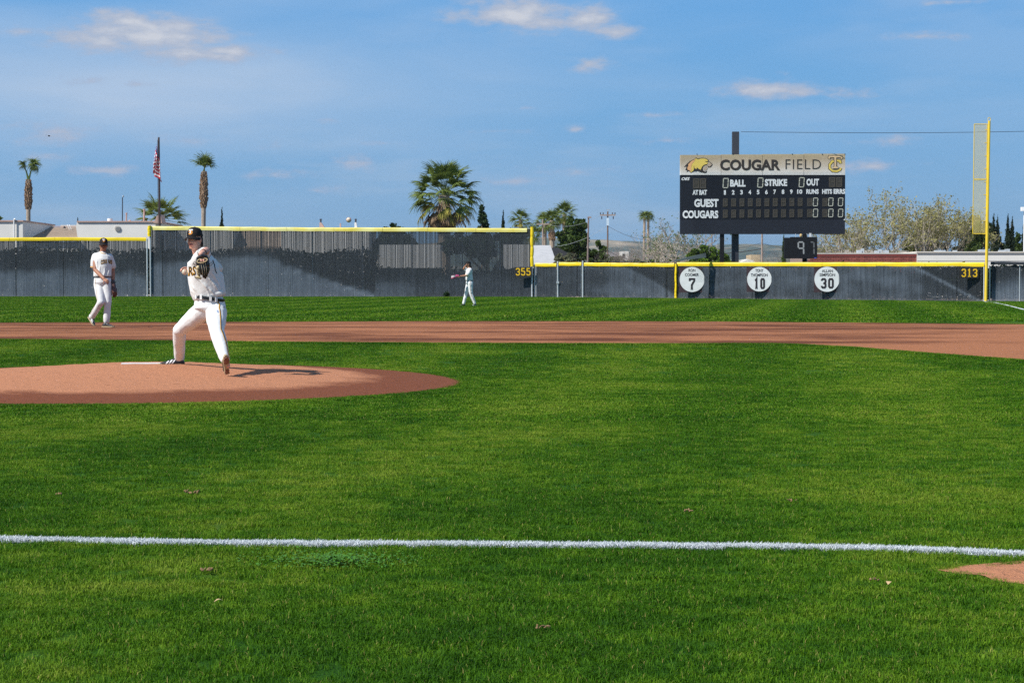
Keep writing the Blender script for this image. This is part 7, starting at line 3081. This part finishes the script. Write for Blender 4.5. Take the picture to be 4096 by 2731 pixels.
# brown tread plates on the sole
Dn = (to - hl).normalized()
Up_ = V3((-0.42, 0.85, 0.30))
Up_ = (Up_ - Dn * Up_.dot(Dn)).normalized()
Sd = Dn.cross(Up_)
for f0, f1, w in ((0.56, 0.94, 0.030), (0.05, 0.30, 0.021)):
    mb = MB()
    pts = []
    for i in range(16):
        a = i / 16 * 2 * math.pi
        c = hl + Dn * 0.29 * ((f0 + f1) / 2 + (f1 - f0) / 2 * math.sin(a)) + Sd * w * math.cos(a)
        pts.append(c + Up_ * 0.0)
    mb.add(pts + [p + Up_ * 0.006 for p in pts], [tuple(range(15, -1, -1)), tuple(range(16, 32))] + [(i, (i + 1) % 16, (i + 1) % 16 + 16, i + 16) for i in range(16)])
    part('tread_plate', mb, m_solebr, man)

# glove: wrist strap, opening with tan binding, finger stalls, tan pocket and web
GD = -0.63


def G(x, y, d=0.0):
    return P(x, y, GD + d)


gl = bpy.data.objects.new('baseball_glove', None)
COL.objects.link(gl)
gl.parent = man
mb = MB()
c = G(552, 405)
mb.caps([G(518, 412, .0), G(550, 388, -.02), G(592, 392, .0), G(606, 415, .04)], [(0.020, 0.018)] * 4, 12)
mb.caps([G(515, 430), G(520, 460)], [0.020, 0.024], 10)
mb.caps([G(600, 420, 0.02), G(606, 470, 0.02)], [0.022, 0.026], 10)
mb.caps([G(560, 470, 0.05), G(560, 540, 0.05)], [(0.070, 0.020), (0.062, 0.02)], 14, ref=(1, 0, 0))
shell = remeshed('wrist_and_back', mb, m_glove, gl, 0.005, 2)
for i, (x0, x1, x2, y2) in enumerate(((532, 545, 552, 560), (552, 566, 570, 585), (574, 587, 585, 594), (594, 604, 596, 578), (606, 614, 606, 548))):
    mb = MB()
    mb.caps([G(x0, 452, .0 + .006 * i), G(x1, 505, -.020 + .012 * i), G(x2, y2 - 8, .0 + .010 * i)], [(0.015, 0.018), (0.0165, 0.020), (0.013, 0.014)], 12)
    part('finger_stall', mb, m_glove, gl, smooth=True)
for i, (x0, x1, x2) in enumerate(((543, 556, 562), (563, 577, 579), (584, 596, 592))):
    mb = MB()
    mb.tube([G(x0, 450, -.020), G(x1, 505, -.034 + .01 * i), G(x2, 562, -.012 + .01 * i)], [0.0022] * 3, 5)
    part('finger_lace', mb, m_lace, gl)
# opening ring and fingers inside
mb = MB()
ring = [G(557 + 46 * math.cos(a) + 6 * math.sin(a), 431 + 17 * math.sin(a) - 11 * math.cos(a), -0.026 - 0.01 * math.sin(a)) for a in [i * math.pi / 14 for i in range(29)]]
mb.tube(ring, [0.0048] * 29, 7, False)
part('binding', mb, m_glovetan, gl, smooth=True)
mb = MB()
mb.add([G(557 + 44 * math.cos(i * math.pi / 10) + 6 * math.sin(i * math.pi / 10), 431 + 15 * math.sin(i * math.pi / 10) - 10 * math.cos(i * math.pi / 10), -0.018) for i in range(20)], [tuple(range(20))])
part('opening_lining', mb, mat('glove_lining', (0.10, 0.055, 0.04), 0.8), gl)
for x in (548, 569):
    mb = MB()
    mb.caps([G(x, 424, -0.018), G(x + 3, 434, -0.024)], [0.011, 0.010], 10)
    part('fingertip', mb, skin1, gl, smooth=True)
# tan palm side with web, darker lacing
mb = MB()
mb.ell(G(520, 500, -.012), (0.026, 0.016, 0.034), Matrix.Rotation(0.2, 3, 'Y'), 16, 10)
mb.ell(G(524, 540, -.014), (0.022, 0.016, 0.045), Matrix.Rotation(-0.25, 3, 'Y'), 16, 10)
mb.ell(G(522, 582, -.010), (0.042, 0.018, 0.015), Matrix.Rotation(0.22, 3, 'Y'), 16, 10)
remeshed('palm_pocket', mb, m_glovetan, gl, 0.005, 1)
for a, b, c_ in (((505, 500), (520, 512), (538, 505)), ((508, 530), (522, 522), (540, 532)), ((512, 548), (525, 560), (545, 552)), ((525, 490), (522, 530), (532, 575)), ((495, 575), (515, 592), (548, 598))):
    mb = MB()
    mb.tube([G(*a, -.034), G(*b, -.036), G(*c_, -.034)], [0.0032] * 3, 5)
    part('web_lace', mb, m_printblack, gl)
for pts in ([(505, 478), (488, 470), (478, 452), (486, 438), (498, 446), (492, 462), (470, 466)], [(498, 572), (486, 576), (505, 596), (535, 614)], [(612, 470), (632, 455), (652, 440)], [(612, 490), (640, 470), (655, 452)]):
    mb = MB()
    mb.tube([G(x, y, -.01) for x, y in pts], [0.0030] * len(pts), 5)
    part('lace_end', mb, m_printblack, gl)
baseball("baseball gripped in the pitcher's hand at the edge of his jersey", P(402, 531, 0.235), 0.0368, Matrix.Rotation(0.7, 3, 'X'))
baseball('baseball hanging in mid air just above the tall fence', wp(1395, 880, 27.0), 0.0370, Matrix.Rotation(1.2, 3, 'Y'))

# ================================================================== the infielder
g3 = gp(432, 1311)
P = mapper(320, 920, 0.2615, g3.y)
man = thing('person', 'infielder in white uniform and black cap standing on the dirt behind the pitcher, looking down', 'person', (g3.x - 0.1, g3.y, g3.z))
skin2 = skin_mat('skin_tan', (0.40, 0.185, 0.110))
lip2 = mat('lip_brown', (0.36, 0.13, 0.10), 0.5)
hair2 = mat('hair_black', (0.012, 0.009, 0.008), 0.6)
body = MB()
fwd = V3((0.24, -0.96, -0.04))
upv = V3((0.05, -0.04, 1))
q, R = head_prims(body, P(360, 236, -0.03), fwd, upv, 0.98)
body.caps([P(352, 290, 0.0), P(345, 370, 0.02)], [0.055, 0.065], 12)
body.tube([P(345, 375, 0), P(342, 480, 0), P(345, 690, 0), P(345, 830, 0)], [(0.13, 0.09), (0.15, 0.10), (0.13, 0.09), (0.14, 0.1)], 16, True, ref=(1, 0, 0))
s1, e1, w1 = P(228, 415, 0.0), P(234, 612, -0.10), P(364, 744, -0.27)
body.caps([s1, s1.lerp(e1, .5), e1], [0.060, 0.050, 0.042], 12)
body.caps([e1, e1.lerp(w1, .35), w1], [0.041, 0.042, 0.029], 12)
hand(body, w1, P(425, 790, -0.31) - w1, V3((0.1, 0.6, -0.7)), -1, 0.75)
s2, e2, w2 = P(458, 420, 0.04), P(505, 625, 0.10), P(502, 800, 0.04)
body.caps([s2, s2.lerp(e2, .5), e2], [0.058, 0.048, 0.042], 12)
body.caps([e2, e2.lerp(w2, .35), w2], [0.040, 0.042, 0.030], 12)
hand(body, w2, V3((0.05, 0, -1)), V3((-1, 0, 0)), 1, 0.4)
hR, kR, aR = P(292, 820, 0.02), P(322, 1098, -0.14), P(182, 1325, 0.16)
hL_, kL, aL = P(405, 820, 0.0), P(428, 1090, -0.05), P(405, 1392, 0.02)
for a, b, c in ((hR, kR, aR), (hL_, kL, aL)):
    body.caps([a, a.lerp(b, .5), b], [0.080, 0.072, 0.054], 12)
    body.caps([b, b.lerp(c, .35), c], [0.050, 0.050, 0.037], 12)
body.caps([aR, P(175, 1400, 0.16)], [0.036, 0.028], 10)
body.caps([aL, P(430, 1450, -0.03)], [0.036, 0.028], 10)
remeshed('body', body, skin2, man, 0.0070, 3)
face_parts(man, q, R, 0.98, lip2, hair2)
crown, cq = cap_parts(man, q(0, -0.006, 0.054), fwd, upv, 1.0, -0.20)
cap_logo(crown, cq, 1.0, 1.0, 0.050)
mb = MB()
for a in ((0.068, -0.035, 0.005), (-0.068, -0.035, 0.005), (0.045, -0.075, -0.01), (-0.045, -0.075, -0.01), (0, -0.085, -0.012)):
    mb.ell(q(*a), (0.014, 0.020, 0.034), R, 8, 6)
part('hair', mb, hair2, man, smooth=True)
jm = MB()
jm.tube([P(350, 345, 0.01), P(346, 362, 0.0), P(342, 385, 0.0), P(338, 440, 0.0), P(345, 560, 0.0), P(345, 650, 0.0), P(344, 700, 0.0), P(346, 728, 0.0)],
        [(0.062, 0.062), (0.105, 0.080), (0.165, 0.105), (0.185, 0.130), (0.182, 0.140), (0.180, 0.135), (0.182, 0.140), (0.150, 0.115)], 28, True, ref=(1, 0, 0))
jm.caps([P(238, 408, 0.0), P(224, 470, 0.0), P(221, 545, 0.0)], [0.078, 0.080, 0.082], 16)
jm.caps([P(450, 415, 0.03), P(478, 480, 0.06), P(497, 550, 0.09)], [0.072, 0.072, 0.070], 16)
folds(jm, P, [(342, 385, .165, .105), (338, 440, .185, .130), (345, 560, .182, .140), (345, 650, .180, .135), (344, 700, .182, .140)],
      [[(262, 420), (285, 480), (290, 560)], [(240, 600), (290, 655), (340, 694)], [(470, 560), (455, 630), (440, 694)], [(225, 640), (255, 680), (300, 697)], [(330, 560), (320, 620), (350, 690)], [(395, 590), (400, 640), (385, 695)]], 0.014)
jersey = remeshed('jersey', jm, m_jersey, man, 0.0078, 2, 0.006, 5.0, (1, 1, 0.45), 21)
jb = bvh_of(jersey)
base = [P(316, 530, -.1), P(492, 525, -.1), P(316, 462, -.1)]
for bold, m_, off in ((0.060, m_gold, 0.004), (0.012, m_printblack, 0.007)):
    V, Fc = flat_text('COUGARS', *base, bold=bold, arc=0.20)
    drape('chest_lettering', V, Fc, jb, m_, jersey, off)
V, Fc = [], []
for qd in stroke([(400, 365), (418, 400), (424, 520), (428, 712)], 16):
    b = len(V)
    V += [P(v.x, v.y, -0.1) for v in qd]
    Fc.append((b, b + 1, b + 2, b + 3))
drape('button_placket', V, Fc, jb, m_jersey, jersey, 0.010)
V, Fc = [], []
for qd in stroke([(300, 332), (330, 352), (385, 360), (402, 352)], 8):
    b = len(V)
    V += [P(v.x, v.y, -0.1) for v in qd]
    Fc.append((b, b + 1, b + 2, b + 3))
drape('collar_trim', V, Fc, jb, m_gold, jersey, 0.005)
mb = MB()
band(mb, P(221, 566, 0.0), V3((0.080, 0, 0)), V3((0, 0.080, 0)), 0.012, 0.003)
part('sleeve_trim', mb, m_gold, jersey)
pm = MB()
pm.tube([P(345, 712, 0), P(346, 750, 0), P(348, 800, 0), P(350, 838, 0), P(350, 860, 0)], [(0.160, 0.12), (0.176, 0.135), (0.184, 0.138), (0.150, 0.115), (0.08, 0.07)], 28, True, ref=(1, 0, 0))
pm.caps([hR, hR.lerp(kR, .45), kR], [0.112, 0.098, 0.070], 16)
pm.caps([kR, kR.lerp(aR, .35), aR], [0.072, 0.068, 0.062], 16)
pm.caps([hL_, hL_.lerp(kL, .45), kL], [0.108, 0.092, 0.070], 16)
pm.caps([kL, kL.lerp(aL, .35), kL.lerp(aL, .8), aL], [0.072, 0.070, 0.068, 0.062], 16)
pants = remeshed('pants', pm, m_pants, man, 0.0078, 8, 0.006, 6.0, (1, 1, 0.6), 31)
pb = bvh_of(pants)
V, Fc = [], []
for qd in stroke([(235, 740), (240, 860), (255, 960), (262, 1050), (262, 1090), (232, 1150), (190, 1230), (155, 1290)], 5):
    b = len(V)
    V += [P(v.x, v.y, -0.2) for v in qd]
    Fc.append((b, b + 1, b + 2, b + 3))
drape('side_stripe', V, Fc, pb, mat('thin_stripe', (0.42, 0.28, 0.10), 0.7), pants, 0.004)
mb = MB()
band(mb, P(346, 722, 0), V3((0.170, 0, 0)), V3((0, 0.130, 0)), 0.020, 0.005, 48)
part('belt', mb, m_belt, man)
shoe(man, P(345, 1487, 0.02), P(525, 1492, -0.16), V3((0, 0, 1)), 0.98, stripes=0, label='flat planted shoe', ankle=P(405, 1395, 0.02))
shoe(man, P(126, 1345, 0.22), P(215, 1480, 0.06), V3((0.62, -0.1, 0.75)), 0.98, stripes=1, label='heel lifted shoe with white side stripes', ankle=P(182, 1325, 0.16))
m_glbr = mat('glove_brown_leather', (0.095, 0.040, 0.030), 0.45, var=0.3, vscale=20)
gl = bpy.data.objects.new('baseball_glove', None)
COL.objects.link(gl)
gl.parent = man
mb = MB()
mb.caps([P(500, 790, 0.02), P(508, 850, 0.0)], [(0.045, 0.05), (0.052, 0.045)], 14)
mb.caps([P(512, 860, 0), P(525, 950, -.02), P(528, 985, -.01)], [(0.050, 0.055), (0.052, 0.060), (0.045, 0.05)], 16)
remeshed('palm_and_wrist', mb, m_glbr, gl, 0.007, 2)
for i in range(5):
    mb = MB()
    mb.caps([P(500 + i * 13, 900, -.05 + i * .02), P(508 + i * 13, 975, -.06 + i * .025), P(505 + i * 11, 1025 - abs(i - 2) * 8, -.03 + i * .02)], [0.018, 0.018, 0.013], 10)
    part('finger_stall', mb, m_glbr, gl, smooth=True)
mb = MB()
band(mb, P(502, 800, 0.02), V3((0.05, 0, 0)), V3((0, 0.055, 0)), 0.03, 0.006)
part('wrist_strap', mb, m_glove, gl)

# ================================================================== the outfielder
g4 = gp(1885, 1223.5)
P = mapper(1780, 1020, 0.1403, g4.y)
man = thing('person', 'outfielder in white uniform turned left, holding out a pink and white glove', 'person', (g4.x, g4.y, g4.z))
skin3 = skin_mat('skin_warm', (0.50, 0.24, 0.14))
body = MB()
fwd = V3((-0.97, -0.20, -0.08))
upv = V3((0.05, 0, 1))
q, R = head_prims(body, P(658, 278, 0), fwd, upv, 0.96)
body.caps([P(670, 320, 0), P(690, 400, 0)], [0.055, 0.065], 12)
body.tube([P(690, 400, 0), P(688, 500, 0), P(695, 700, 0), P(700, 850, 0)], [(0.09, 0.13), (0.10, 0.15), (0.10, 0.13), (0.10, 0.13)], 14, True, ref=(1, 0, 0))
s1, e1, w1 = P(715, 445, -.17), P(612, 588, -.22), P(430, 605, -.30)
body.caps([s1, s1.lerp(e1, .5), e1], [0.058, 0.048, 0.042], 12)
body.caps([e1, e1.lerp(w1, .35), w1], [0.040, 0.042, 0.030], 12)
s2, e2, w2 = P(650, 430, .15), P(532, 392, .10), P(575, 318, -.04)
body.caps([s2, s2.lerp(e2, .5), e2], [0.055, 0.048, 0.040], 12)
body.caps([e2, e2.lerp(w2, .4), w2], [0.040, 0.040, 0.029], 12)
hand(body, w2, V3((0.3, -0.2, 0.5)), V3((1, 0, 0)), 1, 0.8, 0.95)
hand(body, w1, V3((-1, -0.2, 0)), V3((0, 0.3, -1)), 1, 0.4)
hN, kN, aN = P(718, 815, -.08), P(738, 1100, -.10), P(845, 1372, -.08)
hF, kF, aF = P(672, 815, .08), P(600, 1108, .07), P(535, 1375, .10)
for a, b, c in ((hN, kN, aN), (hF, kF, aF)):
    body.caps([a, a.lerp(b, .5), b], [0.080, 0.072, 0.054], 12)
    body.caps([b, b.lerp(c, .35), c], [0.050, 0.050, 0.037], 12)
body.caps([aN, P(840, 1425, -.08)], [0.036, 0.03], 8)
body.caps([aF, P(530, 1425, .1)], [0.036, 0.03], 8)
remeshed('body', body, skin3, man, 0.0080, 3)
mb = MB()
for a in ((0, -0.090, 0.00), (0.04, -0.085, -0.04), (-0.04, -0.085, -0.04), (0, -0.10, -0.07), (0.03, -0.095, -0.10), (-0.03, -0.095, -0.10), (0.07, -0.04, 0.01), (-0.07, -0.04, 0.01), (0, -0.105, -0.13)):
    mb.ell(q(*a), (0.030, 0.034, 0.048), R, 10, 8)
remeshed('hair', mb, mat('hair_long_dark', (0.045, 0.022, 0.016), 0.6), man, 0.008, 2, 0.005, 40)
crown, cq = cap_parts(man, q(0, -0.006, 0.046), fwd, upv, 1.0, -0.10)
mb = MB()
mb.caps([q(-0.062, 0.050, 0.012), q(-0.035, 0.088, 0.012), q(0.035, 0.088, 0.012), q(0.062, 0.050, 0.012)], [(0.014, 0.005)] * 4, 8, ref=tuple(upv))
part('sunglasses', mb, m_iris, man)
jm = MB()
jm.tube([P(692, 372, 0), P(694, 395, 0), P(692, 440, 0), P(682, 540, 0), P(688, 640, 0), P(692, 705, 0), P(696, 738, 0)],
        [(0.060, 0.070), (0.10, 0.14), (0.130, 0.185), (0.142, 0.175), (0.148, 0.165), (0.150, 0.165), (0.125, 0.14)], 26, True, ref=(1, 0, 0))
jm.caps([P(712, 445, -.14), P(675, 500, -.19), P(632, 560, -.21)], [0.085, 0.083, 0.078], 14)
jm.caps([P(655, 430, .12), P(590, 408, .12)], [0.075, 0.070], 14)
jersey = remeshed('jersey', jm, m_jersey, man, 0.0085, 2, 0.010, 7.0, (1, 1, 0.6), 41)
d_ = (P(632, 560, -.21) - P(675, 500, -.19)).normalized()
a_ = d_.orthogonal().normalized()
mb = MB()
band(mb, P(620, 576, -.212), a_ * 0.078, d_.cross(a_) * 0.078, 0.014, 0.003)
part('sleeve_trim', mb, m_gold, jersey)
pm = MB()
pm.tube([P(696, 722, 0), P(698, 760, 0), P(700, 810, 0), P(698, 860, 0)], [(0.130, 0.145), (0.145, 0.165), (0.150, 0.17), (0.10, 0.12)], 26, True, ref=(1, 0, 0))
pm.caps([hN, hN.lerp(kN, .45), kN], [0.110, 0.094, 0.070], 16)
pm.caps([kN, kN.lerp(aN, .35), aN], [0.072, 0.070, 0.060], 16)
pm.caps([hF, hF.lerp(kF, .45), kF], [0.105, 0.090, 0.068], 16)
pm.caps([kF, kF.lerp(aF, .35), aF], [0.070, 0.070, 0.060], 16)
pants = remeshed('pants', pm, m_pants, man, 0.0085, 2, 0.009, 8.0, (1, 1, 0.8), 51)
pb = bvh_of(pants)
V, Fc = [], []
for qd in stroke([(715, 745), (712, 860), (718, 960), (738, 1080), (770, 1170), (815, 1270), (848, 1340)], 9):
    b = len(V)
    V += [P(v.x, v.y, -0.3) for v in qd]
    Fc.append((b, b + 1, b + 2, b + 3))
drape('side_stripe', V, Fc, pb, mat('thin_stripe', (0.42, 0.28, 0.10), 0.7), pants, 0.005)
mb = MB()
band(mb, P(697, 733, 0), V3((0.138, 0, 0)), V3((0, 0.155, 0)), 0.030, 0.006, 40)
part('belt', mb, m_belt, man)
shoe(man, P(905, 1447, -.06), P(785, 1447, -.16), V3((0, 0, 1)), 0.95, stripes=0, sole_m=m_stripew, ankle=P(845, 1375, -.08), label='black rear shoe with white toe')
shoe(man, P(578, 1447, .10), P(430, 1450, .06), V3((0, 0, 1)), 0.95, stripes=0, ankle=P(540, 1378, .1), label='black front shoe')
gl = bpy.data.objects.new('baseball_glove', None)
COL.objects.link(gl)
gl.parent = man
m_pinkg = mat('glove_pink_leather', (0.50, 0.07, 0.17), 0.5, var=0.3, vscale=25)
m_wg = mat('glove_white_leather', (0.74, 0.68, 0.66), 0.5)
m_dkg = mat('glove_dark_leather', (0.06, 0.015, 0.03), 0.5)
mb = MB()
mb.caps([P(405, 602, -.30), P(350, 598, -.31), P(290, 600, -.32)], [(0.040, 0.045), (0.058, 0.050), (0.070, 0.04)], 14)
remeshed('palm_and_wrist', mb, m_pinkg, gl, 0.007, 2)
for i, (y0, y1, m_) in enumerate(((560, 590, m_dkg), (585, 612, m_wg), (608, 638, m_wg), (632, 664, m_pinkg), (650, 684, m_dkg))):
    mb = MB()
    mb.caps([P(300, y0, -.33), P(240, (y0 + y1) / 2 - 4, -.37), P(185, y1, -.35)], [0.024, 0.023, 0.016], 10)
    part('finger_stall', mb, m_, gl, smooth=True)
mb = MB()
band(mb, P(412, 604, -.30), V3((0, 0.045, 0)), V3((0, 0, 0.042)), 0.03, 0.006, tilt=V3((1, 0, 0)))
part('wrist_strap', mb, m_glove, gl)
